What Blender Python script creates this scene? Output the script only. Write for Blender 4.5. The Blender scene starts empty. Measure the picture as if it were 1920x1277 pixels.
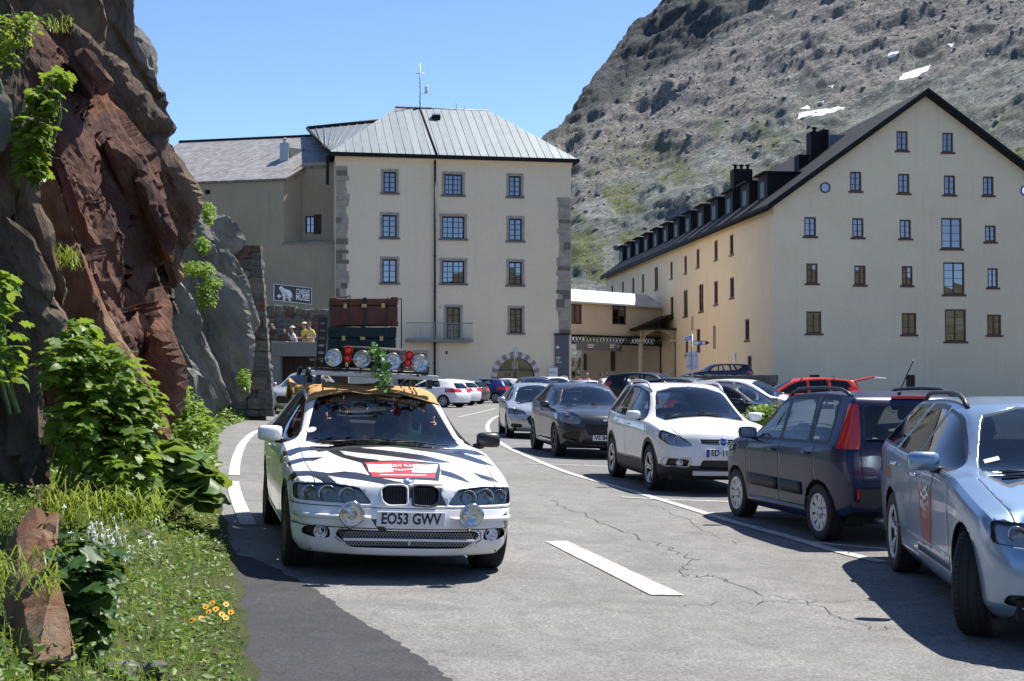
import bpy, bmesh, math, random
from mathutils import Vector, Matrix, noise, Euler
from mathutils.bvhtree import BVHTree
R = math.radians
random.seed(11)
scn = bpy.context.scene
COL = scn.collection

# ------------------------------------------------------------------ camera
FPX, CX, CY, CAMZ = 2500.0, 960.0, 638.5, 1.72
PITCH = math.atan(63.5/FPX)
cam_d = bpy.data.cameras.new('camera'); cam = bpy.data.objects.new('camera', cam_d); COL.objects.link(cam)
cam.location = (0, 0, CAMZ); cam.rotation_euler = (math.pi/2+PITCH, 0, 0)
cam_d.sensor_width = 36; cam_d.lens = 36*FPX/1920; cam_d.clip_end = 6000; cam_d.clip_start = 0.05
scn.camera = cam

# ------------------------------------------------------------------ sky, sun, exposure
SUN = Vector((.46, .40, 1.0)).normalized()
ELEV = math.asin(SUN.z); AZ = math.atan2(SUN.x, SUN.y)
w = bpy.data.worlds.new('World'); scn.world = w; w.use_nodes = True
nt = w.node_tree; nt.nodes.clear()
wo = nt.nodes.new('ShaderNodeOutputWorld'); bg = nt.nodes.new('ShaderNodeBackground'); sk = nt.nodes.new('ShaderNodeTexSky')
sk.sky_type = 'NISHITA'; sk.sun_disc = False; sk.sun_elevation = ELEV; sk.sun_rotation = AZ
sk.altitude = 2400; sk.air_density = 0.55; sk.dust_density = 0.0; sk.ozone_density = 3.0
bg.inputs['Strength'].default_value = 0.15
nt.links.new(sk.outputs[0], bg.inputs[0]); nt.links.new(bg.outputs[0], wo.inputs[0])
sd = bpy.data.lights.new('sun', 'SUN'); sd.energy = 4.3; sd.angle = R(.53); sd.color = (1, .94, .86)
so = bpy.data.objects.new('sun', sd); COL.objects.link(so)
so.rotation_euler = SUN.to_track_quat('Z', 'Y').to_euler(); so.location = (20, 20, 60)
vs = scn.view_settings
vs.view_transform = 'Standard'; vs.look = 'None'; vs.gamma = 1; vs.use_curve_mapping = False; vs.exposure = 1.08
scn.render.engine = 'CYCLES'
scn.cycles.use_denoising = True
scn.cycles.max_bounces = 8; scn.cycles.transparent_max_bounces = 16; scn.cycles.diffuse_bounces = 4
scn.cycles.caustics_reflective = False; scn.cycles.caustics_refractive = False
scn.cycles.sample_clamp_indirect = 6

# ------------------------------------------------------------------ geometry of the place
def sstep(a, b, x):
    t = min(1, max(0, (x-a)/(b-a))); return t*t*(3-2*t)
def gz(x, y=0):
    x0 = 2.6 - 6.6*sstep(15, 75, y)
    s = max(x0 - x, -20); s = s if s < 16 else 16
    k = .6
    return .045*k*math.log1p(math.exp(min(s/k, 40)))
def ray(px, py):
    u = (px-CX)/FPX; v = (CY-py)/FPX
    return Vector((u, math.cos(PITCH)-v*math.sin(PITCH), math.sin(PITCH)+v*math.cos(PITCH)))
def at(px, py, D):
    d = ray(px, py); return Vector((0, 0, CAMZ)) + d*(D/d.y)
def gnd(px, py, lift=0):
    d = ray(px, py); z = 0
    for _ in range(40):
        t = (CAMZ-z)/max(1e-4, -d.z); p = d*t; z = .5*z+.5*gz(p.x, p.y)
    p = Vector((0, 0, CAMZ))+d*((CAMZ-z)/max(1e-4, -d.z)); p.z = gz(p.x, p.y)+lift
    return p
def onplane(px, py, P0, n):
    d = ray(px, py); o = Vector((0, 0, CAMZ)); return o + d*((P0-o).dot(n)/d.dot(n))
def pchip(pts):
    xs = [p[0] for p in pts]; ys = [p[1] for p in pts]; n = len(xs)
    if n == 1: return lambda x: ys[0]
    h = [xs[i+1]-xs[i] for i in range(n-1)]; d = [(ys[i+1]-ys[i])/h[i] for i in range(n-1)]
    m = [0]*n; m[0] = d[0]; m[-1] = d[-1]
    for i in range(1, n-1):
        if d[i-1]*d[i] > 0:
            w1 = 2*h[i]+h[i-1]; w2 = h[i]+2*h[i-1]; m[i] = (w1+w2)/(w1/d[i-1]+w2/d[i])
    def f(x):
        if x <= xs[0]: return ys[0]
        if x >= xs[-1]: return ys[-1]
        i = 0
        while x > xs[i+1]: i += 1
        t = (x-xs[i])/h[i]
        return ys[i]*(2*t**3-3*t*t+1)+h[i]*m[i]*(t**3-2*t*t+t)+ys[i+1]*(-2*t**3+3*t*t)+h[i]*m[i+1]*(t**3-t*t)
    return f
def plin(pts):
    def f(x):
        if x <= pts[0][0]: return pts[0][1]
        for a, b in zip(pts, pts[1:]):
            if x <= b[0]: return a[1]+(b[1]-a[1])*(x-a[0])/(b[0]-a[0])
        return pts[-1][1]
    return f

# ------------------------------------------------------------------ object helpers
def put(name, me, parent=None, loc=None, mat=None):
    o = bpy.data.objects.new(name, me); COL.objects.link(o)
    if parent is not None: o.parent = parent
    if loc is not None: o.location = loc
    if mat is not None:
        me.materials.clear()
        for m in (mat if isinstance(mat, (list, tuple)) else [mat]): me.materials.append(m)
    return o
def empty(name, loc=(0, 0, 0), rz=0, parent=None):
    o = bpy.data.objects.new(name, None); COL.objects.link(o); o.location = loc; o.rotation_euler = (0, 0, rz)
    o.empty_display_size = .2
    if parent is not None: o.parent = parent
    return o
def tag(o, label=None, cat=None, group=None, kind=None):
    if label: o['label'] = label
    if cat: o['category'] = cat
    if group: o['group'] = group
    if kind: o['kind'] = kind
    return o
def copy_tree(o, parent=None):
    c = o.copy(); COL.objects.link(c)
    if parent is not None: c.parent = parent; c.matrix_parent_inverse = o.matrix_parent_inverse
    for ch in o.children: copy_tree(ch, c)
    return c

class MB:
    """collects simple solids, builds ONE mesh object"""
    def __init__(s): s.v = []; s.f = []; s.m = []; s.sm = []
    def add(s, vs, fs, mi=0, smooth=False):
        o = len(s.v); s.v += [tuple(v) for v in vs]
        for f in fs: s.f.append([i+o for i in f]); s.m.append(mi); s.sm.append(smooth)
    def box(s, c, d, rot=None, mi=0, taper=1.0):
        x, y, z = [q/2 for q in d]; vs = []
        for sz in (-1, 1):
            t = 1 if sz < 0 else taper
            for sx, sy in ((-1, -1), (1, -1), (1, 1), (-1, 1)): vs.append(Vector((sx*x*t, sy*y*t, sz*z)))
        if rot is not None:
            M = rot if isinstance(rot, Matrix) else Euler(rot).to_matrix()
            vs = [M @ v for v in vs]
        c = Vector(c); s.add([v+c for v in vs], [(3, 2, 1, 0), (4, 5, 6, 7), (0, 1, 5, 4), (1, 2, 6, 5), (2, 3, 7, 6), (3, 0, 4, 7)], mi)
    def obox(s, o, ax, ay, az, mi=0):
        o, ax, ay, az = map(Vector, (o, ax, ay, az))
        vs = [o, o+ax, o+ax+ay, o+ay, o+az, o+ax+az, o+ax+ay+az, o+ay+az]
        fs = [(3, 2, 1, 0), (4, 5, 6, 7), (0, 1, 5, 4), (1, 2, 6, 5), (2, 3, 7, 6), (3, 0, 4, 7)]
        if ax.cross(ay).dot(az) < 0: fs = [f[::-1] for f in fs]
        s.add(vs, fs, mi)
    def prism(s, poly, ext, mi=0):
        ext = Vector(ext); poly = [Vector(p) for p in poly]; n = len(poly)
        nv = sum(((poly[i]-poly[0]).cross(poly[(i+1) % n]-poly[0]) for i in range(1, n-1)), Vector())
        if nv.dot(ext) > 0: poly = poly[::-1]
        s.add(poly+[p+ext for p in poly], [tuple(range(n)), tuple(range(2*n-1, n-1, -1))] + [(i, i+n, (i+1) % n+n, (i+1) % n) for i in range(n)], mi)
    def cyl(s, a, b, r0, r1=None, n=12, mi=0, caps=True, smooth=True):
        a = Vector(a); b = Vector(b); r1 = r0 if r1 is None else r1
        d = (b-a).normalized(); u = d.orthogonal().normalized(); v = d.cross(u)
        vs = [a+(u*math.cos(t)+v*math.sin(t))*r0 for t in [2*math.pi*i/n for i in range(n)]] + [b+(u*math.cos(t)+v*math.sin(t))*r1 for t in [2*math.pi*i/n for i in range(n)]]
        o = len(s.v); s.v += [tuple(q) for q in vs]
        for i in range(n): s.f.append([o+i, o+(i+1) % n, o+n+(i+1) % n, o+n+i]); s.m.append(mi); s.sm.append(smooth)
        if caps:
            s.f.append([o+i for i in range(n-1, -1, -1)]); s.m.append(mi); s.sm.append(False)
            s.f.append([o+n+i for i in range(n)]); s.m.append(mi); s.sm.append(False)
    def tube(s, pts, r, n=6, mi=0, closed=False):
        pts = [Vector(p) for p in pts]; m = len(pts); rr = r if callable(r) else (lambda t: r)
        o = len(s.v); u = None
        for i, p in enumerate(pts):
            d = (pts[(i+1) % m if closed else min(i+1, m-1)]-pts[(i-1) % m if closed else max(i-1, 0)])
            d = d.normalized() if d.length > 1e-9 else Vector((0, 0, 1))
            if u is None: u = d.orthogonal().normalized()
            u = (u-d*u.dot(d)); u = u.normalized() if u.length > 1e-6 else d.orthogonal().normalized()
            v = d.cross(u)
            for k in range(n):
                t = 2*math.pi*k/n; s.v.append(tuple(p+(u*math.cos(t)+v*math.sin(t))*rr(i/max(1, m-1))))
        for i in range(m if closed else m-1):
            j = (i+1) % m
            for k in range(n): s.f.append([o+i*n+k, o+i*n+(k+1) % n, o+j*n+(k+1) % n, o+j*n+k]); s.m.append(mi); s.sm.append(True)
        if not closed:
            s.f.append([o+k for k in range(n-1, -1, -1)]); s.m.append(mi); s.sm.append(False)
            s.f.append([o+(m-1)*n+k for k in range(n)]); s.m.append(mi); s.sm.append(False)
    def sphere(s, c, r, nu=14, nv=9, sc=(1, 1, 1), mi=0):
        c = Vector(c); o = len(s.v)
        for j in range(nv+1):
            p = math.pi*j/nv
            for i in range(nu):
                t = 2*math.pi*i/nu; s.v.append((c.x+r*sc[0]*math.sin(p)*math.cos(t), c.y+r*sc[1]*math.sin(p)*math.sin(t), c.z+r*sc[2]*math.cos(p)))
        for j in range(nv):
            for i in range(nu):
                a = o+j*nu+i; b = o+j*nu+(i+1) % nu; s.f.append([a, a+nu, b+nu, b]); s.m.append(mi); s.sm.append(True)
    def lathe(s, prof, c=(0, 0, 0), axis='X', n=32, mi=0, smooth=True, closed=False):
        """prof: (r, h) along axis"""
        c = Vector(c); o = len(s.v); m = len(prof)
        ax = {'X': (Vector((1, 0, 0)), Vector((0, 1, 0)), Vector((0, 0, 1))), 'Y': (Vector((0, 1, 0)), Vector((0, 0, 1)), Vector((1, 0, 0))), 'Z': (Vector((0, 0, 1)), Vector((1, 0, 0)), Vector((0, 1, 0)))}[axis] if isinstance(axis, str) else axis
        for r, h in prof:
            for i in range(n):
                t = 2*math.pi*i/n; s.v.append(tuple(c+ax[0]*h+(ax[1]*math.cos(t)+ax[2]*math.sin(t))*r))
        for j in range(m if closed else m-1):
            jj = (j+1) % m
            for i in range(n): s.f.append([o+j*n+i, o+j*n+(i+1) % n, o+jj*n+(i+1) % n, o+jj*n+i]); s.m.append(mi); s.sm.append(smooth)
    def mesh(s, name='m'):
        me = bpy.data.meshes.new(name); me.from_pydata(s.v, [], s.f)
        me.polygons.foreach_set('material_index', s.m); me.polygons.foreach_set('use_smooth', s.sm); me.update()
        return me
    def build(s, name, mat, parent=None, bevel=0, loc=None):
        me = s.mesh(name); o = put(name, me, parent, loc, mat)
        if bevel:
            b = o.modifiers.new('bevel', 'BEVEL'); b.width = bevel; b.segments = 2; b.limit_method = 'ANGLE'; b.angle_limit = R(40)
        return o
def bm_obj(name, bm, mat, parent=None, smooth=True):
    me = bpy.data.meshes.new(name); bm.normal_update(); bm.to_mesh(me)
    if smooth: me.polygons.foreach_set('use_smooth', [True]*len(me.polygons))
    return put(name, me, parent, None, mat)
def text_mesh(body, size, depth=0.002, align='CENTER', spacing=1.0, bold=0.0):
    cu = bpy.data.curves.new('txt', 'FONT'); cu.body = body; cu.size = size; cu.extrude = depth; cu.align_x = align; cu.align_y = 'CENTER'
    cu.space_character = spacing; cu.offset = bold; cu.resolution_u = 3
    o = bpy.data.objects.new('txt', cu); COL.objects.link(o)
    me = bpy.data.meshes.new_from_object(o.evaluated_get(bpy.context.evaluated_depsgraph_get()))
    bpy.data.objects.remove(o); bpy.data.curves.remove(cu)
    return me
def put_text(body, size, pos, right, up, mat, parent=None, name='lettering', fit=None, **k):
    me = text_mesh(body, size, **k)
    xs = [v.co.x for v in me.vertices]; ys = [v.co.y for v in me.vertices]
    w_ = max(xs)-min(xs); sx = (fit/w_) if fit else 1
    right = Vector(right).normalized(); up = Vector(up).normalized(); n = right.cross(up)
    M = Matrix((right*sx, up, n)).transposed().to_4x4(); M.translation = Vector(pos)
    me.transform(M)
    return put(name, me, parent, None, mat)

# ------------------------------------------------------------------ materials
def node_mat(name):
    m = bpy.data.materials.new(name); m.use_nodes = True; n = m.node_tree; n.nodes.clear()
    out = n.nodes.new('ShaderNodeOutputMaterial'); b = n.nodes.new('ShaderNodeBsdfPrincipled'); n.links.new(b.outputs[0], out.inputs[0])
    return m, n, b, out
def N(n, t, **k):
    q = n.nodes.new(t)
    for a, v in k.items():
        if a in q.inputs and not hasattr(q, a): q.inputs[a].default_value = v
        else:
            try: setattr(q, a, v)
            except Exception: q.inputs[a].default_value = v
    return q
def c4(c): return (c[0], c[1], c[2], 1)
def tex(n, kind='Noise', scale=5, detail=6, rough=.6, vec=None, dist=0):
    q = n.nodes.new('ShaderNodeTex'+kind); q.inputs['Scale'].default_value = scale
    if kind == 'Noise':
        q.inputs['Detail'].default_value = detail; q.inputs['Roughness'].default_value = rough; q.inputs['Distortion'].default_value = dist
    if vec is not None: n.links.new(vec, q.inputs['Vector'])
    return q
def ramp(n, src, pts):
    q = n.nodes.new('ShaderNodeValToRGB'); e = q.color_ramp.elements
    while len(e) < len(pts): e.new(.5)
    for el, (p, c) in zip(e, pts):
        el.position = p; el.color = c4(c) if isinstance(c, (tuple, list)) else (c, c, c, 1)
    n.links.new(src, q.inputs[0]); return q
def mix(n, f, a, b, blend='MIX'):
    q = n.nodes.new('ShaderNodeMix'); q.data_type = 'RGBA'; q.blend_type = blend
    for s, v in ((q.inputs[0], f), (q.inputs[6], a), (q.inputs[7], b)):
        if hasattr(v, 'links') or hasattr(v, 'is_linked'): n.links.new(v, s)
        elif isinstance(v, (tuple, list)): s.default_value = c4(v)
        else: s.default_value = v
    return q.outputs[2]
def bump(n, b, h, strength=.4, dist=.02, prev=None):
    q = n.nodes.new('ShaderNodeBump'); q.inputs['Strength'].default_value = strength; q.inputs['Distance'].default_value = dist
    n.links.new(h, q.inputs['Height'])
    if prev is not None: n.links.new(prev, q.inputs['Normal'])
    n.links.new(q.outputs[0], b.inputs['Normal']); return q.outputs[0]
def coords(n, kind='Object', scale=None, rot=None):
    t = n.nodes.new('ShaderNodeTexCoord'); v = t.outputs[kind]
    if kind == 'World':
        pass
    if scale or rot:
        for nm_, val in (('Rotation', rot), ('Scale', scale)):
            if val:
                mp = n.nodes.new('ShaderNodeMapping'); mp.inputs[nm_].default_value = val; n.links.new(v, mp.inputs['Vector']); v = mp.outputs[0]
    return v
def pmat(name, col, rough=.5, metal=0, var=0.0, vs=4, bmp=0, bs=60, coat=0, spec=.5, col2=None, emit=0):
    m, n, b, out = node_mat(name)
    b.inputs['Roughness'].default_value = rough; b.inputs['Metallic'].default_value = metal
    b.inputs['Coat Weight'].default_value = coat; b.inputs['Coat Roughness'].default_value = .04
    b.inputs['Specular IOR Level'].default_value = spec
    v = coords(n)
    if var or col2:
        t = tex(n, scale=vs, vec=v, detail=7)
        c2 = col2 or tuple(q*(1-var) for q in col)
        r = ramp(n, t.outputs[0], [(.3, c2), (.7, col)]); n.links.new(r.outputs[0], b.inputs['Base Color'])
    else: b.inputs['Base Color'].default_value = c4(col)
    if bmp:
        t2 = tex(n, scale=bs, vec=v, detail=5); bump(n, b, t2.outputs[0], bmp, .01)
    if emit:
        b.inputs['Emission Color'].default_value = c4(col); b.inputs['Emission Strength'].default_value = emit
    return m
def glassmat(name, tint=(.35, .45, .5), rough=.0, refl=1.45, dark=None):
    m, n, b, out = node_mat(name); n.nodes.remove(b)
    tr = n.nodes.new('ShaderNodeBsdfTransparent'); tr.inputs[0].default_value = c4(tint)
    gl = n.nodes.new('ShaderNodeBsdfGlossy'); gl.inputs['Roughness'].default_value = rough; gl.inputs[0].default_value = (1, 1, 1, 1)
    fr = n.nodes.new('ShaderNodeFresnel'); fr.inputs[0].default_value = refl
    mx = n.nodes.new('ShaderNodeMixShader')
    n.links.new(fr.outputs[0], mx.inputs[0]); n.links.new(tr.outputs[0], mx.inputs[1]); n.links.new(gl.outputs[0], mx.inputs[2])
    n.links.new(mx.outputs[0], out.inputs[0]); return m

M = {}
M['black'] = pmat('black_plastic', (.012, .012, .013), .45)
M['trim'] = pmat('rough_trim', (.022, .022, .023), .6, var=.3, vs=30)
M['rubber'] = pmat('tyre_rubber', (.018, .018, .018), .75, var=.35, vs=25, bmp=.2, bs=90)
M['chrome'] = pmat('chrome', (.75, .76, .78), .12, 1)
M['alloy'] = pmat('alloy', (.55, .56, .58), .3, 1, var=.25, vs=20)
M['alloyp'] = pmat('painted_alloy', (.55, .56, .57), .35, .3, var=.15, vs=20)
M['darkalloy'] = pmat('dark_alloy', (.06, .06, .06), .35, .6)
M['steel'] = pmat('galvanised_steel', (.42, .43, .44), .45, .8, var=.25, vs=8)
M['glass'] = glassmat('car_glass', (.88, .93, .94), refl=1.52)
M['glass2'] = glassmat('sky_tinted_glass', (.60, .70, .73), refl=1.85)
M['glassdark'] = glassmat('tinted_car_glass', (.10, .12, .13), refl=1.55)
M['lens'] = glassmat('lamp_lens', (.85, .88, .9), refl=1.4)
M['redlens'] = pmat('red_lens', (.55, .012, .01), .12, coat=1)
M['orangelens'] = pmat('orange_lens', (.7, .2, .02), .15, coat=1)
M['whiteplate'] = pmat('white_plate', (.72, .72, .70), .4, var=.06, vs=9)
M['blueplate'] = pmat('blue_plate', (.01, .05, .35), .4)
M['inkblack'] = pmat('black_ink', (.012, .012, .014), .5)
M['inkwhite'] = pmat('white_ink', (.8, .8, .78), .5)
M['seat'] = pmat('seat_cloth', (.03, .03, .034), .9, var=.3, vs=20)
M['dash'] = pmat('dashboard_plastic', (.035, .036, .04), .7)
M['lining'] = pmat('car_lining', (.05, .05, .05), .9)
M['under'] = pmat('underbody', (.01, .01, .01), .9)
M['concrete'] = pmat('concrete', (.30, .285, .25), .9, var=.3, vs=1.5, bmp=.3, bs=30)
M['darkwood'] = pmat('dark_wood', (.055, .032, .022), .7, var=.4, vs=10)
def paint(name, col, metal=0.0, rough=.28, coat=.6, dust=.06):
    m, n, b, out = node_mat(name)
    v = coords(n); t = tex(n, scale=3.5, vec=v, detail=8)
    d = mix(n, ramp(n, t.outputs[0], [(.45, 0), (.8, dust)]).outputs[0], col, (.28, .26, .22))
    n.links.new(d, b.inputs['Base Color'])
    b.inputs['Metallic'].default_value = metal; b.inputs['Roughness'].default_value = rough
    b.inputs['Coat Weight'].default_value = coat; b.inputs['Specular IOR Level'].default_value = .3; b.inputs['Coat Roughness'].default_value = .03
    t3 = tex(n, scale=6, vec=v, detail=3); rr = ramp(n, t3.outputs[0], [(.3, .02), (.8, .09)]); n.links.new(rr.outputs[0], b.inputs['Coat Roughness'])
    return m
# ================================================================== ground, road, mountain
def rockmat(name, stops, scale=1.2, stretch=(1, 1, 1), rot=(0, 0, 0), bmp=.6, lich=None, bs=9, dist=.05, crack=None):
    m, n, b, out = node_mat(name); b.inputs['Roughness'].default_value = .88; b.inputs['Specular IOR Level'].default_value = .3
    v = coords(n, scale=stretch, rot=rot)
    t = tex(n, scale=scale, detail=11, rough=.66, vec=v, dist=.35)
    r = ramp(n, t.outputs[0], stops); c = r.outputs[0]
    t2 = tex(n, scale=scale*7, detail=8, rough=.75, vec=v)
    c = mix(n, .55, c, mix(n, t2.outputs[0], (.12, .11, .10), (1, 1, 1)), 'MULTIPLY')
    if lich:
        t4 = tex(n, scale=scale*2.1, detail=9, rough=.7, vec=v, dist=.6); c = mix(n, ramp(n, t4.outputs[0], [(.55, 0), (.66, .75)]).outputs[0], c, lich)
    if crack:
        vo = n.nodes.new('ShaderNodeTexVoronoi'); vo.feature = 'DISTANCE_TO_EDGE'; vo.inputs['Scale'].default_value = crack
        dv = n.nodes.new('ShaderNodeMix'); dv.data_type = 'VECTOR'; dv.inputs[0].default_value = .25
        n.links.new(v, dv.inputs[4]); n.links.new(t.outputs[1], dv.inputs[5]); n.links.new(dv.outputs[1], vo.inputs['Vector'])
        ck = ramp(n, vo.outputs[0], [(.0, .25), (.035, 1)]); c = mix(n, .8, c, ck.outputs[0], 'MULTIPLY')
    n.links.new(c, b.inputs['Base Color'])
    t3 = tex(n, scale=bs, detail=12, rough=.72, vec=v, dist=.2)
    p = bump(n, b, t3.outputs[0], bmp, dist)
    t8 = tex(n, scale=bs*4.5, detail=8, rough=.7, vec=v); p = bump(n, b, t8.outputs[0], bmp*.6, dist*.35, p)
    if crack: bump(n, b, ck.outputs[0], .5, dist*.7, p)
    return m

# asphalt
def asphalt(name, a, b_, spk=.06, rough=.85):
    m, n, b, out = node_mat(name); v = coords(n)
    t1 = tex(n, scale=.55, detail=6, vec=v); t2 = tex(n, scale=48, detail=4, rough=.85, vec=v); t5 = tex(n, scale=1.3, detail=10, rough=.7, vec=v, dist=1.2); t3 = tex(n, scale=6, detail=8, rough=.7, vec=v)
    c = mix(n, ramp(n, t1.outputs[0], [(.3, 0), (.7, 1)]).outputs[0], a, b_)
    c = mix(n, .75, c, ramp(n, t3.outputs[0], [(.3, .72), (.7, 1.12)]).outputs[0], 'MULTIPLY')
    c = mix(n, .8, c, ramp(n, t2.outputs[0], [(.32, .35), (.5, .95), (.68, 1.7)]).outputs[0], 'MULTIPLY'); c = mix(n, .8, c, ramp(n, t5.outputs[0], [(.35, .78), (.6, 1.08)]).outputs[0], 'MULTIPLY')
    n.links.new(c, b.inputs['Base Color']); b.inputs['Roughness'].default_value = rough; b.inputs['Specular IOR Level'].default_value = .35
    bump(n, b, t2.outputs[0], .5, .006); return m
M['asphalt'] = asphalt('old_asphalt', (.165, .163, .155), (.21, .207, .197))
M['asphalt_new'] = asphalt('new_asphalt', (.034, .035, .038), (.050, .051, .055))
M['asphalt_lot'] = asphalt('parking_asphalt', (.135, .132, .130), (.175, .172, .170))
M['verge_soil'] = rockmat('verge_soil', [(.3, (.035, .045, .015)), (.5, (.07, .095, .025)), (.68, (.12, .10, .05)), (.8, (.20, .18, .13))], 3.5, bmp=.9, bs=30, dist=.03)
M['soil'] = rockmat('soil', [(.3, (.045, .035, .02)), (.55, (.10, .08, .045)), (.75, (.06, .08, .025))], 2.5, bmp=.9, bs=30, dist=.03)
def linemat():
    m, n, b, out = node_mat('road_paint'); v = coords(n)
    t = tex(n, scale=14, detail=9, rough=.8, vec=v); t2 = tex(n, scale=80, detail=2, vec=v)
    t9 = tex(n, scale=55, detail=5, rough=.9, vec=v); c = mix(n, ramp(n, t.outputs[0], [(.40, 0), (.60, .9)]).outputs[0], (.58, .57, .54), (.24, .235, .225)); c = mix(n, ramp(n, t9.outputs[0], [(.5, 0), (.62, .7)]).outputs[0], c, (.25, .245, .235))
    n.links.new(c, b.inputs['Base Color']); b.inputs['Roughness'].default_value = .75; bump(n, b, t2.outputs[0], .4, .005); return m
M['line'] = linemat()

def frange(a, b, n): return [a+(b-a)*i/n for i in range(n+1)]
def sheet(name, xs, ys, f, mat, **k):
    mb = MB(); nx = len(xs)
    vs = [(x, y, f(x, y)) for y in ys for x in xs]
    fs = [(j*nx+i, j*nx+i+1, (j+1)*nx+i+1, (j+1)*nx+i) for j in range(len(ys)-1) for i in range(nx-1)]
    mb.add(vs, fs, 0, True); return mb.build(name, mat)
gx = [-3000, -1500, -700, -300, -120, -60, -40] + frange(-30, 12, 84) + [16, 22, 30, 45, 70, 120, 300, 700, 1500, 3000]
gy = [-3000, -1500, -600, -250, -100, -50, -20, -8] + frange(0, 100, 100) + [110, 125, 150, 200, 300, 500, 900, 1500, 3000]
g = sheet('ground', gx, gy, lambda x, y: gz(x, y)-.03, M['soil']); tag(g, kind='structure')

# left edge of the road, from pixel measurements of the real edge
EDGE = [gnd(px, py) for px, py in ((470, 1500), (455, 1340), (442, 1277), (432, 1180), (428, 1110), (418, 1040), (402, 975), (398, 900), (396, 850), (400, 815), (418, 800), (455, 788), (500, 777))]
EDGE.sort(key=lambda p: p.y)
edge_x = plin([(-40, EDGE[0].x+.5)] + [(p.y, p.x) for p in EDGE] + [(62, -8.9), (72, -13), (100, -18)])
# road sheet: rows from the left edge to far right
rys = frange(-30, 0, 15)[:-1] + frange(0, 48, 96)[:-1] + frange(48, 130, 82)
rm = MB(); NXR = 70
for y in rys:
    ex = edge_x(y) + .06*noise.noise(Vector((0, y*1.7, 3)))+.03*noise.noise(Vector((0, y*7, 3)))
    for i in range(NXR+1):
        t = i/NXR; x = ex+(26-ex)*(t**1.35); rm.v.append((x, y, gz(x, y)))
for j in range(len(rys)-1):
    for i in range(NXR):
        a = j*(NXR+1)+i; rm.f.append([a, a+1, a+NXR+2, a+NXR+1]); rm.m.append(0); rm.sm.append(True)
tag(rm.build('road', M['asphalt']), kind='structure')

def ribbon(mb, pts, w, lift, step=.35, jit=0):
    P = [Vector((p.x, p.y, 0)) for p in pts]
    # catmull resample
    out = []
    for i in range(len(P)-1):
        p0 = P[max(i-1, 0)]; p1 = P[i]; p2 = P[i+1]; p3 = P[min(i+2, len(P)-1)]
        n_ = max(2, int((p2-p1).length/step))
        for k in range(n_):
            t = k/n_; out.append(.5*((2*p1)+(p2-p0)*t+(2*p0-5*p1+4*p2-p3)*t*t+(3*p1-p0-3*p2+p3)*t**3))
    out.append(P[-1]); o = len(mb.v); m_ = len(out)
    for i, p in enumerate(out):
        d = (out[min(i+1, m_-1)]-out[max(i-1, 0)]).normalized(); nrm = Vector((-d.y, d.x, 0))
        ww = w(i/(m_-1)) if callable(w) else w
        if jit: ww *= 1+jit*noise.noise(p*9)
        for s_ in (-.5, .5):
            q = p+nrm*ww*s_; mb.v.append((q.x, q.y, gz(q.x, q.y)+lift))
    for i in range(m_-1):
        a = o+2*i; mb.f.append([a, a+1, a+3, a+2][::-1]); mb.m.append(0); mb.sm.append(True)
def line(name, pix, w, lift=.008, jit=0.05, mat='line'):
    mb = MB(); ribbon(mb, [gnd(*p) for p in pix], w, lift, jit=jit); return tag(mb.build(name, M[mat]), kind='structure')
# parking lot tone right of the curved line
PL = [(985, 768), (950, 774), (925, 785), (914, 799), (922, 817), (950, 838), (1000, 861), (1060, 885), (1130, 906), (1210, 929), (1290, 953), (1370, 978), (1480, 1008), (1560, 1032), (1655, 1055), (1800, 1095), (2000, 1150)]
lot = MB(); lp = [gnd(*p) for p in PL]
lp.sort(key=lambda p: p.y)
lx = plin([(p.y, p.x) for p in lp])
ly = frange(lp[0].y, lp[-1].y, 80)
for y in ly:
    x0 = lx(y)
    for i in range(25):
        x = x0+(24-x0)*i/24; lot.v.append((x, y, gz(x, y)+.004))
for j in range(len(ly)-1):
    for i in range(24):
        a = j*25+i; lot.f.append([a, a+1, a+26, a+25]); lot.m.append(0); lot.sm.append(True)
tag(lot.build('parking_lot', M['asphalt_lot']), kind='structure')
line('edge_line', PL[1:-2], .14, .009)
line('edge_line', [(500, 803), (476, 812), (457, 830), (447, 850), (441, 872), (439, 892)], .16, .009)
line('edge_line', [(437, 903), (441, 925), (452, 955), (466, 985)], .16, .009)
mbd = MB(); q = [gnd(*p) for p in ((1022, 1016), (1062, 1015), (1283, 1118), (1220, 1117))]
nn = 14
for i in range(nn+1):
    t = i/nn
    for a, b_ in ((q[0], q[3]), (q[1], q[2])):
        p = a.lerp(b_, t); p.x += .008*noise.noise(p*11); mbd.v.append((p.x, p.y, gz(p.x, p.y)+.008))
for i in range(nn): mbd.f.append([2*i, 2*i+2, 2*i+3, 2*i+1]); mbd.m.append(0); mbd.sm.append(False)
tag(mbd.build('centre_dash', M['line']), kind='structure')
for a, b_ in (((925, 831), (1060, 835)), ((985, 869), (1250, 877)), ((1165, 933), (1480, 944)), ((1330, 962), (1760, 985)), ((935, 806), (1030, 808)), ((1520, 1018), (1900, 1050))):
    A = gnd(*a); B = gnd(*b_); mb = MB(); ribbon(mb, [A, B], .11, .0085, jit=.1); tag(mb.build('bay_line', M['line']), kind='structure')
for pix in (((640, 752), (700, 757), (760, 764), (820, 772)), ((860, 782), (905, 772), (930, 766))):
    line('bay_line', pix, .12, .0085)
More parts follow.
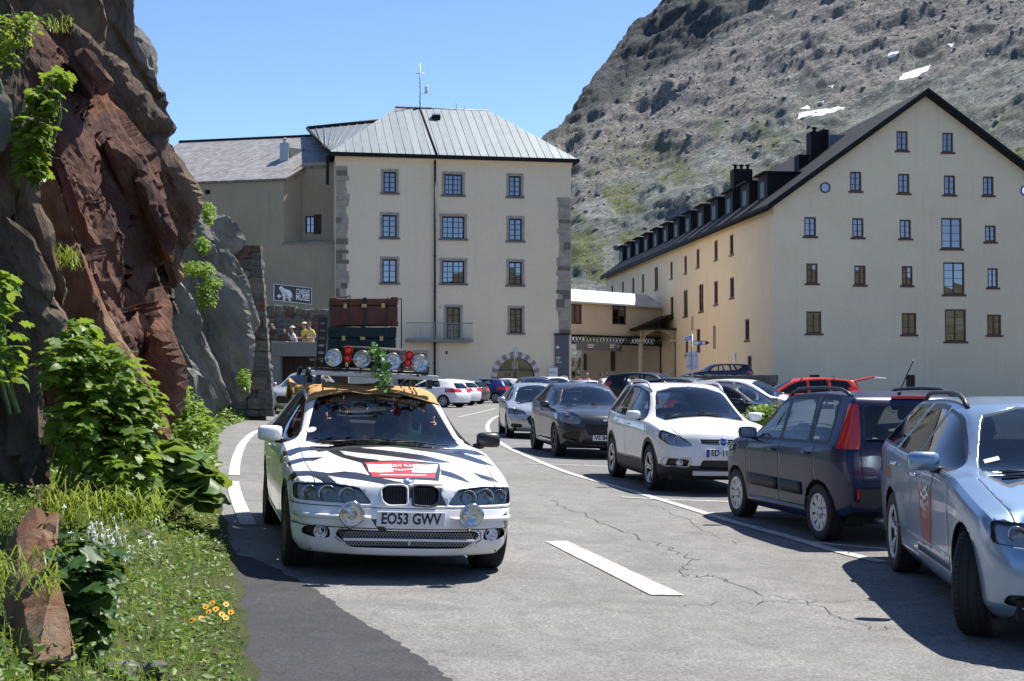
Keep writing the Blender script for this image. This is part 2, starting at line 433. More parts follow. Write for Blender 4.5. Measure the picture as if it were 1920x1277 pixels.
# faint kerb-side paint ends and a fresh asphalt strip
pr = [(430, 1420), (780, 1420), (880, 1300), (800, 1242), (738, 1200), (655, 1150), (575, 1097), (520, 1068), (470, 1045), (442, 1040)]
pl_ = [gnd(*p) for p in pr[1:]]; pl_.sort(key=lambda p: p.y); fx = plin([(p.y, p.x) for p in pl_])
mp_ = MB(); yy = frange(pl_[0].y, pl_[-1].y, 90)
for y in yy:
    x1 = fx(y)+.07*noise.noise(Vector((y*3, 5, 0)))+.05*noise.noise(Vector((y*11, 5, 0)))+.03*noise.noise(Vector((y*33, 5, 0))); x0 = edge_x(y)-.05
    for i in range(9):
        x = x0+(max(x1, x0+.02)-x0)*i/8; mp_.v.append((x, y, gz(x, y)+.004))
for j in range(len(yy)-1):
    for i in range(8):
        a = j*9+i; mp_.f.append([a, a+1, a+10, a+9]); mp_.m.append(0); mp_.sm.append(True)
tag(mp_.build('asphalt_patch', M['asphalt_new']), kind='structure')
# cracks: thin dark sealed ribbons following the photographed lines
M['crack'] = pmat('crack', (.085, .084, .08), .9, var=.5, vs=30)
def crack(pix, w):
    pts = []
    for a, b_ in zip(pix, pix[1:]):
        for k in range(5):
            t = k/5; p = gnd(a[0]+(b_[0]-a[0])*t, a[1]+(b_[1]-a[1])*t)
            j = .05; pts.append(p+Vector((random.uniform(-j, j), random.uniform(-j, j)*2, 0)))
    pts.append(gnd(*pix[-1])); mb = MB(); ribbon(mb, pts, w*.55, .006, .1, .9); tag(mb.build('road_crack', M['crack']), kind='structure')
crack([(1032, 938), (1065, 955), (1105, 968), (1150, 990), (1200, 1010), (1240, 1022), (1275, 1038), (1310, 1050)], .022)
crack([(1310, 1050), (1290, 1060), (1284, 1075), (1290, 1083), (1330, 1080), (1370, 1092), (1440, 1117), (1500, 1125)], .016)
crack([(1280, 1133), (1400, 1131), (1520, 1133), (1640, 1128), (1760, 1120)], .014)
crack([(1210, 945), (1250, 958), (1285, 972), (1330, 1000), (1380, 1020)], .010)
crack([(1500, 1125), (1560, 1150), (1620, 1175), (1680, 1180)], .012)
crack([(960, 880), (1010, 888), (1080, 905), (1140, 915)], .010)
crack([(380, 985), (410, 978), (440, 982)], .02); crack([(395, 1045), (420, 1040), (450, 1030)], .02); crack([(400, 1005), (430, 1012), (470, 1011)], .012)

# ------------------------------------------------------------------ mountain
SIL = pchip([(600, 690), (800, 480), (900, 380), (960, 320), (1010, 268), (1040, 248), (1062, 232), (1078, 205), (1092, 178), (1105, 158), (1130, 122), (1160, 92), (1185, 62), (1212, 34), (1245, -2), (1320, -75), (1450, -165), (1700, -260), (2100, -320), (2600, -260), (3400, 100)])
D0f = pchip([(600, 190), (1250, 175), (1700, 168), (1950, 140), (3400, 90)])
D1f = pchip([(600, 280), (1010, 340), (1245, 430), (1700, 450), (3400, 300)])
def mpt(px, s):
    sil = SIL(px); py0 = 735.0
    ss = min(s, 1.0)
    D = D0f(px)+(D1f(px)-D0f(px))*ss**1.25
    py = py0+(sil-py0)*ss
    p = at(px, py, D)
    if s > 1: p.y += (s-1)*260; p.x += (s-1)*260*(px-960)/2500; p.z -= (s-1)*190
    # relief
    q = p*.012
    st = Vector((p.x*.87+p.z*.5, p.y*.5, -p.x*.5+p.z*.87))
    big = noise.ridged_multi_fractal(Vector((p.x*.016, p.y*.012, p.z*.02)), .9, 2.1, 5, 1.0, 2.0)-1.0
    med = noise.fractal(Vector((p.x*.05, p.y*.05, p.z*.05)), .8, 2.0, 5)
    stra = noise.ridged_multi_fractal(Vector((st.x*.022, st.y*.05, st.z*.11)), .8, 2.2, 5, 1.0, 2.0)-1.0
    fine = noise.fractal(p*.22, .6, 2.1, 4)
    oc = noise.fractal(Vector((st.x*.025, st.y*.05, st.z*.05))+Vector((3, 1, 7)), .9, 2, 4); oc2 = noise.fractal(Vector((st.x*.07, st.y*.12, st.z*.15)), .9, 2, 3)
    ocr = sstep(.0, .25, oc)*1.9+sstep(.28, .45, oc)*1.4+sstep(.05, .25, oc2)*1.1*sstep(-.35, .1, oc)
    cl = sstep(.62, .95, s)*sstep(1480, 1250, px)
    k = .25+.75*sstep(0, .15, s)
    if px < 1250: k *= 1 if s < .97 else .8
    dn = big*(1.1+3.4*cl)+med*(.9+.8*cl)+stra*(2.6+1.0*cl)+ocr+fine*(.65+.7*cl)
    p += Vector((-.25, -.62, .62))*dn*k*(.75 if s < 1 else .3)
    return p
pxs = [600, 700, 800, 860, 900, 925] + frange(940, 1950, 300) + [1975, 2010, 2060, 2130, 2220, 2350, 2500, 2700, 2950, 3200, 3400]
sv = frange(0, 1.0, 250) + [1.02, 1.06, 1.12, 1.3, 1.6]
mv = []; zone = []
for s in sv:
    for px in pxs:
        mv.append(mpt(px, s))
        sil = SIL(px); py = 735+(sil-735)*min(s, 1)
        u = noise.fractal(Vector((px*.006, py*.009, 1.7)), .8, 2, 5); u2 = noise.fractal(Vector((px*.012-py*.004, py*.03+px*.014, 4.2)), .7, 2, 5)
        cliffline = plin([(900, 330), (1010, 275), (1090, 240), (1170, 190), (1250, 120), (1330, 75), (1420, 30), (1500, -20)])(px)
        cf = sstep(18, -22, py-cliffline+u*26)
        cf = max(cf, .8*sstep(.28, .5, u2+.25*u)*sstep(330, 120, py)*sstep(1250, 1400, px))
        scl = plin([(900, 360), (1000, 345), (1120, 330), (1250, 300), (1450, 245), (1600, 190), (1800, 130), (2000, 90)])(px)
        sc_ = sstep(40, -40, py-scl+u2*90+u*50)*(1-cf)
        gr = sstep(-.06, .22, noise.fractal(Vector((px*.008+py*.006, py*.016-px*.006, 9.1)), .7, 2, 5)+.10*u)*sstep(170, 300, py)*(1-cf)*(1-.6*sc_)
        zone.append((cf, gr, sc_, 1))
nx = len(pxs)
mf = [(j*nx+i, j*nx+i+1, (j+1)*nx+i+1, (j+1)*nx+i) for j in range(len(sv)-1) for i in range(nx-1)]
me = bpy.data.meshes.new('mountain'); me.from_pydata([tuple(v) for v in mv], [], mf)
ca = me.color_attributes.new('zone', 'FLOAT_COLOR', 'POINT')
ca.data.foreach_set('color', [c for z in zone for c in z])
def mountmat():
    m, n, b, out = node_mat('mountain_rock'); b.inputs['Roughness'].default_value = .95; b.inputs['Specular IOR Level'].default_value = .15
    v = coords(n); at_ = n.nodes.new('ShaderNodeAttribute'); at_.attribute_name = 'zone'
    sp = n.nodes.new('ShaderNodeSeparateColor'); n.links.new(at_.outputs[0], sp.inputs[0])
    vs_ = coords(n, scale=(.3, .7, 2.0), rot=(0, R(30), 0))
    t = tex(n, scale=.09, detail=14, rough=.72, vec=vs_, dist=.5); t2 = tex(n, scale=.9, detail=8, rough=.75, vec=v); t3 = tex(n, scale=.35, detail=10, rough=.7, vec=v); t6 = tex(n, scale=1.6, detail=9, rough=.85, vec=vs_); t7 = tex(n, scale=2.2, detail=6, rough=.9, vec=v)
    slab = ramp(n, t.outputs[0], [(.28, (.07, .085, .08)), (.42, (.16, .18, .165)), (.56, (.25, .27, .25)), (.72, (.36, .37, .35))]).outputs[0]
    cliff = ramp(n, t3.outputs[0], [(.3, (.045, .052, .058)), (.55, (.10, .11, .112)), (.8, (.17, .17, .16))]).outputs[0]
    scree = ramp(n, t2.outputs[0], [(.3, (.13, .125, .115)), (.5, (.25, .24, .225)), (.75, (.37, .355, .335))]).outputs[0]
    grass = ramp(n, t3.outputs[0], [(.35, (.085, .11, .03)), (.65, (.17, .19, .06))]).outputs[0]
    c = mix(n, sp.outputs[2], slab, scree); c = mix(n, sp.outputs[0], c, cliff)
    gf = n.nodes.new('ShaderNodeMath'); gf.operation = 'MULTIPLY'; n.links.new(sp.outputs[1], gf.inputs[0]); n.links.new(ramp(n, t2.outputs[0], [(.38, 0), (.55, 1)]).outputs[0], gf.inputs[1])
    c = mix(n, gf.outputs[0], c, grass)
    c = mix(n, .7, c, ramp(n, t2.outputs[0], [(.3, .45), (.6, 1.1)]).outputs[0], 'MULTIPLY')
    c = mix(n, .9, c, ramp(n, t6.outputs[0], [(.36, .35), (.5, 1.0), (.64, 1.75)]).outputs[0], 'MULTIPLY'); c = mix(n, .8, c, ramp(n, t7.outputs[0], [(.38, .5), (.5, 1.0), (.62, 1.6)]).outputs[0], 'MULTIPLY')  # strong speckle: rock grain plus small highlights and shading painted into the colour
    n.links.new(c, b.inputs['Base Color'])
    p = bump(n, b, t6.outputs[0], .8, .8); bump(n, b, t.outputs[0], .8, 3.5, p); return m
mo = put('mountain', me, mat=mountmat()); tag(mo, kind='structure')
me.polygons.foreach_set('use_smooth', [True]*len(me.polygons))

# scree boulders: nobody could count them
def rockverts(rad, seed, sub=1, flat=.7, rough=.45):
    bm = bmesh.new(); bmesh.ops.create_icosphere(bm, subdivisions=sub, radius=1)
    for v in bm.verts:
        d = 1+rough*noise.noise(v.co*1.3+Vector((seed*7.1, seed*3.3, 0)))+.15*noise.noise(v.co*3+Vector((seed, 0, 9)))
        v.co = Vector((v.co.x, v.co.y*.85, v.co.z*flat))*d*rad
    r = ([v.co.copy() for v in bm.verts], [tuple(q.index for q in f.verts) for f in bm.faces]); bm.free(); return r
RV = [rockverts(1, k) for k in range(8)]
bmb = MB(); rr = random.Random(5)
for k in range(4200):
    px = rr.uniform(985, 1930); s = rr.random()**.8*.97
    i = min(range(6, 306), key=lambda q_: abs(pxs[q_]-px)) if k < 0 else 6+int((px-940)/1010*300); j = int(s*250)
    z_ = zone[j*nx+i]
    if z_[0] > .6 or rr.random() > .25+.75*z_[2]: continue
    p = mpt(px, s); rad = .12+.22*rr.random()+(.7*rr.random()**8)
    vs_, fs_ = RV[k % 8]; E = Euler((rr.uniform(-.5, .5), rr.uniform(-.5, .5), rr.uniform(0, 6.3))).to_matrix()
    bmb.add([p+E @ (v*rad) for v in vs_], fs_)
M['boulder'] = rockmat('scree_rock', [(.3, (.13, .13, .128)), (.6, (.27, .27, .262)), (.8, (.37, .365, .355))], .4, bmp=.4, bs=3, dist=.2)
tag(bmb.build('scree_boulders', M['boulder']), 'loose grey boulders scattered over the mountain scree', 'boulders', kind='stuff')

# snow patches
M['snow'] = pmat('old_snow', (.80, .81, .83), .7, var=.1, vs=.5)
bvh_m = BVHTree.FromPolygons([tuple(v) for v in mv], mf)
def snow(pix, seed):
    pts = []; c = (sum(p[0] for p in pix)/len(pix), sum(p[1] for p in pix)/len(pix))
    ring = []
    for a, b_ in zip(pix, pix[1:]+pix[:1]):
        for k in range(4):
            t = k/4; ring.append((a[0]+(b_[0]-a[0])*t+random.uniform(-1.5, 1.5), a[1]+(b_[1]-a[1])*t+random.uniform(-1, 1)))
    mb = MB(); o = Vector((0, 0, CAMZ)); vs_ = []
    for f in (0, .2, .4, .6, .8, .92, 1):
        for x, y in ring:
            px, py = c[0]+(x-c[0])*f, c[1]+(y-c[1])*f; h = bvh_m.ray_cast(o, ray(px, py).normalized())[0]
            if h is None: h = at(px, py, 300)
            vs_.append(h+Vector((-.1, -.35, .35))*(.16-.14*f**3))
    m_ = len(ring)
    fs_ = [(k*m_+i, k*m_+(i+1) % m_, (k+1)*m_+(i+1) % m_, (k+1)*m_+i) for k in range(6) for i in range(m_)]
    mb.add(vs_, fs_, 0, True); tag(mb.build('snow_patch', M['snow']), kind='structure')
snow([(1684, 152), (1690, 140), (1745, 121), (1740, 132), (1715, 145)], 1)
snow([(1494, 224), (1497, 212), (1535, 206), (1580, 198), (1584, 204), (1540, 217), (1510, 219)], 2)
snow([(1500, 205), (1515, 198), (1520, 204)], 3); snow([(1660, 110), (1668, 98), (1685, 96), (1675, 107)], 4); snow([(1526, 193), (1545, 188), (1544, 193)], 5)
snow([(1775, 84), (1788, 81), (1785, 88)], 6); snow([(1552, 162), (1565, 159), (1562, 165)], 7)

# hillside round the back of the camera (seen in panes, paint and glass)
hm = MB(); A_ = frange(-250, -20, 46); Rr = frange(0, 1, 14)
hv = []
for a in A_:
    for r_ in Rr:
        rad = 40+r_*190; ang = R(a); x = rad*math.cos(ang)*1.0; y = rad*math.sin(ang)-5
        e = sstep(-250, -215, a)*sstep(-20, -50, a)
        z = e*(r_**1.1)*38*(.8+.5*noise.noise(Vector((a*.03, 2, 0))))+3*e*r_*noise.fractal(Vector((x*.03, y*.03, 0)), .8, 2, 5)+gz(x, y)-.2
        hv.append((x, y, z))
nr = len(Rr)
hm.add(hv, [(i*nr+j, i*nr+j+1, (i+1)*nr+j+1, (i+1)*nr+j) for i in range(len(A_)-1) for j in range(nr-1)], 0, True)
M['hill'] = rockmat('grassy_hill', [(.35, (.09, .10, .05)), (.55, (.15, .145, .10)), (.75, (.24, .23, .21))], .08, bmp=.8, bs=.5, dist=.5)
tag(hm.build('hillside', M['hill']), kind='structure')
# ================================================================== buildings
def plaster(name, col, col2, stain=(.30, .25, .16), sc=.35, streak=.5):
    m, n, b, out = node_mat(name); b.inputs['Roughness'].default_value = .92; b.inputs['Specular IOR Level'].default_value = .2
    v = coords(n); vs_ = coords(n, scale=(2.2, 2.2, .12))
    t = tex(n, scale=sc, detail=9, rough=.62, vec=v); t2 = tex(n, scale=1.1, detail=8, rough=.7, vec=vs_); t3 = tex(n, scale=9, detail=8, rough=.7, vec=v); t4 = tex(n, scale=.9, detail=10, rough=.75, vec=v, dist=.8)
    c = ramp(n, t.outputs[0], [(.33, col2), (.66, col)]).outputs[0]
    c = mix(n, ramp(n, t2.outputs[0], [(.55, 0), (.85, streak*.6)]).outputs[0], c, stain)
    c = mix(n, ramp(n, t4.outputs[0], [(.69, 0), (.72, .55)]).outputs[0], c, tuple(q*.62 for q in col2))
    c = mix(n, .5, c, ramp(n, t3.outputs[0], [(.3, .8), (.7, 1.08)]).outputs[0], 'MULTIPLY')
    n.links.new(c, b.inputs['Base Color']); bump(n, b, t3.outputs[0], .35, .03); return m
M['plaster_cream'] = plaster('cream_plaster', (.92, .75, .52), (.87, .70, .475), stain=(.55, .47, .35))
M['plaster_yellow'] = plaster('yellow_plaster', (.87, .685, .43), (.81, .63, .385), stain=(.44, .36, .22))
M['plaster_bounce_paled'] = plaster('bounce_paled_plaster', (.82, .70, .50), (.76, .645, .455), stain=(.44, .36, .22))  # copy of the yellow plaster, paled to offset warm bounced light
M['plaster_shade_lifted'] = plaster('shade_lifted_plaster', (.92, .755, .51), (.86, .70, .46), stain=(.5, .42, .28))  # copy of the yellow plaster, lightened to make up for the gable's shade
M['plaster_grey'] = plaster('grey_render', (.46, .375, .25), (.36, .295, .195), stain=(.12, .115, .10), sc=.25, streak=.8)
M['plaster_beige'] = plaster('beige_plaster', (.52, .45, .36), (.46, .40, .32))
M['stone_trim'] = pmat('stone_surround', (.48, .415, .32), .9, var=.35, vs=3, bmp=.3, bs=14)
M['stone_sill'] = pmat('stone_sill', (.22, .20, .175), .9, var=.4, vs=3, bmp=.3, bs=14)
M['quoin_a'] = pmat('quoin_light', (.48, .415, .32), .9, var=.4, vs=2.5, bmp=.4, bs=10)
M['quoin_b'] = pmat('quoin_dark', (.24, .20, .15), .9, var=.4, vs=2.5, bmp=.4, bs=10)
M['frame_dark'] = pmat('dark_frame', (.018, .017, .016), .5)
M['frame_brown'] = pmat('brown_frame', (.13, .058, .034), .6, var=.3, vs=6)
M['zinc'] = pmat('zinc_roof', (.20, .235, .25), .55, .4, var=.14, vs=1.3, bmp=.12, bs=3)
M['zinc_b'] = pmat('zinc_roof_patina', (.225, .26, .275), .55, .4, var=.14, vs=1.0, bmp=.15, bs=4)
M['zinc_white'] = pmat('bright_metal_roof', (.66, .68, .70), .33, .45, var=.1, vs=1.0)
M['roof_black'] = pmat('black_sheet_roof', (.014, .014, .014), .75, 0, var=.3, vs=2, spec=.25)
M['pane'] = glassmat('window_pane', (.06, .07, .075), refl=2.6)
M['room'] = pmat('dark_room', (.03, .028, .025), .9)
M['downpipe'] = pmat('downpipe', (.04, .04, .04), .5, .4)
M['marble_p'] = pmat('pink_voussoir', (.42, .26, .235), .8, var=.2, vs=4)
M['marble_w'] = pmat('white_voussoir', (.66, .65, .62), .8, var=.12, vs=4)
M['grey_panel'] = pmat('grey_panel', (.105, .105, .115), .6, var=.06, vs=3)
def slate():
    m, n, b, out = node_mat('slate_roof'); v = coords(n); b.inputs['Roughness'].default_value = .5
    br = n.nodes.new('ShaderNodeTexBrick'); br.inputs['Scale'].default_value = 1.0; br.inputs['Brick Width'].default_value = .35; br.inputs['Row Height'].default_value = .22; br.inputs['Mortar Size'].default_value = .012
    br.inputs['Color1'].default_value = (.20, .195, .19, 1); br.inputs['Color2'].default_value = (.33, .32, .31, 1); br.inputs['Mortar'].default_value = (.06, .06, .06, 1); br.inputs['Bias'].default_value = .1
    n.links.new(v, br.inputs['Vector']); t = tex(n, scale=1.2, detail=8, vec=v)
    c = mix(n, .6, br.outputs[0], ramp(n, t.outputs[0], [(.3, .6), (.7, 1.2)]).outputs[0], 'MULTIPLY'); n.links.new(c, b.inputs['Base Color'])
    bump(n, b, br.outputs[0], .8, .03); return m
M['slate'] = slate()

class Plane:
    def __init__(s, P0, right, up=(0, 0, 1)):
        s.P0 = Vector(P0); s.r = Vector(right).normalized(); s.up = Vector(up); s.n = s.r.cross(s.up).normalized()   # n towards the viewer
    def uv(s, px, py, off=0):
        q = onplane(px, py, s.P0-s.n*off, s.n)-s.P0; return q.dot(s.r), q.dot(s.up)
    def p(s, u, v, off=0): return s.P0+s.r*u+s.up*v-s.n*off
def wall_mesh(pl, outline, holes, depth, norev=()):
    """flat wall in plane with rectangular holes and reveals going inwards"""
    bm = bmesh.new(); vs_ = [bm.verts.new((u, 0, v)) for u, v in outline]; bm.faces.new(vs_)
    rev = holes; holes = list(holes)+list(norev)
    us = sorted({round(q, 4) for h in holes for q in (h[0], h[2])}); zs = sorted({round(q, 4) for h in holes for q in (h[1], h[3])})
    for u in us: bmesh.ops.bisect_plane(bm, geom=bm.verts[:]+bm.edges[:]+bm.faces[:], plane_co=(u, 0, 0), plane_no=(1, 0, 0))
    for z in zs: bmesh.ops.bisect_plane(bm, geom=bm.verts[:]+bm.edges[:]+bm.faces[:], plane_co=(0, 0, z), plane_no=(0, 0, 1))
    dele = []
    for f in bm.faces:
        c = f.calc_center_median()
        if any(h[0] < c.x < h[2] and h[1] < c.z < h[3] for h in holes): dele.append(f)
    bmesh.ops.delete(bm, geom=dele, context='FACES')
    mb = MB()
    for f in bm.faces: mb.add([pl.p(v.co.x, v.co.z) for v in f.verts], [tuple(range(len(f.verts)))])
    bm.free()
    for u0, v0, u1, v1 in rev:
        c = [(u0, v0), (u1, v0), (u1, v1), (u0, v1)]
        for a, b_ in zip(c, c[1:]+c[:1]): mb.add([pl.p(*a), pl.p(*a, depth), pl.p(*b_, depth), pl.p(*b_)], [(0, 1, 2, 3)])
    return mb
def window(parent, pl, rect, cols=2, rows=4, depth=.22, frame='frame_dark', surround=None, sill=True, fw=.07, mw=.028, mid=.05, blind=0, head=False, swt=.17):
    u0, v0, u1, v1 = rect; w_, h_ = u1-u0, v1-v0
    w0 = MB()
    for a, b_ in (((u0, v0), (fw, h_)), ((u1-fw, v0), (fw, h_)), ((u0+fw, v0), (w_-2*fw, fw)), ((u0+fw, v1-fw), (w_-2*fw, fw))):
        w0.obox(pl.p(a[0], a[1], depth), pl.r*b_[0], pl.n*.07, pl.up*b_[1])
    o = w0.build('window', M[frame], parent)
    mb = MB()
    mb.obox(pl.p((u0+u1)/2-mid/2, v0+fw, depth), pl.r*mid, pl.n*.062, pl.up*(h_-2*fw))
    if cols > 2:
        for k in range(1, cols):
            if k*2 == cols: continue
            mb.obox(pl.p(u0+w_*k/cols-mw/2, v0+fw, depth), pl.r*mw, pl.n*.05, pl.up*(h_-2*fw))
    for k in range(1, rows): mb.obox(pl.p(u0+fw, v0+h_*k/rows-mw/2, depth), pl.r*(w_-2*fw), pl.n*.045, pl.up*mw)
    mb.build('glazing_bar', M[frame], o)
    for k in range(2):
        a = u0+fw if k == 0 else (u0+u1)/2; g_ = MB()
        t1, t2 = random.uniform(-.004, .004), random.uniform(-.006, .006)
        g_.add([pl.p(a, v0+fw, depth-.015+t1), pl.p(a+w_/2-fw, v0+fw, depth-.015-t1), pl.p(a+w_/2-fw, v1-fw, depth-.015-t1+t2), pl.p(a, v1-fw, depth-.015+t1+t2)], [(0, 1, 2, 3)])
        g_.build('pane', M['pane'], o)
    bx = MB(); bx.add([pl.p(u0, v0, depth+.35), pl.p(u1, v0, depth+.35), pl.p(u1, v1, depth+.35), pl.p(u0, v1, depth+.35)], [(0, 1, 2, 3)])
    if blind:
        bx.add([pl.p(u0+fw, v0+h_*(1-blind), depth+.1), pl.p(u0+w_*.30, v0+fw, depth+.1), pl.p(u0+w_*.42, v1-fw, depth+.1), pl.p(u0+fw, v1-fw, depth+.1)], [(0, 1, 2, 3)], 1)
        bx.add([pl.p(u1-w_*.30, v0+fw, depth+.1), pl.p(u1-fw, v0+fw, depth+.1), pl.p(u1-fw, v1-fw, depth+.1), pl.p(u1-w_*.42, v1-fw, depth+.1)], [(0, 1, 2, 3)], 1)
    bx.build('curtain' if blind else 'dark_interior', [M['room'], M['curtain']], o)
    if surround:
        s_ = swt
        for nm, (a, b_) in (('surround_stone', ((u0-s_, v0), (s_, h_))), ('surround_stone', ((u1, v0), (s_, h_))), ('lintel', ((u0-s_-(.03 if head else 0), v1), (w_+2*s_+(.06 if head else 0), s_)))):
            q_ = MB(); q_.obox(pl.p(a[0], a[1], .0 if nm != 'lintel' else .0), pl.r*b_[0], pl.n*(.035 if nm != 'lintel' else (.06 if head else .037)), pl.up*b_[1]); q_.build(nm, M[surround], o)
    if sill:
        q_ = MB(); ss = swt if surround else .06
        q_.obox(pl.p(u0-ss-.06, v0-.13, 0), pl.r*(w_+2*ss+.12), pl.n*(.12 if surround else .06), pl.up*.127); q_.build('sill', M['stone_sill'] if surround else M[frame], o)
    return o
M['curtain'] = pmat('curtain', (.45, .44, .42), .9, var=.3, vs=8)

# ------------------------------------------------------------------ cream main building
A = at(628, 640, 92); B = at(1071, 640, 95)
A.z = B.z = 0
MP = Plane(A, (B-A)); MW = (B-A).length
mainb = empty('cream_building', A); tag(mainb, 'tall cream plastered building with hipped metal roof and arched glass entrance', 'building')
mainb_inv = Matrix.Translation(-A)
_keep = []
def rebase(root):
    """children were built in world coordinates: cancel the root's transform"""
    bpy.context.view_layer.update()
    for ch in root.children: ch.matrix_parent_inverse = root.matrix_world.inverted()
ev = MP.uv(850, 297)[1]
evL = MP.uv(628, 297)[1]
wins = []
def pr(px0, py0, px1, py1, pl=None):
    pl = pl or MP; a = pl.uv(px0, py1); b_ = pl.uv(px1, py0); return (a[0], a[1], b_[0], b_[1])
mw_ = [(pr(719, 322, 743, 361), 2, 4, 0, 0), (pr(717, 403, 744, 445), 2, 4, 1, 0), (pr(717, 486, 744, 530), 2, 4, 1, 0),
       (pr(833, 327, 867, 365), 4, 4, 0, 0), (pr(829, 406, 871, 447), 4, 4, 0, 1), (pr(829, 489, 871, 531), 4, 4, .5, 1), (pr(837, 576, 863, 634), 2, 4, 1, 0),
       (pr(954, 330, 977, 368), 2, 4, 0, 0), (pr(954, 410, 979, 451), 2, 4, 0, 0), (pr(954, 491, 979, 534), 2, 4, 0, 0), (pr(956, 578, 979, 624), 2, 4, .8, 0)]
archc = MP.uv(967, 706); archr = (MP.uv(1002, 706)[0]-MP.uv(932, 706)[0])/2
holes = [m[0] for m in mw_]
# outline with arch cut: add arch opening as polygon hole made of thin vertical slots
slots = []
for k in range(40):
    a0 = -archr+2*archr*k/40; a1 = a0+2*archr/40; am = (a0+a1)/2
    slots.append((archc[0]+a0, -.5, archc[0]+a1, archc[1]+math.sqrt(max(0, archr**2-am**2))))
mwall = wall_mesh(MP, [(0, -1), (MW, -1), (MW, ev), (0, ev)], holes, .25, slots)
mwall.build('front_wall', M['plaster_cream'], mainb)
side = MB(); DEP = 16
side.add([MP.p(0, -1), MP.p(0, ev), MP.p(0, ev, DEP), MP.p(0, -1, DEP)], [(0, 1, 2, 3)])
side.add([MP.p(MW, -1), MP.p(MW, -1, DEP), MP.p(MW, ev, DEP), MP.p(MW, ev)], [(0, 1, 2, 3)])
side.add([MP.p(0, -1, DEP), MP.p(0, ev, DEP), MP.p(MW, ev, DEP), MP.p(MW, -1, DEP)], [(0, 1, 2, 3)])
side.build('side_wall', M['plaster_cream'], mainb)
for r_, c_, ro, bl, hd in mw_: window(mainb, MP, r_, c_, ro, surround='stone_trim', fw=.10, mid=.085, mw=.042, blind=bl*.0+(.3 if bl else 0), head=bool(hd))
# cove under the eaves
cv = MB(); cv.prism([MP.p(-.05, ev-.45, -.001), MP.p(-.05, ev+.02, -.001), MP.p(-.05, ev+.02, -.42)], MP.r*(MW+.1)); cv.build('eaves_cove', M['plaster_cream'], mainb)
# hipped metal roof in standing-seam panels
OV = .5
eL = MP.p(-.45, ev, -OV); eR = MP.p(MW+.45, ev, -OV)
RB = 8.0
rL = MP.p(*MP.uv(744, 203, RB), RB); rR = MP.p(*MP.uv(917, 212, RB), RB); rR.z = rL.z-.02
u_ = lambda P: (P-MP.P0).dot(MP.r)
np_ = 30; ul, ur = u_(eL), u_(eR)
for k in range(np_):
    a0 = ul+(ur-ul)*k/np_+.012; a1 = ul+(ur-ul)*(k+1)/np_-.012
    def top(u):
        if u < u_(rL): t = (u-ul)/(u_(rL)-ul)
        elif u > u_(rR): t = (ur-u)/(ur-u_(rR))
        else: t = 1
        return max(0, min(1, t))
    def rp(u, t): 
        e0 = eL.lerp(eR, (u-ul)/(ur-ul)); off = -OV+(RB+OV)*t; z = ev+.08+(rL.z-ev)*t; q_ = MP.p(u, 0, off); q_.z = z; return q_
    us_ = sorted({a0, a1, *[q_ for q_ in (u_(rL), u_(rR)) if a0 < q_ < a1]})
    poly = [rp(a0, 0), rp(a1, 0)]+[rp(u, top(u)) for u in reversed(us_)]
    pm = MB(); tilt = random.uniform(-.012, .012); poly = [p+Vector((0, 0, tilt*((i in (0,))-.5))) for i, p in enumerate(poly)]
    pm.prism(poly, (0, 0, -.05)); pm.build('roof_panel', M['zinc'] if random.random() < .6 else M['zinc_b'], mainb)
    if 0 < k:
        sm_ = MB(); uu = a0-.012; tt = top(uu); p0, p1 = rp(uu, 0), rp(uu, tt); sm_.tube([p0+Vector((0, 0, .02)), p1+Vector((0, 0, .02))], .015, 4); sm_.build('standing_seam', M['zinc'], mainb)
# other roof faces
rf = MB()
bL, bR = MP.p(-.45, ev, DEP+OV), MP.p(MW+.45, ev, DEP+OV)
rf.add([eL, rL, bL], [(0, 1, 2)][::-1]); rf.add([eR, bR, rR], [(0, 1, 2)]); rf.add([bL, rL, rR, bR], [(0, 1, 2, 3)])
rf.build('roof', M['zinc'], mainb)
gt = MB(); gt.obox(MP.p(-.5, ev-.12, -OV-.10), MP.r*(MW+1.0), MP.n*-.35, Vector((0, 0, .25))); gt.obox(MP.p(-.5, ev-.119, -OV+.25), MP.r*.2, MP.n*-15, Vector((0, 0, .24))); gt.obox(MP.p(MW+.3, ev-.119, -OV+.25), MP.r*.2, MP.n*-15, Vector((0, 0, .24)))
gt.build('gutter', M['roof_black'], mainb)
rc = MB(); rc.tube([rL+Vector((-.1, 0, .08)), rR+Vector((.1, 0, .06))], .07, 6); q_ = rp(u_(rL), 1)
rc.build('ridge_cap', M['zinc'], mainb)
hx = MB(); hx.prism([rL+Vector((-.12, -.05, .10)), rL+Vector((2.6, .5, .13)), rL+Vector((2.6, .5, .0)), rL+Vector((-.2, -.4, -.40))], MP.n*.12); hx.build('ridge_flashing', M['roof_black'], mainb)
# downpipe on roof and wall
ud = MP.uv(815, 400)[0]
dp = MB(); dp.tube([MP.p(ud, ev-.05, -.18), MP.p(ud, -.2, -.18)], .075, 8)
for z in (2.5, 5, 7.5, 10, 12.5): dp.box(MP.p(ud, z, -.12), (.2, .2, .06))
dp.build('downpipe', M['downpipe'], mainb)
dr = MB(); uu = MP.uv(818, 297)[0]; p0, p1 = rp(uu, .01), rp(uu-.25, .99); dr.tube([p0+Vector((0, -.03, .06)), p1+Vector((0, -.03, .06))], .06, 6); dr.build('roof_expansion_joint', M['roof_black'], mainb)
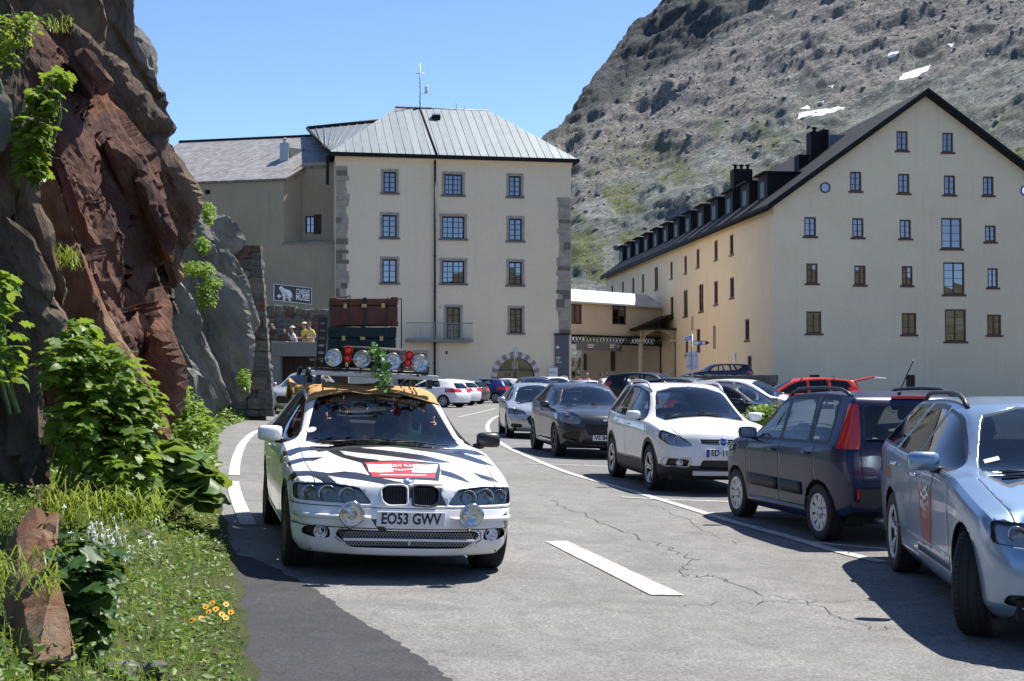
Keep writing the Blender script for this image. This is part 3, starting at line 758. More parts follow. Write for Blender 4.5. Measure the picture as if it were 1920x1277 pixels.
# skylight / vent on roof
sk_ = MB(); c_ = rp(MP.uv(838, 300)[0]+.0, .78); sk_.obox(c_+Vector((-.3, -.3, -.25)), (.62, 0, 0), (0, .6, 0), (0, 0, .45)); sk_.build('roof_vent', M['roof_black'], mainb)
sk_ = MB(); sk_.obox(c_+Vector((-.33, -.36, .2)), (.68, 0, 0), (0, .7, .12), (0, 0, .08)); sk_.build('roof_vent_lid', M['zinc_white'], mainb)
# mast on the roof
mast = empty('antenna_mast', rL+MP.r*1.75+Vector((0, .3, 0))); b0 = mast.location.copy(); b0.z -= .3
mm = MB(); mm.cyl(b0, b0+Vector((0, 0, 3.9)), .05, .03, 8); mm.build('mast_pole', M['steel'], mast)
for k, (z, l_) in enumerate(((3.1, .34), (2.7, .1), (2.4, .1), (2.1, .1), (1.3, .1), (.9, .1), (3.4, .08))):
    c_ = MB(); c_.cyl(b0+Vector((-l_, 0, z)), b0+Vector((l_, 0, z)), .025, n=6); c_.build('cross_bar', M['steel'], mast)
c_ = MB(); c_.cyl(b0+Vector((0, 0, 1.6)), b0+Vector((.55, 0, 1.55)), .025, n=6); c_.cyl(b0+Vector((.45, 0, 1.55)), b0+Vector((.5, 0, 2.05)), .10, .14, n=10); c_.sphere(b0+Vector((.5, 0, 2.05)), .16, sc=(1, 1, .7)); c_.build('weather_sensor', M['whiteplate'], mast)
rebase(mast); tag(mast, 'tall thin antenna mast with white sensor on the grey metal roof ridge', 'antenna')
for px, h_, nm in ((855, .75, 'thin lightning rod on the middle of the grey roof ridge'), (871, .38, 'short lightning rod nearest the right end of the roof ridge')):
    an = MB(); p_ = rL.lerp(rR, (px-744)/173); an.cyl(p_, p_+Vector((0, 0, h_)), .03, .015, 6); an.sphere(p_+Vector((0, 0, h_)), .035, 6, 4); tag(an.build('lightning_rod', M['steel']), nm, 'rod')
# quoins
rq = random.Random(3)
def quoins(px0, px1, py0, py1, inner):
    a = MP.uv(px0, py1); b_ = MP.uv(px1, py0); v = a[1]
    while v < b_[1]:
        h_ = min(rq.uniform(.26, .62), b_[1]-v+.05); e = rq.uniform(-.12, .14)
        q_ = MB()
        u0, u1 = (a[0], b_[0]+e) if inner > 0 else (a[0]-e, b_[0])
        if rq.random() < .4:
            m_ = (u0+u1)/2+rq.uniform(-.15, .15); q_.obox(MP.p(u0, v+.012, -.002), MP.r*(m_-u0-.01), MP.n*.05, MP.up*(h_-.024)); q_.build('quoin', M['quoin_a' if rq.random() < .75 else 'quoin_b'], mainb, bevel=.015); q_ = MB(); u0 = m_
        q_.obox(MP.p(u0, v+.012, -.002), MP.r*(u1-u0), MP.n*rq.uniform(.035, .06), MP.up*(h_-.024)); q_.build('quoin', M['quoin_a' if rq.random() < .72 else 'quoin_b'], mainb, bevel=.015)
        v += h_
quoins(629, 652, 312, 640, 1); quoins(1046, 1070, 372, 626, -1)
# arch voussoirs and glass
for k in range(17):
    t0 = math.pi*k/17+.012; t1 = math.pi*(k+1)/17-.012; ro = archr*1.30 if k != 8 else archr*1.52
    ring = [MP.p(archc[0]-math.cos(t)*r_, archc[1]+math.sin(t)*r_, -.001) for t, r_ in ((t0, archr), ((t0+t1)/2, archr), (t1, archr), (t1, ro), ((t0+t1)/2, ro), (t0, ro))]
    v_ = MB(); v_.prism(ring, MP.n*(.05 if k != 8 else .08)); v_.build('voussoir', M['marble_w' if k % 2 == 0 else 'marble_p'], mainb, bevel=.01)
for sgn in (-1, 1):
    z = archc[1]; k = 0
    while z > .05:
        h_ = .45; v_ = MB(); u0 = archc[0]+sgn*archr*1.0; u1 = archc[0]+sgn*archr*1.3
        v_.obox(MP.p(min(u0, u1), max(0, z-h_)+.01, -.001), MP.r*abs(u1-u0), MP.n*.05, MP.up*(min(h_, z)-.02)); v_.build('jamb_stone', M['marble_p' if k % 2 == 0 else 'marble_w'], mainb); z -= h_; k += 1
ent = MB(); ent.add([MP.p(archc[0]-math.cos(math.pi*k/24)*archr, archc[1]+math.sin(math.pi*k/24)*archr, .2) for k in range(25)]+[MP.p(archc[0]+archr, -.5, .2), MP.p(archc[0]-archr, -.5, .2)], [tuple(range(27))][::1])
eo = ent.build('entrance_glazing', M['pane'], mainb)
bk = MB(); bk.add([MP.p(archc[0]-archr, -.5, .9), MP.p(archc[0]+archr, -.5, .9), MP.p(archc[0]+archr, archc[1]+archr, .9), MP.p(archc[0]-archr, archc[1]+archr, .9)], [(0, 1, 2, 3)]); bk.build('dark_interior', M['room'], eo)
tb = MB(); tb.obox(MP.p(archc[0]-archr, archc[1]+.42, .18), MP.r*2*archr*1, MP.n*.05, MP.up*.09); tb.obox(MP.p(archc[0]-.03, -.4, .18), MP.r*.06, MP.n*.05, MP.up*(archc[1]+.82)); tb.build('transom', M['frame_dark'], eo)
nt_ = MB(); nt_.obox(MP.p(archc[0]-.15, archc[1]-.55, .17), MP.r*.45, MP.n*.005, MP.up*.25); nt_.build('notice', M['whiteplate'], eo)
# ground floor doors behind the parked cars
for px0, px1, py0, nm in ((738, 805, 657, 'glazed_door'),):
    r_ = pr(px0, py0, px1, 735); d_ = MB(); d_.obox(MP.p(r_[0], r_[1], -.002), MP.r*(r_[2]-r_[0]), MP.n*.05, MP.up*(r_[3]-r_[1])); do = d_.build(nm, M['plaster_beige'], mainb)
    g_ = MB(); g_.obox(MP.p(r_[0]+.3, r_[1]+.3, -.054), MP.r*(r_[2]-r_[0]-.5), MP.n*.004, MP.up*(r_[3]-r_[1]-.5)); g_.build('pane', M['pane'], do)
    g_ = MB(); g_.obox(MP.p(r_[2]-.12, r_[1]+.0, -.053), MP.r*.1, MP.n*.02, MP.up*(r_[3]-r_[1])); g_.build('door_frame', M['alloyp'], do)
r_ = pr(822, 642, 880, 735); d_ = MB(); d_.obox(MP.p(r_[0], r_[1], -.002), MP.r*(r_[2]-r_[0]), MP.n*.04, MP.up*(r_[3]-r_[1])); d_.build('plastered_panel', M['plaster_cream'], mainb, bevel=.01)
q_ = MP.uv(837, 661); d_ = MB(); d_.obox(MP.p(q_[0]-.07, q_[1]-.12, -.043), MP.r*.14, MP.n*.02, MP.up*.24); d_.build('vent_slot', M['black'], mainb)
# balcony
r_ = pr(760, 606, 883, 638); bl = MB(); bl.obox(MP.p(r_[0], r_[1]-.12, -.002), MP.r*(r_[2]-r_[0]), MP.n*1.05, MP.up*.18); bo = bl.build('balcony', M['concrete'], mainb)
rl = MB()
for z, rad in ((1.12, .03), (.08, .02)):
    rl.tube([MP.p(r_[0], r_[1]+.06+z, -1.0), MP.p(r_[2]-.03, r_[1]+.06+z, -1.0), MP.p(r_[2]-.03, r_[1]+.06+z, -.01)], rad, 6)
rl.build('handrail', M['steel'], bo)
nb = 44
for k in range(nb):
    u = r_[0]+(r_[2]-.05-r_[0])*k/(nb-1); b_ = MB(); b_.box(MP.p(u, r_[1]+.66, -1.0), (.014 if k % 6 else .035, .014 if k % 6 else .035, 1.1)); b_.build('baluster', M['steel'], bo)
wp_ = MP.uv(827, 575); d_ = MB(); c_ = MP.p(wp_[0], wp_[1], -.002); d_.lathe([(0, .04), (.13, .04), (.13, 0)], c_, (MP.n, MP.r, MP.up), 14); d_.build('wall_lamp', M['whiteplate'], mainb)
# ground level panel and sign at right corner
r_ = pr(1040, 628, 1066, 735); d_ = MB(); d_.obox(MP.p(r_[0], -.1, -.06), MP.r*(r_[2]-r_[0]), MP.n*.09, MP.up*(r_[3]+.1))
po = d_.build('grey_info_panel', M['grey_panel']); tag(po, 'tall grey information panel on the right corner of the cream building', 'sign')
d_ = MB(); d_.obox(MP.p(r_[0]-.08, r_[3], -.02), MP.r*(r_[2]-r_[0]+.15), MP.n*.2, MP.up*.10); d_.build('panel_cap', M['roof_black'], po)
a_ = MP.uv(1043, 651); t_ = MB(); t_.add([MP.p(a_[0], a_[1]-.14, -.153), MP.p(a_[0]+.22, a_[1], -.153), MP.p(a_[0], a_[1]+.14, -.153)], [(0, 1, 2)]); t_.build('arrow', M['inkwhite'], po)
for k, (py_, wd) in enumerate(((672, .3), (676, .26), (680, .42))):
    a_ = MP.uv(1042, py_); t_ = MB()
    for i in range(int(wd/.06)): t_.obox(MP.p(a_[0]+i*.062, a_[1], -.152), MP.r*.045, MP.n*.003, MP.up*(.10 if k == 0 else .06))
    t_.build('lettering', M['inkwhite'], po)
rebase(mainb)
hs = MB(); a_ = MP.uv(1023, 689); b_ = MP.uv(1041, 712); hs.obox(MP.p(a_[0], b_[1]-.3, -.9), MP.r*(b_[0]-a_[0]), MP.n*.04, MP.up*(a_[1]-b_[1]+.3))
hso = hs.build('notice_board', M['steel'], bevel=.01); tag(hso, 'small white framed notice board beside the grey information panel', 'sign')
t_ = MB(); t_.obox(MP.p(a_[0]+.05, b_[1], -.942), MP.r*(b_[0]-a_[0]-.1), MP.n*.004, MP.up*(a_[1]-b_[1]-.05)); t_.build('board_face', M['whiteplate'], hso)
put_text('HÔTEL', .22, MP.p((a_[0]+b_[0])/2, (a_[1]+b_[1])/2+.05, -.95), MP.r, MP.up, M['inkblack'], hso, fit=.52)

# ------------------------------------------------------------------ grey rendered wing on the left
wdir = Vector((math.cos(R(14)), -math.sin(R(14)), 0))
W0 = at(628, 640, 92.6); W0.z = 0
WP = Plane(W0, wdir)
wing = empty('grey_wing', WP.p(-8, 0)); tag(wing, 'grey rendered wing with slate roof joining the left side of the cream building', 'building')
zE = WP.uv(450, 336)[1]; uR = WP.uv(532, 400)[0]; uS = WP.uv(548, 400)[0]; zL = WP.uv(575, 449)[1]; zRt = WP.uv(580, 305, 1.8)[1]
a_ = WP.uv(384, 358); hole = [(a_[0]-.05, a_[1]-.25, a_[0]+.42, a_[1]+.08)]
wall_mesh(WP, [(-16, -1), (uR, -1), (uR, zE), (-16, zE)], hole, .3).build('wing_wall', M['plaster_grey'], wing)
bx = MB(); h0 = hole[0]; bx.add([WP.p(h0[0], h0[1], .3), WP.p(h0[2], h0[1], .3), WP.p(h0[2], h0[3], .3), WP.p(h0[0], h0[3], .3)], [(0, 1, 2, 3)]); bx.build('vent_opening', M['room'], wing)
lw = MB(); lw.add([WP.p(uR, -1), WP.p(0, -1), WP.p(0, zL-.25), WP.p(uR, zL-.25)], [(0, 1, 2, 3)])
lw.add([WP.p(uR, zL-.25), WP.p(0, zL-.25), WP.p(0, zL+.15, 1.8), WP.p(uR, zL+.15, 1.8)], [(0, 1, 2, 3)])
lw.add([WP.p(uR, zL-.3), WP.p(uS, zL-.3, 1.8), WP.p(uS, zRt, 1.8), WP.p(uR, zE)], [(0, 1, 2, 3)]); lw.build('recess_splay', M['plaster_grey'], wing)
led = MB(); led.obox(WP.p(uR-.12, zL-.33, -.06), WP.r*(-uR+.12), WP.n*-1.0, Vector((0, 0, .12))); led.build('recess_ledge', M['concrete'], wing)
RPn = Plane(WP.p(0, 0, 1.8), wdir)
rw = (RPn.uv(572, 437)[0], RPn.uv(572, 437)[1], RPn.uv(588, 437)[0], RPn.uv(588, 405)[1])
wall_mesh(RPn, [(uS, zL-.3), (.3, zL-.3), (.3, zRt), (uS, zRt)], [rw], .2).build('recess_wall', M['plaster_grey'], wing)
wo_ = window(wing, RPn, rw, 2, 2, frame='darkwood', sill=False)
sh = MB(); sh.obox(RPn.p(rw[2]+.03, rw[1]-.1, -.002), RPn.r*.55, RPn.n*.06, RPn.up*(rw[3]-rw[1]+.2)); sh.obox(RPn.p(rw[0]-.75, rw[1]-.1, -.002), RPn.r*.12, RPn.n*.06, RPn.up*(rw[3]-rw[1])); sh.build('shutter', M['darkwood'], wo_)
# slate roof plane
zr = WP.uv(470, 262, 7.5)[1]; rfm = MB()
def wr(u, off): return WP.p(u, zE+.05+(zr-zE)*(off/7.5), off)
rfm.add([wr(-16, -.25), wr(uR+.25, -.25), wr(uS+.25, 1.65), wr(0.6, 1.65), wr(0.6, 7.5), wr(-16, 7.5)], [(0, 1, 2, 3, 4, 5)]); ro_ = rfm.build('slate_roof', M['slate'], wing)
so_ = ro_.modifiers.new('s', 'SOLIDIFY'); so_.thickness = .14
rfb = MB(); rfb.add([wr(-16, 7.5), wr(.6, 7.5), WP.p(.6, zE, 15), WP.p(-16, zE, 15)], [(0, 1, 2, 3)]); rfb.build('roof_back', M['slate'], wing)
eb = MB(); eb.tube([wr(-16, 7.5)+Vector((0, 0, .06)), wr(.6, 7.5)+Vector((0, 0, .06))], .09, 6); eb.build('ridge_cap', M['roof_black'], wing)
ch = MB(); cb = wr(WP.uv(500, 300)[0]-.05, 3.2); ch.obox(cb+Vector((-.3, -.35, -.6)), (.62, 0, 0), (0, .7, 0), (0, 0, 1.75)); co = ch.build('chimney', M['steel'], wing, bevel=.02)
ch = MB(); ch.cyl(cb+Vector((0, 0, 1.1)), cb+Vector((0, 0, 1.45)), .13, .13, 10); ch.cyl(cb+Vector((0, 0, 1.5)), cb+Vector((0, 0, 1.56)), .19, .1, 10); ch.build('chimney_pot', M['alloyp'], co)
ch = MB(); ch.prism([cb+Vector((.32, .0, .2)), cb+Vector((.32, .0, .85)), cb+Vector((1.4, 1.6, 1.0)), cb+Vector((.5, .2, .1))], (0, .4, .05)); ch.build('chimney_flashing', M['zinc'], co)
# link roof between wing and hip roof
q1 = WP.p(*WP.uv(576, 242, 8), 8); q2 = MP.p(*MP.uv(735, 226, 8), 8); q3 = MP.p(*MP.uv(690, 262, 3.2), 3.2); q4 = MP.p(-.3, ev+.1, .2); q5 = WP.p(*WP.uv(606, 275, 1.0), 1.0)
lr = MB(); lr.add([q5, q4, q3, q2, q1], [(0, 1, 2, 3, 4)]); lr.build('link_roof', M['zinc'], wing)
for k in range(1, 10):
    t = k/10; s_ = MB(); p0 = q1.lerp(q2, t); p1 = q5.lerp(q4, min(1, t*2)) if t < .5 else q4.lerp(q3, (t-.5)*2)
    s_.tube([p0+Vector((0, 0, .04)), p1+Vector((0, 0, .04))], .03, 4); s_.build('standing_seam', M['zinc_b'], wing)
for a_, b_, w_ in ((q1, q2, .2), (q1, q5, .15), (q5, q4, .2)):
    e_ = MB(); e_.tube([a_+Vector((0, -.05, .05)), b_+Vector((0, -.05, .05))], w_*.8, 5); e_.build('roof_edging', M['roof_black'], wing)
e_ = MB(); e_.obox(MP.p(-.62, ev-2.0, .6), MP.r*.2, MP.n*.2, MP.up*2.0); e_.build('downpipe', M['roof_black'], wing)
rebase(wing)

# ------------------------------------------------------------------ yellow gabled building on the right
C0 = at(1452, 700, 88); C0.z = 0
YAW = R(6)
GP = Plane(C0, (math.cos(YAW), math.sin(YAW), 0))
LP = Plane(C0, (math.sin(YAW), -math.cos(YAW), 0))   # right = towards camera, u negative going away
yb = empty('yellow_building', C0); tag(yb, 'large yellow plastered building with black gabled roof and rows of brown windows', 'building')
zEa = GP.uv(1452, 386)[1]; uRg, zRg = GP.uv(1735, 180); GWd = 2*uRg
LL = -LP.uv(1136, 540)[0]
gw = [pr(*q_, GP) for q_ in ((1681, 246, 1702, 282), (1767, 249, 1787, 285), (1594, 322, 1615, 358), (1684, 326, 1705, 362), (1770, 329, 1791, 365), (1843, 331, 1863, 366), (1508, 407, 1530, 443), (1598, 409, 1619, 445), (1687, 412, 1708, 447), (1765, 409, 1803, 466), (1847, 423, 1867, 453),
      (1512, 494, 1533, 531), (1602, 498, 1623, 534), (1691, 499, 1711, 535), (1769, 492, 1808, 552), (1852, 503, 1871, 539), (1512, 584, 1540, 625), (1691, 587, 1718, 627), (1772, 580, 1811, 640), (1851, 590, 1877, 628), (1699, 703, 1716, 731), (1518, 703, 1537, 730))]
gout = [(0, -1), (GWd, -1), (GWd, zEa), (uRg, zRg), (0, zEa)]
oc = GP.uv(1547, 352)
wall_mesh(GP, gout, gw, .2).build('gable_wall', M['plaster_shade_lifted'], yb)
for k, r_ in enumerate(gw):
    big = (r_[2]-r_[0]) > 1.1
    if k >= 20:
        d_ = MB(); d_.obox(GP.p(r_[0], r_[1], .15), GP.r*(r_[2]-r_[0]), GP.n*.04, GP.up*(r_[3]-r_[1])); d_.build('cellar_shutter', M['darkwood'], yb); continue
    window(yb, GP, r_, 2, 4 if big else 3, depth=.12, frame='frame_brown', sill=True, fw=.10, mid=.07, mw=.03, blind=.3 if k in (12, 13, 15, 17, 19) else 0)
for cu, cv_ in (oc, (GWd-oc[0], oc[1])):
    d_ = MB(); d_.lathe([(.36, .0), (.36, .05), (.27, .05), (.27, .01)], GP.p(cu, cv_, .0), (GP.n, GP.r, GP.up), 20); oo = d_.build('round_window', M['frame_brown'], yb)
    d_ = MB(); d_.lathe([(.0, .012), (.28, .012)], GP.p(cu, cv_, .0), (GP.n, GP.r, GP.up), 20); d_.build('pane', M['pane'], oo)
# long wall
Z6 = lambda x, y: (x/2.456+1050, y/2.456+200)
def lr_(zx, zy, w_=None, h_=None, zw=17, zh=85):
    a_ = Z6(zx-zw/2, zy+zh/2); b_ = Z6(zx+zw/2, zy-zh/2); p = LP.uv(*a_); q_ = LP.uv(*b_)
    um, vm = (p[0]+q_[0])/2, (p[1]+q_[1])/2; w_ = w_ or 1.0; h_ = h_ or 1.45
    return (um-w_/2, vm-h_/2, um+w_/2, vm+h_/2)
lw_ = [lr_(790, 635, 1.0, 1.5), lr_(718, 660, 1.0, 1.5), lr_(635, 697, 1.0, 1.5), lr_(578, 727, 1.0, 1.5), lr_(513, 752, 1.0, 1.5), lr_(443, 790, 1.6, 2.1), lr_(382, 810, 1.1, 1.7), lr_(337, 825, 1.1, 1.7), lr_(289, 836, 1.1, 1.4), lr_(240, 848, 1.1, 1.2),
       lr_(792, 833, 1.1, 1.5), lr_(718, 857, 1.1, 1.8), lr_(650, 880, 1.5, 2.2), lr_(578, 905, 1.5, 2.2), lr_(515, 925, 1.2, 1.9), lr_(862, 1027, 1.1, 1.5), lr_(637, 1075, 1.2, 1.8), lr_(583, 1108, 1.0, 1.3), lr_(873, 1190, 1.0, 1.3), lr_(711, 1062, .9, 1.8), lr_(292, 1188, 1.3, 1.4), lr_(340, 1175, 1.3, 1.4)]
wall_mesh(LP, [(-LL, -1), (0, -1), (0, zEa), (-LL, zEa)], lw_, .22).build('long_wall', M['plaster_bounce_paled'], yb)
for k, r_ in enumerate(lw_):
    if k == 19:
        d_ = MB(); d_.add([LP.p(r_[0], r_[1], .22), LP.p(r_[2], r_[1], .22), LP.p(r_[2], r_[3], .22), LP.p(r_[0], r_[3], .22)], [(0, 1, 2, 3)]); d_.build('niche', M['stone_sill'], yb); continue
    window(yb, LP, r_, 2, 3, depth=.14, frame='frame_brown', sill=True, fw=.10, mid=.07)
d_ = MB(); rr_ = lr_(610, 998, .7, 1.2); d_.obox(LP.p(rr_[0], rr_[1], -.002), LP.r*.7, LP.n*.03, LP.up*1.2); d_.build('sundial_plate', M['stone_trim'], yb)
d_ = MB(); rr_ = lr_(805, 1152, .9, .8); d_.obox(LP.p(rr_[0], rr_[1], -.002), LP.r*.9, LP.n*.02, LP.up*.8); no_ = d_.build('wall_notice', M['whiteplate'], yb)
d_ = MB(); d_.obox(LP.p(rr_[0]+.6, rr_[1]+.15, -.023), LP.r*.16, LP.n*.006, LP.up*.5); d_.build('notice_print', M['grey_panel'], no_)
# back walls
GB = MB(); l_ = -LP.r
e1 = GP.p(GWd, 0)
GB.add([GP.p(GWd, -1), GP.p(GWd, -1)+l_*LL, GP.p(GWd, zEa)+l_*LL, GP.p(GWd, zEa)], [(0, 1, 2, 3)])
GB.add([GP.p(u, v)+l_*LL for u, v in gout], [(4, 3, 2, 1, 0)]); GB.build('rear_wall', M['plaster_yellow'], yb)
# roof: two thick slopes with front overhang
slope = (zRg-zEa)/uRg; OVs = .55; th = .42
for sgn in (1, -1):
    def rpnt(t, l): # t 0 eave..1 ridge
        u = (-OVs+(uRg+OVs)*t) if sgn > 0 else (GWd+OVs-(uRg+OVs)*t); z = zEa-OVs*slope+(zRg-zEa+OVs*slope)*t+.02; return GP.p(u, z)+l_*l
    r1 = MB(); a_, b_, c_, d__ = rpnt(0, -.55), rpnt(1, -.55), rpnt(1, LL+.5), rpnt(0, LL+.5); r1.prism([a_, b_, c_, d__], (0, 0, th)); r1.build('roof_slope', M['roof_black'], yb)
fb = MB()
for sgn in (1, -1):
    u0 = -OVs if sgn > 0 else GWd+OVs
    fb.prism([GP.p(u0, zEa-OVs*slope+.12, -.56), GP.p(uRg, zRg+.12, -.56), GP.p(uRg, zRg+.36, -.56), GP.p(u0, zEa-OVs*slope+.36, -.56)], GP.n*.06)
fb.build('barge_board', M['roof_black'], yb)
gu = MB(); gu.tube([LP.p(.5, zEa-OVs*slope+.1, -OVs-.05), LP.p(-LL, zEa-OVs*slope+.1, -OVs-.05)], .12, 6); gu.build('gutter', M['roof_black'], yb)
# dormers along the eaves
nd = 13
for k in range(nd):
    u = -6.5-(LL-9.5)*k/(nd-1); off = 1.2; zb = zEa+slope*off
    d_ = MB(); d_.obox(LP.p(u-1.15, zb, off), LP.r*2.3, LP.n*-4.5, (0, 0, 2.15)); do = d_.build('dormer', M['roof_black'], yb)
    g_ = MB(); g_.obox(LP.p(u-.5, zb+.55, off-.002), LP.r*1.0, LP.n*.02, (0, 0, 1.1)); g_.build('dormer_window', M['frame_dark'], do)
    d_ = MB(); d_.obox(LP.p(u-1.3, zb+2.15, off-.3), LP.r*2.6, LP.n*-5.0, (0, 0, .12)); d_.build('dormer_roof', M['roof_black'], do)
def chimney(px0, px1, py0, py1, off, pots):
    Q = Plane(GP.P0+l_*off, GP.r); a_ = Q.uv(px0, py1); b_ = Q.uv(px1, py0)
    d_ = MB(); d_.obox(Q.p(a_[0], a_[1]-1.5), Q.r*(b_[0]-a_[0]), Q.n*-1.1, (0, 0, b_[1]-a_[1]+1.5)); co = d_.build('chimney', M['roof_black'], yb)
    for k in range(pots):
        c_ = Q.p(a_[0]+(b_[0]-a_[0])*(k+.5)/pots, b_[1], .5); p_ = MB(); p_.cyl(c_, c_+Vector((0, 0, .3)), .12, .12, 8); p_.cyl(c_+Vector((0, 0, .32)), c_+Vector((0, 0, .42)), .22, .2, 8); p_.build('chimney_pot', M['roof_black'], co)
chimney(1376, 1411, 317, 362, 17, 3); chimney(1521, 1541, 247, 300, 9, 1); chimney(1541, 1554, 243, 300, 9.6, 0); chimney(1498, 1520, 290, 318, 9.8, 0)
Q = Plane(GP.P0+l_*10.5, GP.r); a_ = Q.uv(1555, 275); b_ = Q.uv(1597, 253); d_ = MB(); d_.prism([Q.p(a_[0], a_[1]-.6), Q.p(b_[0]+.3, a_[1]-.6), Q.p(b_[0], b_[1]), Q.p(a_[0], b_[1])], -Q.n*1.2); d_.build('roof_hatch', M['zinc'], yb)
rebase(yb)
# small entrance plinth wall of rubble at the corner
# ------------------------------------------------------------------ bridge between the buildings
BL = at(1058, 640, 112); uBR = LP.uv(1240, 600)[0]; BR = LP.p(uBR, 0); BL.z = 0
BP = Plane(BL, BR-BL); BWd = (BR-BL).length
br = empty('covered_bridge', BL); tag(br, 'yellow covered bridge with bright metal roof linking the two buildings', 'bridge')
zt = BP.uv(1150, 571)[1]; zb = BP.uv(1150, 630)[1]
bw = [pr(1068, 571, 1091, 607, BP), pr(1148, 571, 1174, 608, BP)]
wall_mesh(BP, [(0, zb), (BWd, zb), (BWd, zt), (0, zt)], bw, .15).build('bridge_wall', M['plaster_bounce_paled'], br)
for r_ in bw: window(br, BP, r_, 2, 3, depth=.1, frame='frame_brown', sill=False, fw=.14, mid=.12, blind=.4)
fl = MB(); fl.obox(BP.p(0, zb-.02, .02), BP.r*BWd, BP.n*-3.2, (0, 0, .3)); fl.obox(BP.p(0, zb+.3, 3.0), BP.r*BWd, BP.n*-.2, (0, 0, zt-zb-.3)); fl.build('bridge_floor', M['concrete'], br)
zr_ = BP.uv(1150, 549, 1.6)[1]
for k in range(13):
    u0 = BWd*k/13+.02; u1 = BWd*(k+1)/13-.02; p_ = MB()
    p_.prism([BP.p(u0, zt+.02, -.4), BP.p(u1, zt+.02, -.4), BP.p(u1, zr_, 1.6), BP.p(u0, zr_, 1.6)], (0, 0, .05)); p_.build('roof_panel', M['zinc_white'], br)
p_ = MB(); p_.prism([BP.p(0, zr_, 1.6), BP.p(BWd, zr_, 1.6), BP.p(BWd, zt, 3.6), BP.p(0, zt, 3.6)], (0, 0, .05)); p_.obox(BP.p(0, zt-.1, -.42), BP.r*BWd, BP.n*.08, (0, 0, .12)); p_.build('rear_roof', M['zinc_white'], br)
# lattice girder
tr0 = zb-.05; tr1 = BP.uv(1150, 645)[1]; g_ = MB()
for z in (tr0, tr1): g_.obox(BP.p(0, z-.08, -.15), BP.r*BWd, BP.n*.1, (0, 0, .14))
go = g_.build('girder', M['roof_black'], br); nb = 15
for k in range(nb):
    u0 = BWd*k/nb; u1 = BWd*(k+1)/nb; b_ = MB(); b_.tube([BP.p(u0, tr1, -.2), BP.p((u0+u1)/2, tr0, -.2), BP.p(u1, tr1, -.2)], .055, 4); b_.build('lattice_bar', M['roof_black'], go)
    b_ = MB(); b_.tube([BP.p(u0, tr0, -.22), BP.p((u0+u1)/2, tr1, -.22), BP.p(u1, tr0, -.22)], .055, 4); b_.build('lattice_bar', M['roof_black'], go)
rebase(br)
sb = MB(); r_ = pr(1070, 643, 1154, 657, BP); sb.obox(BP.p(r_[0], r_[1], -.6), BP.r*(r_[2]-r_[0]), BP.n*.08, (0, 0, r_[3]-r_[1]))
sbo = sb.build('passage_sign', M['sign_brown'] if 'sign_brown' in M else M['grey_panel']); tag(sbo, 'long dark sign board hanging under the lattice girder of the bridge', 'sign')
for px, py, wd in ((1090, 647, .9), (1090, 651, .8), (1132, 647, .7), (1132, 651, .6)):
    a_ = BP.uv(px, py); t_ = MB()
    for i in range(int(wd/.09)): t_.obox(BP.p(a_[0]+i*.095, a_[1]-.05, -.683), BP.r*.07, BP.n*.004, (0, 0, .09))
    t_.build('lettering', M['inkwhite'], sbo)
a_ = BP.uv(1148, 650); t_ = MB(); t_.prism([BP.p(a_[0]-.1, a_[1]-.1, -.682), BP.p(a_[0]+.12, a_[1], -.682), BP.p(a_[0]-.1, a_[1]+.1, -.682)], BP.n*.004); t_.build('arrow', M['inkwhite'], sbo)
# block seen through the passage
pb = MB(); PB = Plane(at(1090, 640, 122), (1, .02, 0)); PB.P0.z = 0; pb.obox(PB.p(0, -1), PB.r*7.2, PB.n*-6, (0, 0, PB.uv(1100, 655)[1]+1.4)); pbo = pb.build('beige_annex', M['plaster_beige'], bevel=.02); tag(pbo, 'low beige annex seen through the passage under the bridge', 'building')
for px in (1097,):
    a_ = PB.uv(px, 680); d_ = MB(); d_.obox(PB.p(a_[0]-.12, a_[1]-.7, -.002), PB.r*.24, PB.n*.05, (0, 0, 1.5)); d_.build('slit_window', M['darkwood'], pbo)
a_ = PB.uv(1149, 675); d_ = MB(); d_.obox(PB.p(a_[0]-.2, a_[1]-1.0, -.002), PB.r*.4, PB.n*.05, (0, 0, 2.4)); d_.build('slit_window', M['darkwood'], pbo)
pw = MB(); PW = Plane(at(1068, 640, 118), (1, 0, 0)); PW.P0.z = 0; pw.obox(PW.p(0, 0), PW.r*1.0, PW.n*-.1, (0, 0, 3.2)); 
M['mural'] = rockmat('snow_photo_print', [(.42, (.03, .04, .04)), (.5, (.25, .27, .24)), (.58, (.75, .76, .74))], 1.6, bmp=0)
tag(pw.build('photo_panel', M['mural'], bevel=.01), 'tall photo panel of a snowy landscape between the grey panel and the beige annex', 'sign')
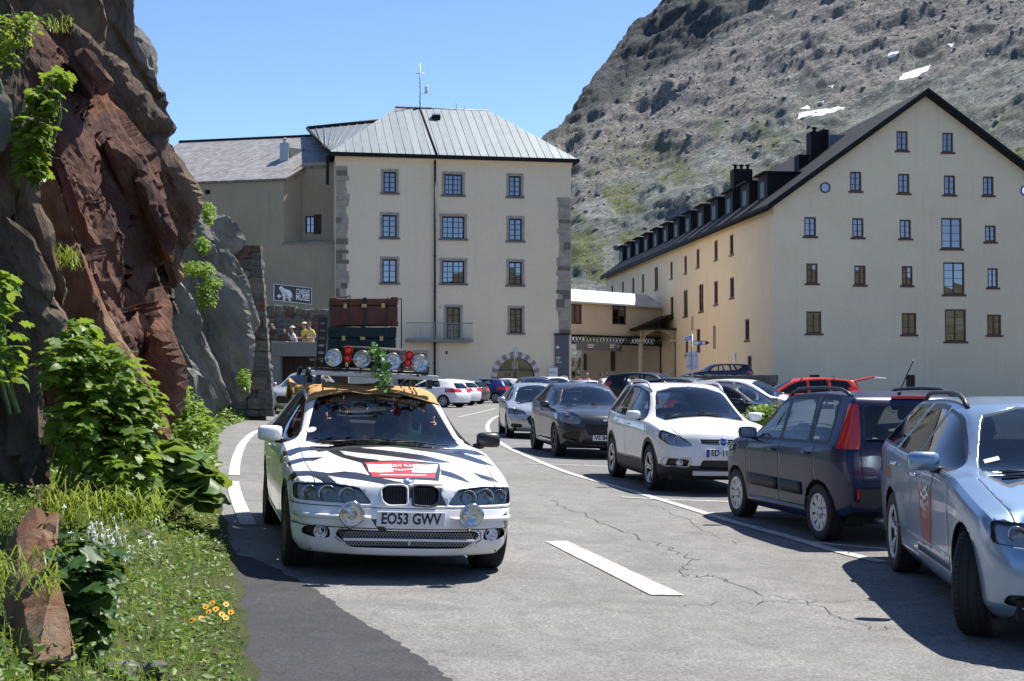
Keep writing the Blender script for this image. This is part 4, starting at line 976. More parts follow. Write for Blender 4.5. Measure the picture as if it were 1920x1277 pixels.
# ------------------------------------------------------------------ porch on the long wall
porch = empty('arched_porch', LP.p(LP.uv(1255, 700)[0], 0)); tag(porch, 'stone porch with arches and dark pitched roof on the yellow building', 'porch')
up0 = LP.uv(1268, 640)[0]; up1 = LP.uv(1241, 640)[0]-1.0; pd = 3.1; zc = LP.uv(1255, 620)[1]; zk = zc-.85
def pp(u, v, o): return LP.p(u, v, -o)
for u, o in ((up0-.2, pd), (up1, pd), (up0-.2, .25), (up1, .25)):
    c_ = MB(); b0 = pp(u, -.5, o); c_.cyl(b0, pp(u, zk-.25, o), .24, .21, 12); c_.box(pp(u, zk-.12, o), (.6, .6, .25)); c_.box(pp(u, .1, o), (.6, .6, .3)); c_.build('column', M['stone_trim'], porch)
def archpanel(P, Q, nm):
    a_ = MB(); n_ = 10; lo = [P.lerp(Q, .06+.88*k/n_)+Vector((0, 0, math.sin(math.pi*k/n_)**.7*.75)) for k in range(n_+1)]
    top_ = Vector((0, 0, zc-zk)); d = (Q-P).normalized(); nr_ = Vector((d.y, -d.x, 0))*.3
    for k in range(n_):
        x0, x1 = lo[k], lo[k+1]; t0 = P.lerp(Q, .06+.88*k/n_)+top_; t1 = P.lerp(Q, .06+.88*(k+1)/n_)+top_; a_.prism([x0, x1, t1, t0], nr_)
    a_.prism([P, P.lerp(Q, .06), P.lerp(Q, .06)+top_, P+top_], nr_); a_.prism([P.lerp(Q, .94), Q, Q+top_, P.lerp(Q, .94).lerp(Q, 1)+top_, P.lerp(Q, .94)+top_], nr_)
    a_.build(nm, M['stone_trim'], porch)
archpanel(pp(up0-.2, zk, pd-.1), pp(up1, zk, pd-.1), 'arch'); archpanel(pp(up0-.2, zk, .1), pp(up0-.2, zk, pd), 'arch'); archpanel(pp(up1, zk, .1), pp(up1, zk, pd), 'arch')
r_ = MB(); z1 = zc+1.3
r_.prism([pp(up0+.3, zc, pd+.5), pp(up1-.5, zc, pd+.5), pp(up1-.3, z1, .05), pp(up0-.9, z1, .05)], (0, 0, .12)); r_.obox(pp(up0+.3, zc-.02, pd+.45), LP.r*(up1-up0-.8), LP.n*-(pd+.4), (0, 0, .14)); r_.build('porch_roof', M['roof_black'], porch)
d_ = MB(); d_.obox(pp(up0-1.9, .4, -.02), LP.r*1.1, LP.n*.06, (0, 0, 2.6)); d_.build('porch_door', M['darkwood'], porch)
st = MB()
for k in range(4): st.obox(pp(up0-3.2, -.3+.0, pd+.9-.3*k), LP.r*2.6, LP.n*-(pd+.9-.3*k-.01), (0, 0, .3+.17*(k+1)))
st.build('porch_steps', M['concrete'], porch)
rl = MB()
for k in range(8): b0 = pp(up0-3.4, .3, .3+.42*k); rl.cyl(b0, b0+Vector((0, 0, 1.0)), .02, n=5)
rl.tube([pp(up0-3.4, 1.3, .2), pp(up0-3.4, 1.3, 3.4)], .03, 5); rl.build('stair_railing', M['roof_black'], porch)
rebase(porch)
# ================================================================== cliff, boulders, dry-stone walls, verge, plants
M['rock_red'] = rockmat('red_rock', [(.26, (.04, .024, .022)), (.40, (.115, .062, .05)), (.51, (.22, .11, .075)), (.60, (.34, .19, .125)), (.69, (.42, .31, .23)), (.82, (.36, .34, .30))], .9, (.45, 1, 1.5), (0, R(-64), 0), 1.0, lich=(.36, .15, .06), bs=6, dist=.13)
M['rock_dark'] = rockmat('dark_rock', [(.28, (.05, .038, .028)), (.46, (.16, .12, .085)), (.60, (.29, .215, .145)), (.76, (.38, .325, .25))], .8, (.5, 1, 1.5), (0, R(-64), 0), 1.0, lich=(.36, .22, .11), bs=5, dist=.10)
M['rock_grey'] = rockmat('grey_gneiss', [(.28, (.12, .12, .11)), (.5, (.24, .24, .215)), (.66, (.34, .335, .30)), (.8, (.44, .43, .39))], .8, (.45, 1, 1.8), (0, R(-52), 0), .9, lich=(.24, .23, .13), bs=5, dist=.09)
M['rock_ochre'] = rockmat('ochre_slab', [(.28, (.10, .055, .04)), (.42, (.20, .10, .06)), (.55, (.28, .155, .085)), (.68, (.33, .24, .16)), (.8, (.34, .34, .31))], 1.6, (1, 1, .6), (0, R(10), 0), .9, lich=(.22, .08, .05), bs=9, dist=.05)

def slab(name, pix, D, ext, mat, parent=None, L=.16, amp=(.35, .16, .05), seed=0, fq=1.0, crk=.07):
    pts = [at(p[0], p[1], p[2] if len(p) > 2 else D) for p in pix]
    bm = bmesh.new(); n_ = len(pts); ext = Vector(ext)
    c = sum(pts, Vector())/n_
    fr = [bm.verts.new(p) for p in pts]; bk = [bm.verts.new(p+ext+(c-p)*.12) for p in pts]
    cf = bm.verts.new(c-ext.normalized()*.12*math.sqrt(max(.3, (pts[0]-c).length))); cb = bm.verts.new(c+ext)
    for i in range(n_):
        j = (i+1) % n_
        bm.faces.new((fr[i], fr[j], cf)); bm.faces.new((bk[j], bk[i], cb)); bm.faces.new((fr[j], fr[i], bk[i], bk[j]))
    bmesh.ops.recalc_face_normals(bm, faces=bm.faces[:])
    bmesh.ops.triangulate(bm, faces=bm.faces[:])
    for it in range(9):
        es = [e for e in bm.edges if e.calc_length() > L]
        if not es: break
        bmesh.ops.subdivide_edges(bm, edges=es, cuts=1); bmesh.ops.triangulate(bm, faces=[f for f in bm.faces if len(f.verts) > 3])
    for _ in range(2): bmesh.ops.smooth_vert(bm, verts=bm.verts[:], factor=.3, use_axis_x=True, use_axis_y=True, use_axis_z=True)
    bm.normal_update(); sd_ = Vector((seed*3.7, seed*1.3, seed*5.1)); new = []
    for v in bm.verts:
        p = v.co; al = p.x*.4-p.z*.9; ac = p.x*.9+p.z*.4
        a = noise.fractal(p*.55+sd_, .8, 2.1, 3)
        b_ = noise.ridged_multi_fractal(Vector((al*.55, ac*1.9, p.y*1.6))+sd_, .7, 2.2, 4, 1, 2)-1.0
        f_ = noise.fractal(p*3.2+sd_, .6, 2.2, 4)
        st = 0
        ck = 0
        for fr_, am, cw in ((.38, 1.7, .05), (1.15, .55, .06)):
            q_ = Vector((al*.6, ac*1.7, p.y*1.4))*fr_*fq+sd_*.3; d_, pt_ = noise.voronoi(q_); rv = noise.noise_vector(pt_[0]*3.17+sd_); st += ((q_-pt_[0]).dot(rv)*1.9+rv.x*.5)*am/(1+fr_); ck -= sstep(cw, .0, d_[1]-d_[0])*am*.6
        new.append(v.co+v.normal*(a*amp[0]*.35+(b_*.25+st*1.7)*amp[1]+f_*amp[2]*.7+ck*crk))
    for v, q_ in zip(bm.verts, new): v.co = q_
    o = bm_obj(name, bm, M[mat], parent, smooth=False); bm.free()
    me_ = o.data; bpy_ops_smooth(me_, 16)
    return o
def bpy_ops_smooth(me_, ang):
    me_.polygons.foreach_set('use_smooth', [True]*len(me_.polygons))
    try: me_.set_sharp_from_angle(angle=R(ang))
    except Exception: pass

cl = empty('rock_cliff', Vector((-5.2, 17, gz(-5.2, 17)))); tag(cl, 'steep rust-red and grey rock cliff rising beside the left edge of the road', 'cliff')
back = (-3.5, 5.5, .5)
slab('cliff_mass', [(-900, -420), (90, -420), (205, -120), (235, 130), (262, 330), (290, 560), (305, 760), (298, 880), (250, 930), (-900, 1150)], 18.6, (-6, 7, 0), 'rock_dark', cl, .30, (.5, .2, .06), 1)
slab('upper_crag', [(60, -300), (215, -300), (222, -40), (232, 25), (262, 62), (284, 92), (291, 160), (306, 205), (326, 236), (306, 300), (250, 250), (190, 170), (130, 80)], 21.5, (-4, 4, .3), 'rock_grey', cl, .13, (.25, .17, .07), 2, .8)
slab('overhang_ridge', [(120, 30), (170, 75), (222, 120), (268, 172), (300, 210), (328, 240), (318, 262), (343, 305), (366, 348), (380, 392), (368, 428), (340, 470), (332, 540), (318, 600), (296, 520), (290, 420), (262, 330), (215, 230), (160, 130)], 17.6, (-3, 3.5, 0), 'rock_dark', cl, .10, (.2, .14, .06), 3, .9)
slab('red_face', [(30, 25, 15.2), (70, 40, 15.6), (130, 110, 16), (185, 160, 16.3), (232, 240, 16.4), (275, 300, 16.4), (312, 380, 16.4), (326, 440, 16.4), (312, 500, 16.3), (322, 560, 16.3), (345, 660, 16), (338, 735, 15.8), (326, 800, 15.6), (312, 858, 15.4), (282, 800, 15.1), (245, 690, 15), (205, 610, 15), (170, 520, 15), (140, 420, 15), (110, 320, 15), (70, 190, 15)], 16, (-2.2, 2.2, .2), 'rock_red', cl, .065, (.16, .15, .045), 4, .9)
slab('red_rib', [(205, 270), (250, 300), (300, 380), (327, 445), (322, 490), (300, 440), (262, 380), (225, 320)], 15.9, (-.6, .9, .1), 'rock_red', cl, .08, (.08, .07, .03), 14)
slab('red_plate', [(120, 90), (170, 100), (215, 150), (172, 190), (150, 150)], 15.6, (-.5, 1, .1), 'rock_red', cl, .08, (.1, .07, .03), 15)
slab('pale_slab', [(62, 300), (105, 330), (150, 440), (182, 540), (225, 640), (272, 740), (300, 830), (290, 880), (235, 800), (170, 700), (120, 600), (85, 480)], 14.4, (-1.6, 1.8, .2), 'rock_ochre', cl, .10, (.15, .12, .04), 5)
slab('near_shoulder', [(-420, -160), (-30, -160), (30, 0), (48, 100), (60, 210), (62, 320), (95, 420), (128, 545), (120, 640), (88, 720), (110, 860), (95, 1000), (40, 1100), (-420, 1250)], 11.2, (-3, 2.5, .3), 'rock_dark', cl, .10, (.28, .15, .06), 6, .9)
slab('near_block', [(-60, 120), (5, 140), (28, 190), (32, 260), (10, 290), (-60, 270)], 10.4, (-.9, .8, 0), 'rock_grey', cl, .08, (.08, .06, .03), 7)
slab('dark_fin', [(10, 400), (60, 440), (105, 520), (126, 590), (115, 690), (90, 660), (70, 590), (30, 520)], 10.6, (-.8, .9, .1), 'rock_dark', cl, .08, (.08, .07, .03), 8)
slab('orange_nose', [(225, 650), (262, 600), (305, 640), (335, 690), (330, 770), (300, 800), (262, 760), (235, 700)], 15.3, (-.8, 1.0, 0), 'rock_red', cl, .09, (.14, .12, .04), 9)
rebase(cl)
# leaning slab at the verge
ls = slab('leaning_slab', [(30, 985, 6.9), (62, 945, 7.0), (112, 958, 6.95), (120, 1040, 6.65), (118, 1100, 6.4), (135, 1160, 6.15), (152, 1238, 5.85), (60, 1246, 5.8), (48, 1180, 6.1), (30, 1090, 6.45)], 6.25, (-.10, .05, -.12), 'rock_ochre', None, .035, (.03, .025, .012), 21, crk=.012)
tag(ls, 'rust and grey rock slab standing on end at the bottom left of the verge', 'rock')
# grey gneiss boulders in front of the dry-stone wall
boul = [([(338, 400), (372, 395), (405, 440), (440, 470), (470, 530), (490, 610), (470, 640), (440, 600), (395, 520), (350, 470)], 38.6, 'long grey slab leaning against the dry-stone wall below its top'),
        ([(352, 430), (400, 500), (430, 520), (462, 560), (472, 650), (468, 740), (440, 765), (415, 700), (400, 600), (360, 520)], 36.5, 'big smooth grey slab below the dry-stone wall with grass on its top'),
        ([(325, 510), (360, 540), (384, 590), (390, 640), (410, 680), (440, 760), (400, 790), (360, 720), (330, 640)], 33.0, 'ribbed grey boulder between the red cliff and the big smooth slab'),
        ([(300, 600), (345, 640), (385, 700), (392, 740), (360, 760), (325, 730)], 29.5, 'dark grey boulder tucked behind the foot of the red cliff'),
        ([(325, 700), (362, 697), (395, 715), (408, 745), (400, 800), (350, 815), (322, 770)], 27.0, 'rounded grey boulder at the road bend, lowest of the boulders'),
        ([(398, 415), (425, 405), (440, 418), (455, 452), (440, 470), (410, 450)], 39.8, 'dark grey stone on top of the dry-stone wall end'),
        ([(372, 392), (388, 420), (402, 450), (395, 470), (372, 450), (360, 410)], 38.0, 'small grey rock directly under the cliff silhouette by a green tuft')]
for k, (pg, D, lb) in enumerate(boul):
    o = slab('boulder', pg, D, (-1.6, 1.8, 0), 'rock_grey', None, .16, (.2, .13, .05), 30+k, .9); tag(o, lb, 'boulder')
bf = slab('boulder', [(200, 380), (350, 380), (400, 470), (450, 620), (470, 775), (300, 840), (200, 800)], 41, (-3, 3, 0), 'rock_grey', None, .3, (.3, .15, .05), 41); tag(bf, 'large grey rock mass behind the other boulders left of the dry-stone wall', 'boulder')

# ---- dry stone walls: every stone is a part
STM = [rockmat('wall_stone_%d' % k, st, 2.5, (1, 1, 1.5), bmp=.8, bs=9, dist=.04) for k, st in enumerate((
    [(.3, (.10, .10, .09)), (.55, (.22, .215, .19)), (.8, (.34, .33, .30))], [(.3, (.085, .085, .08)), (.55, (.17, .165, .15)), (.8, (.27, .26, .235))],
    [(.3, (.10, .055, .045)), (.55, (.21, .125, .095)), (.8, (.30, .23, .18))], [(.3, (.14, .12, .085)), (.55, (.26, .235, .18)), (.8, (.38, .355, .30))]))]
def stone_mesh(seed, mat):
    bm = bmesh.new(); bmesh.ops.create_cube(bm, size=1); bmesh.ops.subdivide_edges(bm, edges=bm.edges[:], cuts=2, use_grid_fill=True)
    for v in bm.verts:
        p = v.co; r_ = p.length; q_ = p.normalized()*.62; p = p.lerp(q_, .34); p += p.normalized()*(.10*noise.noise(v.co*2.1+Vector((seed*5, 0, 0)))+.05*noise.noise(v.co*5+Vector((seed*3, 1, 0)))); v.co = p*1.04
    me_ = bpy.data.meshes.new('stone'); bm.to_mesh(me_); bm.free(); bpy_ops_smooth(me_, 50); me_.materials.append(mat); return me_
STONES = [[stone_mesh(k, m_) for k in range(5)] for m_ in STM]
def stone_wall(name, label, pl, ulf, urf, z0, ztop, thick, parent=None, hmin=.13, hmax=.36, wmin=.2, wmax=.75, seed=1, core=True, mats=(0, 0, 0, 1, 3, 1, 2), group=None):
    root = empty(name, pl.p((ulf(0)+urf(0))/2, z0)); tag(root, label, 'wall'); rs = random.Random(seed); z = z0; row = 0
    if core:
        zt_ = max(ztop(u) for u in (ulf(z0), urf(z0)))
        c_ = MB(); u0, u1 = ulf(z0)+.1, urf(z0)-.25; c_.prism([pl.p(u0, z0-.3, .12), pl.p(u1, z0-.3, .12), pl.p(urf(ztop(u1))-.25, ztop(u1)-.1, .12), pl.p(ulf(ztop(u0))+.1, ztop(u0)-.1, .12)], -pl.n*(thick-.2)); c_.build('wall_core', M['rock_dark'], root)
    zmax = max(ztop(ulf(z0)), ztop(urf(z0)), ztop((ulf(z0)+urf(z0))/2))
    while z < zmax:
        h_ = rs.uniform(hmin, hmax); u = ulf(z)
        while u < urf(z)-.05:
            w_ = min(rs.uniform(wmin, wmax), urf(z)-u)
            if urf(z)-u-w_ < wmin*.5: w_ = urf(z)-u
            if z+h_*.6 <= ztop(u+w_/2):
                hh = h_*rs.uniform(.88, 1.06)
                parts = [(u, w_, z, hh)]
                if w_ < .3 and hh > .26 and rs.random() < .5: parts = [(u, w_, z, hh*.5), (u, w_, z+hh*.5, hh*.5)]
                for (uu, ww, zz, h2) in parts:
                    o = bpy.data.objects.new('stone', rs.choice(STONES[rs.choice(mats)])); COL.objects.link(o); o.parent = root
                    dpt = rs.uniform(.32, .5); o.location = pl.p(uu+ww/2, zz+h2/2, dpt/2-rs.uniform(.0, .07))
                    ang = math.atan2(pl.r.y, pl.r.x); o.rotation_euler = (rs.uniform(-.04, .04), rs.uniform(-.06, .06), ang+rs.uniform(-.06, .06)); o.scale = (ww*.99, dpt, h2*1.0)
            u += w_
        z += h_*.97; row += 1
    rebase(root); return root
PW_ = Plane(at(480, 700, 40), (1, .05, 0)); PW_.P0.z = 0
z0 = PW_.uv(490, 768)[1]; z1 = PW_.uv(480, 455)[1]
uR0 = PW_.uv(512, 766)[0]; uR1 = PW_.uv(487, 458)[0]; uL0 = PW_.uv(425, 766)[0]
sw = stone_wall('dry_stone_wall', 'tall dry-stone wall end of grey and reddish stones left of the garage', PW_, lambda z: uL0, lambda z: uR0+(uR1-uR0)*(z-z0)/(z1-z0), z0-.2, lambda u: z1-.0*u, .55, hmin=.15, hmax=.38, wmin=.22, wmax=.7, seed=4)
# its right return face
def side_face(pl_len):
    pass
RP_ = Plane(PW_.p(uR0, 0, .2)+Vector((0, 3.2, 0)), (0.12, -1, 0))
# ---- garage, ramp wall, ramp
GR = Plane(at(512, 700, 53), (1, 0, 0)); GR.P0.z = 0
def gu_(px, py, off=0): return GR.uv(px, py, off)
ga = empty('garage', GR.p(2, gz(-8, 53))); tag(ga, 'low concrete garage with dark door behind the silver car', 'garage')
u0 = gu_(508, 700)[0]; u1 = gu_(648, 700)[0]; zt = gu_(512, 641)[1]; zbm = gu_(530, 668)[1]; zg = gz(-8.5, 53)-.1
g_ = MB(); g_.obox(GR.p(u0, zbm, 0), GR.r*(u1-u0), -GR.n*2.6, (0, 0, zt-zbm)); g_.build('roof_beam', M['concrete'], ga, bevel=.02)
g_ = MB(); g_.obox(GR.p(u0, zg, 0), GR.r*(gu_(523, 700)[0]-u0), -GR.n*2.6, (0, 0, zbm-zg-.003)); g_.build('side_pier', M['concrete'], ga, bevel=.02)
ud0, ud1 = gu_(524, 700)[0], u1
g_ = MB(); g_.obox(GR.p(ud0, zg, .8), GR.r*(ud1-ud0), -GR.n*.1, (0, 0, zbm-zg-.003)); gd = g_.build('garage_door', M['darkwood'], ga)
for k in range(12):
    g_ = MB(); g_.obox(GR.p(ud0+.02+(ud1-ud0)*k/12, zg+.02, .78), GR.r*((ud1-ud0)/12-.03), -GR.n*.03, (0, 0, zbm-zg-.06)); g_.build('door_plank', M['darkwood'], gd)
rebase(ga)
RW = Plane(at(500, 700, 58), (1, .03, 0)); RW.P0.z = 0
za, zb_ = RW.uv(495, 568)[1], RW.uv(620, 583)[1]; ua, ub = RW.uv(478, 600)[0], RW.uv(650, 600)[0]; uq = RW.uv(620, 583)[0]
stone_wall('retaining_wall', 'long rubble retaining wall below the dog museum sign', RW, lambda z: ua, lambda z: ub, 1.3, lambda u: za+(zb_-za)*(u-RW.uv(495, 568)[0])/(uq-RW.uv(495, 568)[0]), .8, hmin=.12, hmax=.3, wmin=.14, wmax=.5, seed=8, mats=(0, 3, 3, 0, 2))
rp_ = MB(); rp_.obox((RW.p(ua, .2, -4.0)), RW.r*(ub-ua), (0, 3.9, 0), (0, 0, 1.95)); tag(rp_.build('ramp', M['concrete']), kind='structure')
PR = Plane(at(495, 600, 55.5), (1, 0, 0)); PR.P0.z = 0
pa = PR.uv(497, 600); pb_ = PR.uv(556, 640)
stone_wall('ramp_parapet', 'sloping rubble parapet behind the garage roof, left of the visitors', PR, lambda z: PR.uv(488, 640)[0], lambda z: PR.uv(575, 640)[0], PR.uv(500, 660)[1], lambda u: pa[1]+(pb_[1]-pa[1])*(u-pa[0])/(pb_[0]-pa[0]), .4, hmin=.10, hmax=.2, wmin=.15, wmax=.4, seed=12)
# low rubble plinth at the yellow building
TP = Plane(at(1330, 720, 82), (1, -.05, 0)); TP.P0.z = 0
zt_ = TP.uv(1400, 703)[1]
stone_wall('terrace_wall', 'low grey rubble terrace wall in front of the yellow building corner', TP, lambda z: TP.uv(1285, 720)[0], lambda z: TP.uv(1459, 720)[0], -.1, lambda u: zt_, .8, hmin=.16, hmax=.34, wmin=.2, wmax=.6, seed=15, mats=(0, 1, 1))
tt = MB(); a_ = TP.p(TP.uv(1285, 720)[0], 0, .5); tt.obox(a_, TP.r*(TP.uv(1459, 720)[0]-TP.uv(1285, 720)[0]), (0, 4.5, 0), (0, 0, .92)); tag(tt.build('terrace', M['concrete']), kind='structure')

# ---- verge: bumpy soil between road and cliff
def verge_z(x, y):
    d = edge_x(y)-x
    return gz(x, y)+.012+(.30*sstep(.1, 1.5, d)+.30*sstep(1.2, 3.0, d))*(1 if y < 22 else .8)+(.05*sstep(0, .5, d))*noise.fractal(Vector((x*2.2, y*2.2, 0)), .7, 2, 4)
vm = MB(); vy = frange(1.5, 60, 150); NV = 34
for y in vy:
    for i in range(NV+1):
        t = i/NV; x = edge_x(y)+.10-(t**1.4)*7.5+.08*noise.noise(Vector((3, y*2.1, 0)))*(1-t); vm.v.append((x, y, verge_z(x, y)))
for j in range(len(vy)-1):
    for i in range(NV):
        a = j*(NV+1)+i; vm.f.append([a, a+NV+1, a+NV+2, a+1]); vm.m.append(0); vm.sm.append(True)
tag(vm.build('verge', M['verge_soil']), kind='structure')

# ---- foliage
def leafmat(name, a, b_, tr=.45, sc=4, rough=.45):
    m, n, b, out = node_mat(name); v = coords(n); t = tex(n, scale=sc, detail=3, vec=v); oi = n.nodes.new('ShaderNodeObjectInfo')
    c = mix(n, ramp(n, t.outputs[0], [(.32, 0), (.68, 1)]).outputs[0], a, b_)
    c = mix(n, .5, c, ramp(n, oi.outputs['Random'], [(0, .55), (1, 1.4)]).outputs[0], 'MULTIPLY')
    n.links.new(c, b.inputs['Base Color']); b.inputs['Roughness'].default_value = rough; b.inputs['Specular IOR Level'].default_value = .4
    tl = n.nodes.new('ShaderNodeBsdfTranslucent'); c2 = mix(n, .5, c, (.35, .45, .05)); n.links.new(c2, tl.inputs[0])
    mx = n.nodes.new('ShaderNodeMixShader'); mx.inputs[0].default_value = tr; n.links.new(b.outputs[0], mx.inputs[1]); n.links.new(tl.outputs[0], mx.inputs[2]); n.links.new(mx.outputs[0], out.inputs[0]); return m
M['leaf_bright'] = leafmat('leaf_bright', (.085, .19, .018), (.19, .31, .035), .5)
M['leaf_dark'] = leafmat('leaf_dark', (.022, .07, .018), (.05, .12, .03), .3)
M['leaf_big'] = leafmat('leaf_big', (.07, .16, .03), (.14, .24, .05), .4)
M['leaf_hedge'] = leafmat('leaf_hedge', (.05, .13, .015), (.10, .21, .025), .4)
M['grass'] = leafmat('grass', (.14, .23, .022), (.32, .38, .06), .45, 2)
M['grass_dry'] = leafmat('dry_grass', (.25, .22, .09), (.34, .30, .15), .3, 2)
M['stem'] = pmat('plant_stem', (.09, .15, .04), .6, var=.3, vs=9)
M['ivy'] = leafmat('ivy_leaf', (.04, .14, .02), (.09, .24, .03), .35)
M['petal_y'] = pmat('yellow_petal', (.75, .40, .01), .6); M['petal_w'] = pmat('white_petal', (.75, .76, .72), .6)
def leaf_shape(kind):
    if kind == 'lobed':
        ol = [(0, 0), (.10, .06), (.36, .02), (.30, .18), (.52, .30), (.34, .40), (.42, .62), (.20, .62), (.14, .85), (0, 1.0)]
    elif kind == 'round':
        ol = [(0, .08), (.16, .0), (.38, .08), (.50, .32), (.46, .60), (.30, .82), (.12, .95), (0, 1.0)]
    else:
        ol = [(0, 0), (.14, .18), (.22, .42), (.17, .70), (.07, .90), (0, 1)]
    def zz(x, y): return .16*math.sin(y*2.6)-.22*x*x-.25*max(0, y-.45)**2+.03*math.sin(x*17)*(kind != 'lance')
    vs_ = []; fs_ = []
    mid = [(0, p[1]) for p in ol]
    for x, y in ol: vs_.append((x, y, zz(x, y)))
    for x, y in ol: vs_.append((-x, y, zz(-x, y)))
    for y in [p[1] for p in ol]: vs_.append((0, y, zz(0, y)-.025))
    n_ = len(ol)
    for i in range(n_-1):
        fs_.append((2*n_+i, i, i+1, 2*n_+i+1)); fs_.append((n_+i, 2*n_+i, 2*n_+i+1, n_+i+1))
    return [Vector(v) for v in vs_], fs_
LS = {k: leaf_shape(k) for k in ('lobed', 'round', 'lance')}
def small_leaf():
    return [Vector(v) for v in ((0, 0, 0), (.3, .35, .05), (.22, .75, .02), (0, 1, -.06), (-.22, .75, .02), (-.3, .35, .05), (0, .5, -.04))], [(0, 1, 6), (1, 2, 6), (2, 3, 6), (3, 4, 6), (4, 5, 6), (5, 0, 6)]
LS['small'] = small_leaf()
LMESH = {}
def leaf_me(kind, mat):
    k = (kind, mat)
    if k not in LMESH:
        mb = MB(); mb.add(*LS[kind], 0, True); me_ = mb.mesh('leaf'); me_.materials.append(M[mat]); LMESH[k] = me_
    return LMESH[k]
def orient(n_, spin):
    """matrix with z along n_, y spinning"""
    n_ = n_.normalized(); t = n_.orthogonal().normalized(); b_ = n_.cross(t); y = t*math.cos(spin)+b_*math.sin(spin); x = y.cross(n_)
    return Matrix((x, y, n_)).transposed()
def plant(name, label, base, blobs, size, nobj, nstuff, kinds, mat, mat2=None, stems=8, seed=1, group=None, up=.9):
    """blobs: list of (center Vector, radii Vector); leaves sit on the outer shell of the blobs, large ones singly, the rest joined"""
    rs = random.Random(seed); root = empty(name, base); tag(root, label, 'plant', group)
    st = MB(); fo = MB(); tot = nobj+nstuff; outer = SUN*.5+Vector((.35, -.5, .3))
    vol = [b_[1].x*b_[1].y*b_[1].z for b_ in blobs]
    big = []
    for k in range(tot):
        c, r_ = rs.choices(blobs, [v**.67 for v in vol])[0]
        d = Vector((rs.gauss(0, 1), rs.gauss(0, 1), rs.gauss(0, 1))).normalized(); rad = rs.random()**.35
        p = c+Vector((d.x*r_.x, d.y*r_.y, d.z*r_.z))*rad
        n_ = (d*.7+Vector((0, 0, up))+SUN*.35+Vector((rs.uniform(-.6, .6), rs.uniform(-.6, .6), 0))).normalized(); s_ = size*rs.uniform(.4, 1.3)
        Mx = orient(n_, rs.uniform(0, 6.3)); kd = rs.choice(kinds)
        if k < nobj and rad > .75 and d.y < .3:
            o = bpy.data.objects.new('leaf', leaf_me(kd, mat)); COL.objects.link(o); o.parent = root; o.matrix_world = Matrix.Translation(p) @ Mx.to_4x4() @ Matrix.Scale(s_, 4); o.matrix_parent_inverse = Matrix.Identity(4)
            o.matrix_basis = Matrix.Translation(p-Vector(base)) @ Mx.to_4x4() @ Matrix.Scale(s_, 4); big.append(p)
        else:
            vs_, fs_ = LS[kd]; fo.add([p+Mx @ (v*s_) for v in vs_], fs_, 0 if rs.random() < .75 else 1, True)
    for k in range(stems):
        c, r_ = rs.choice(blobs); p = c+Vector((rs.uniform(-.6, .6)*r_.x, rs.uniform(-.6, .6)*r_.y, rs.uniform(0, .7)*r_.z)); b0 = Vector(base)+Vector((rs.uniform(-.15, .15), rs.uniform(-.15, .15), -.05))
        m_ = b0.lerp(p, .5)+Vector((rs.uniform(-.1, .1), 0, .1)); st.tube([b0, m_, p], lambda t: .012-.007*t, 5)
    if st.v:
        so_ = st.build('stem', M['stem'], root); so_.matrix_parent_inverse = Matrix.Translation(-Vector(base))
    if fo.v:
        f_ = fo.build('foliage', [M[mat], M[mat2 or mat]], root); f_.matrix_parent_inverse = Matrix.Translation(-Vector(base)); f_['kind'] = 'stuff'
    return root
def bl(px, py, D, rx, ry, rd): 
    c = at(px, py, D); return (c, Vector((rx/FPX*D, rd, ry/FPX*D)))
plant('angelica_bush', 'tall bright green lobed-leaf bush in the middle of the verge under the cliff', gnd(200, 1000)+Vector((-.5, 0, .2)), [bl(140, 690, 9.2, 60, 60, .3), bl(205, 720, 9.4, 60, 75, .35), bl(170, 800, 9.2, 70, 90, .4), bl(245, 830, 9.4, 55, 70, .35), bl(225, 900, 9.2, 70, 70, .35), bl(255, 770, 9.5, 45, 60, .3), bl(150, 630, 9.4, 25, 30, .2)], .115, 280, 1700, ['lobed', 'lobed', 'lance'], 'leaf_bright', 'grass', 24, 3)
plant('shade_plant', 'dark green plant with pointed lobed leaves right of the standing slab', gnd(150, 1230)+Vector((-.1, .1, .1)), [bl(140, 1050, 6.6, 45, 50, .2), bl(165, 1120, 6.6, 50, 60, .22), bl(150, 1180, 6.5, 45, 40, .2), bl(200, 1060, 6.8, 30, 40, .15)], .12, 90, 260, ['lobed'], 'leaf_dark', 'leaf_big', 12, 5)
plant('burdock', 'broad round-leaved plant at the road edge under the red cliff foot', gnd(345, 960)+Vector((-.15, 0, .05)), [bl(345, 890, 12.6, 48, 50, .3), bl(370, 920, 12.4, 28, 35, .25), bl(320, 860, 12.8, 30, 35, .25)], .24, 80, 110, ['round'], 'leaf_big', 'leaf_dark', 10, 7)
plant('cliff_shrub', 'bright green lobed-leaf plant growing on the cliff, upper left', at(70, 340, 10.6), [bl(65, 250, 10.4, 38, 42, .2), bl(85, 190, 10.5, 30, 30, .2), bl(60, 310, 10.4, 30, 30, .2), bl(110, 150, 10.6, 20, 16, .15)], .10, 90, 260, ['lobed'], 'leaf_bright', 'leaf_bright', 10, 9)
plant('cliff_shrub', 'bright green leafy sprig at the left frame edge, lowest on the near rock', at(0, 760, 8.2), [bl(5, 540, 8.2, 28, 25, .15), bl(8, 620, 8.2, 26, 50, .2), bl(0, 690, 8.2, 25, 40, .2)], .12, 45, 60, ['lobed'], 'leaf_bright', None, 8, 10)
plant('cliff_shrub', 'pale feathery green tuft at the top left corner of the cliff', at(25, 120, 11), [bl(25, 60, 10.8, 40, 30, .2), bl(50, 40, 10.8, 22, 18, .2), bl(10, 100, 10.8, 22, 25, .2)], .06, 0, 420, ['lance'], 'grass', None, 8, 11)
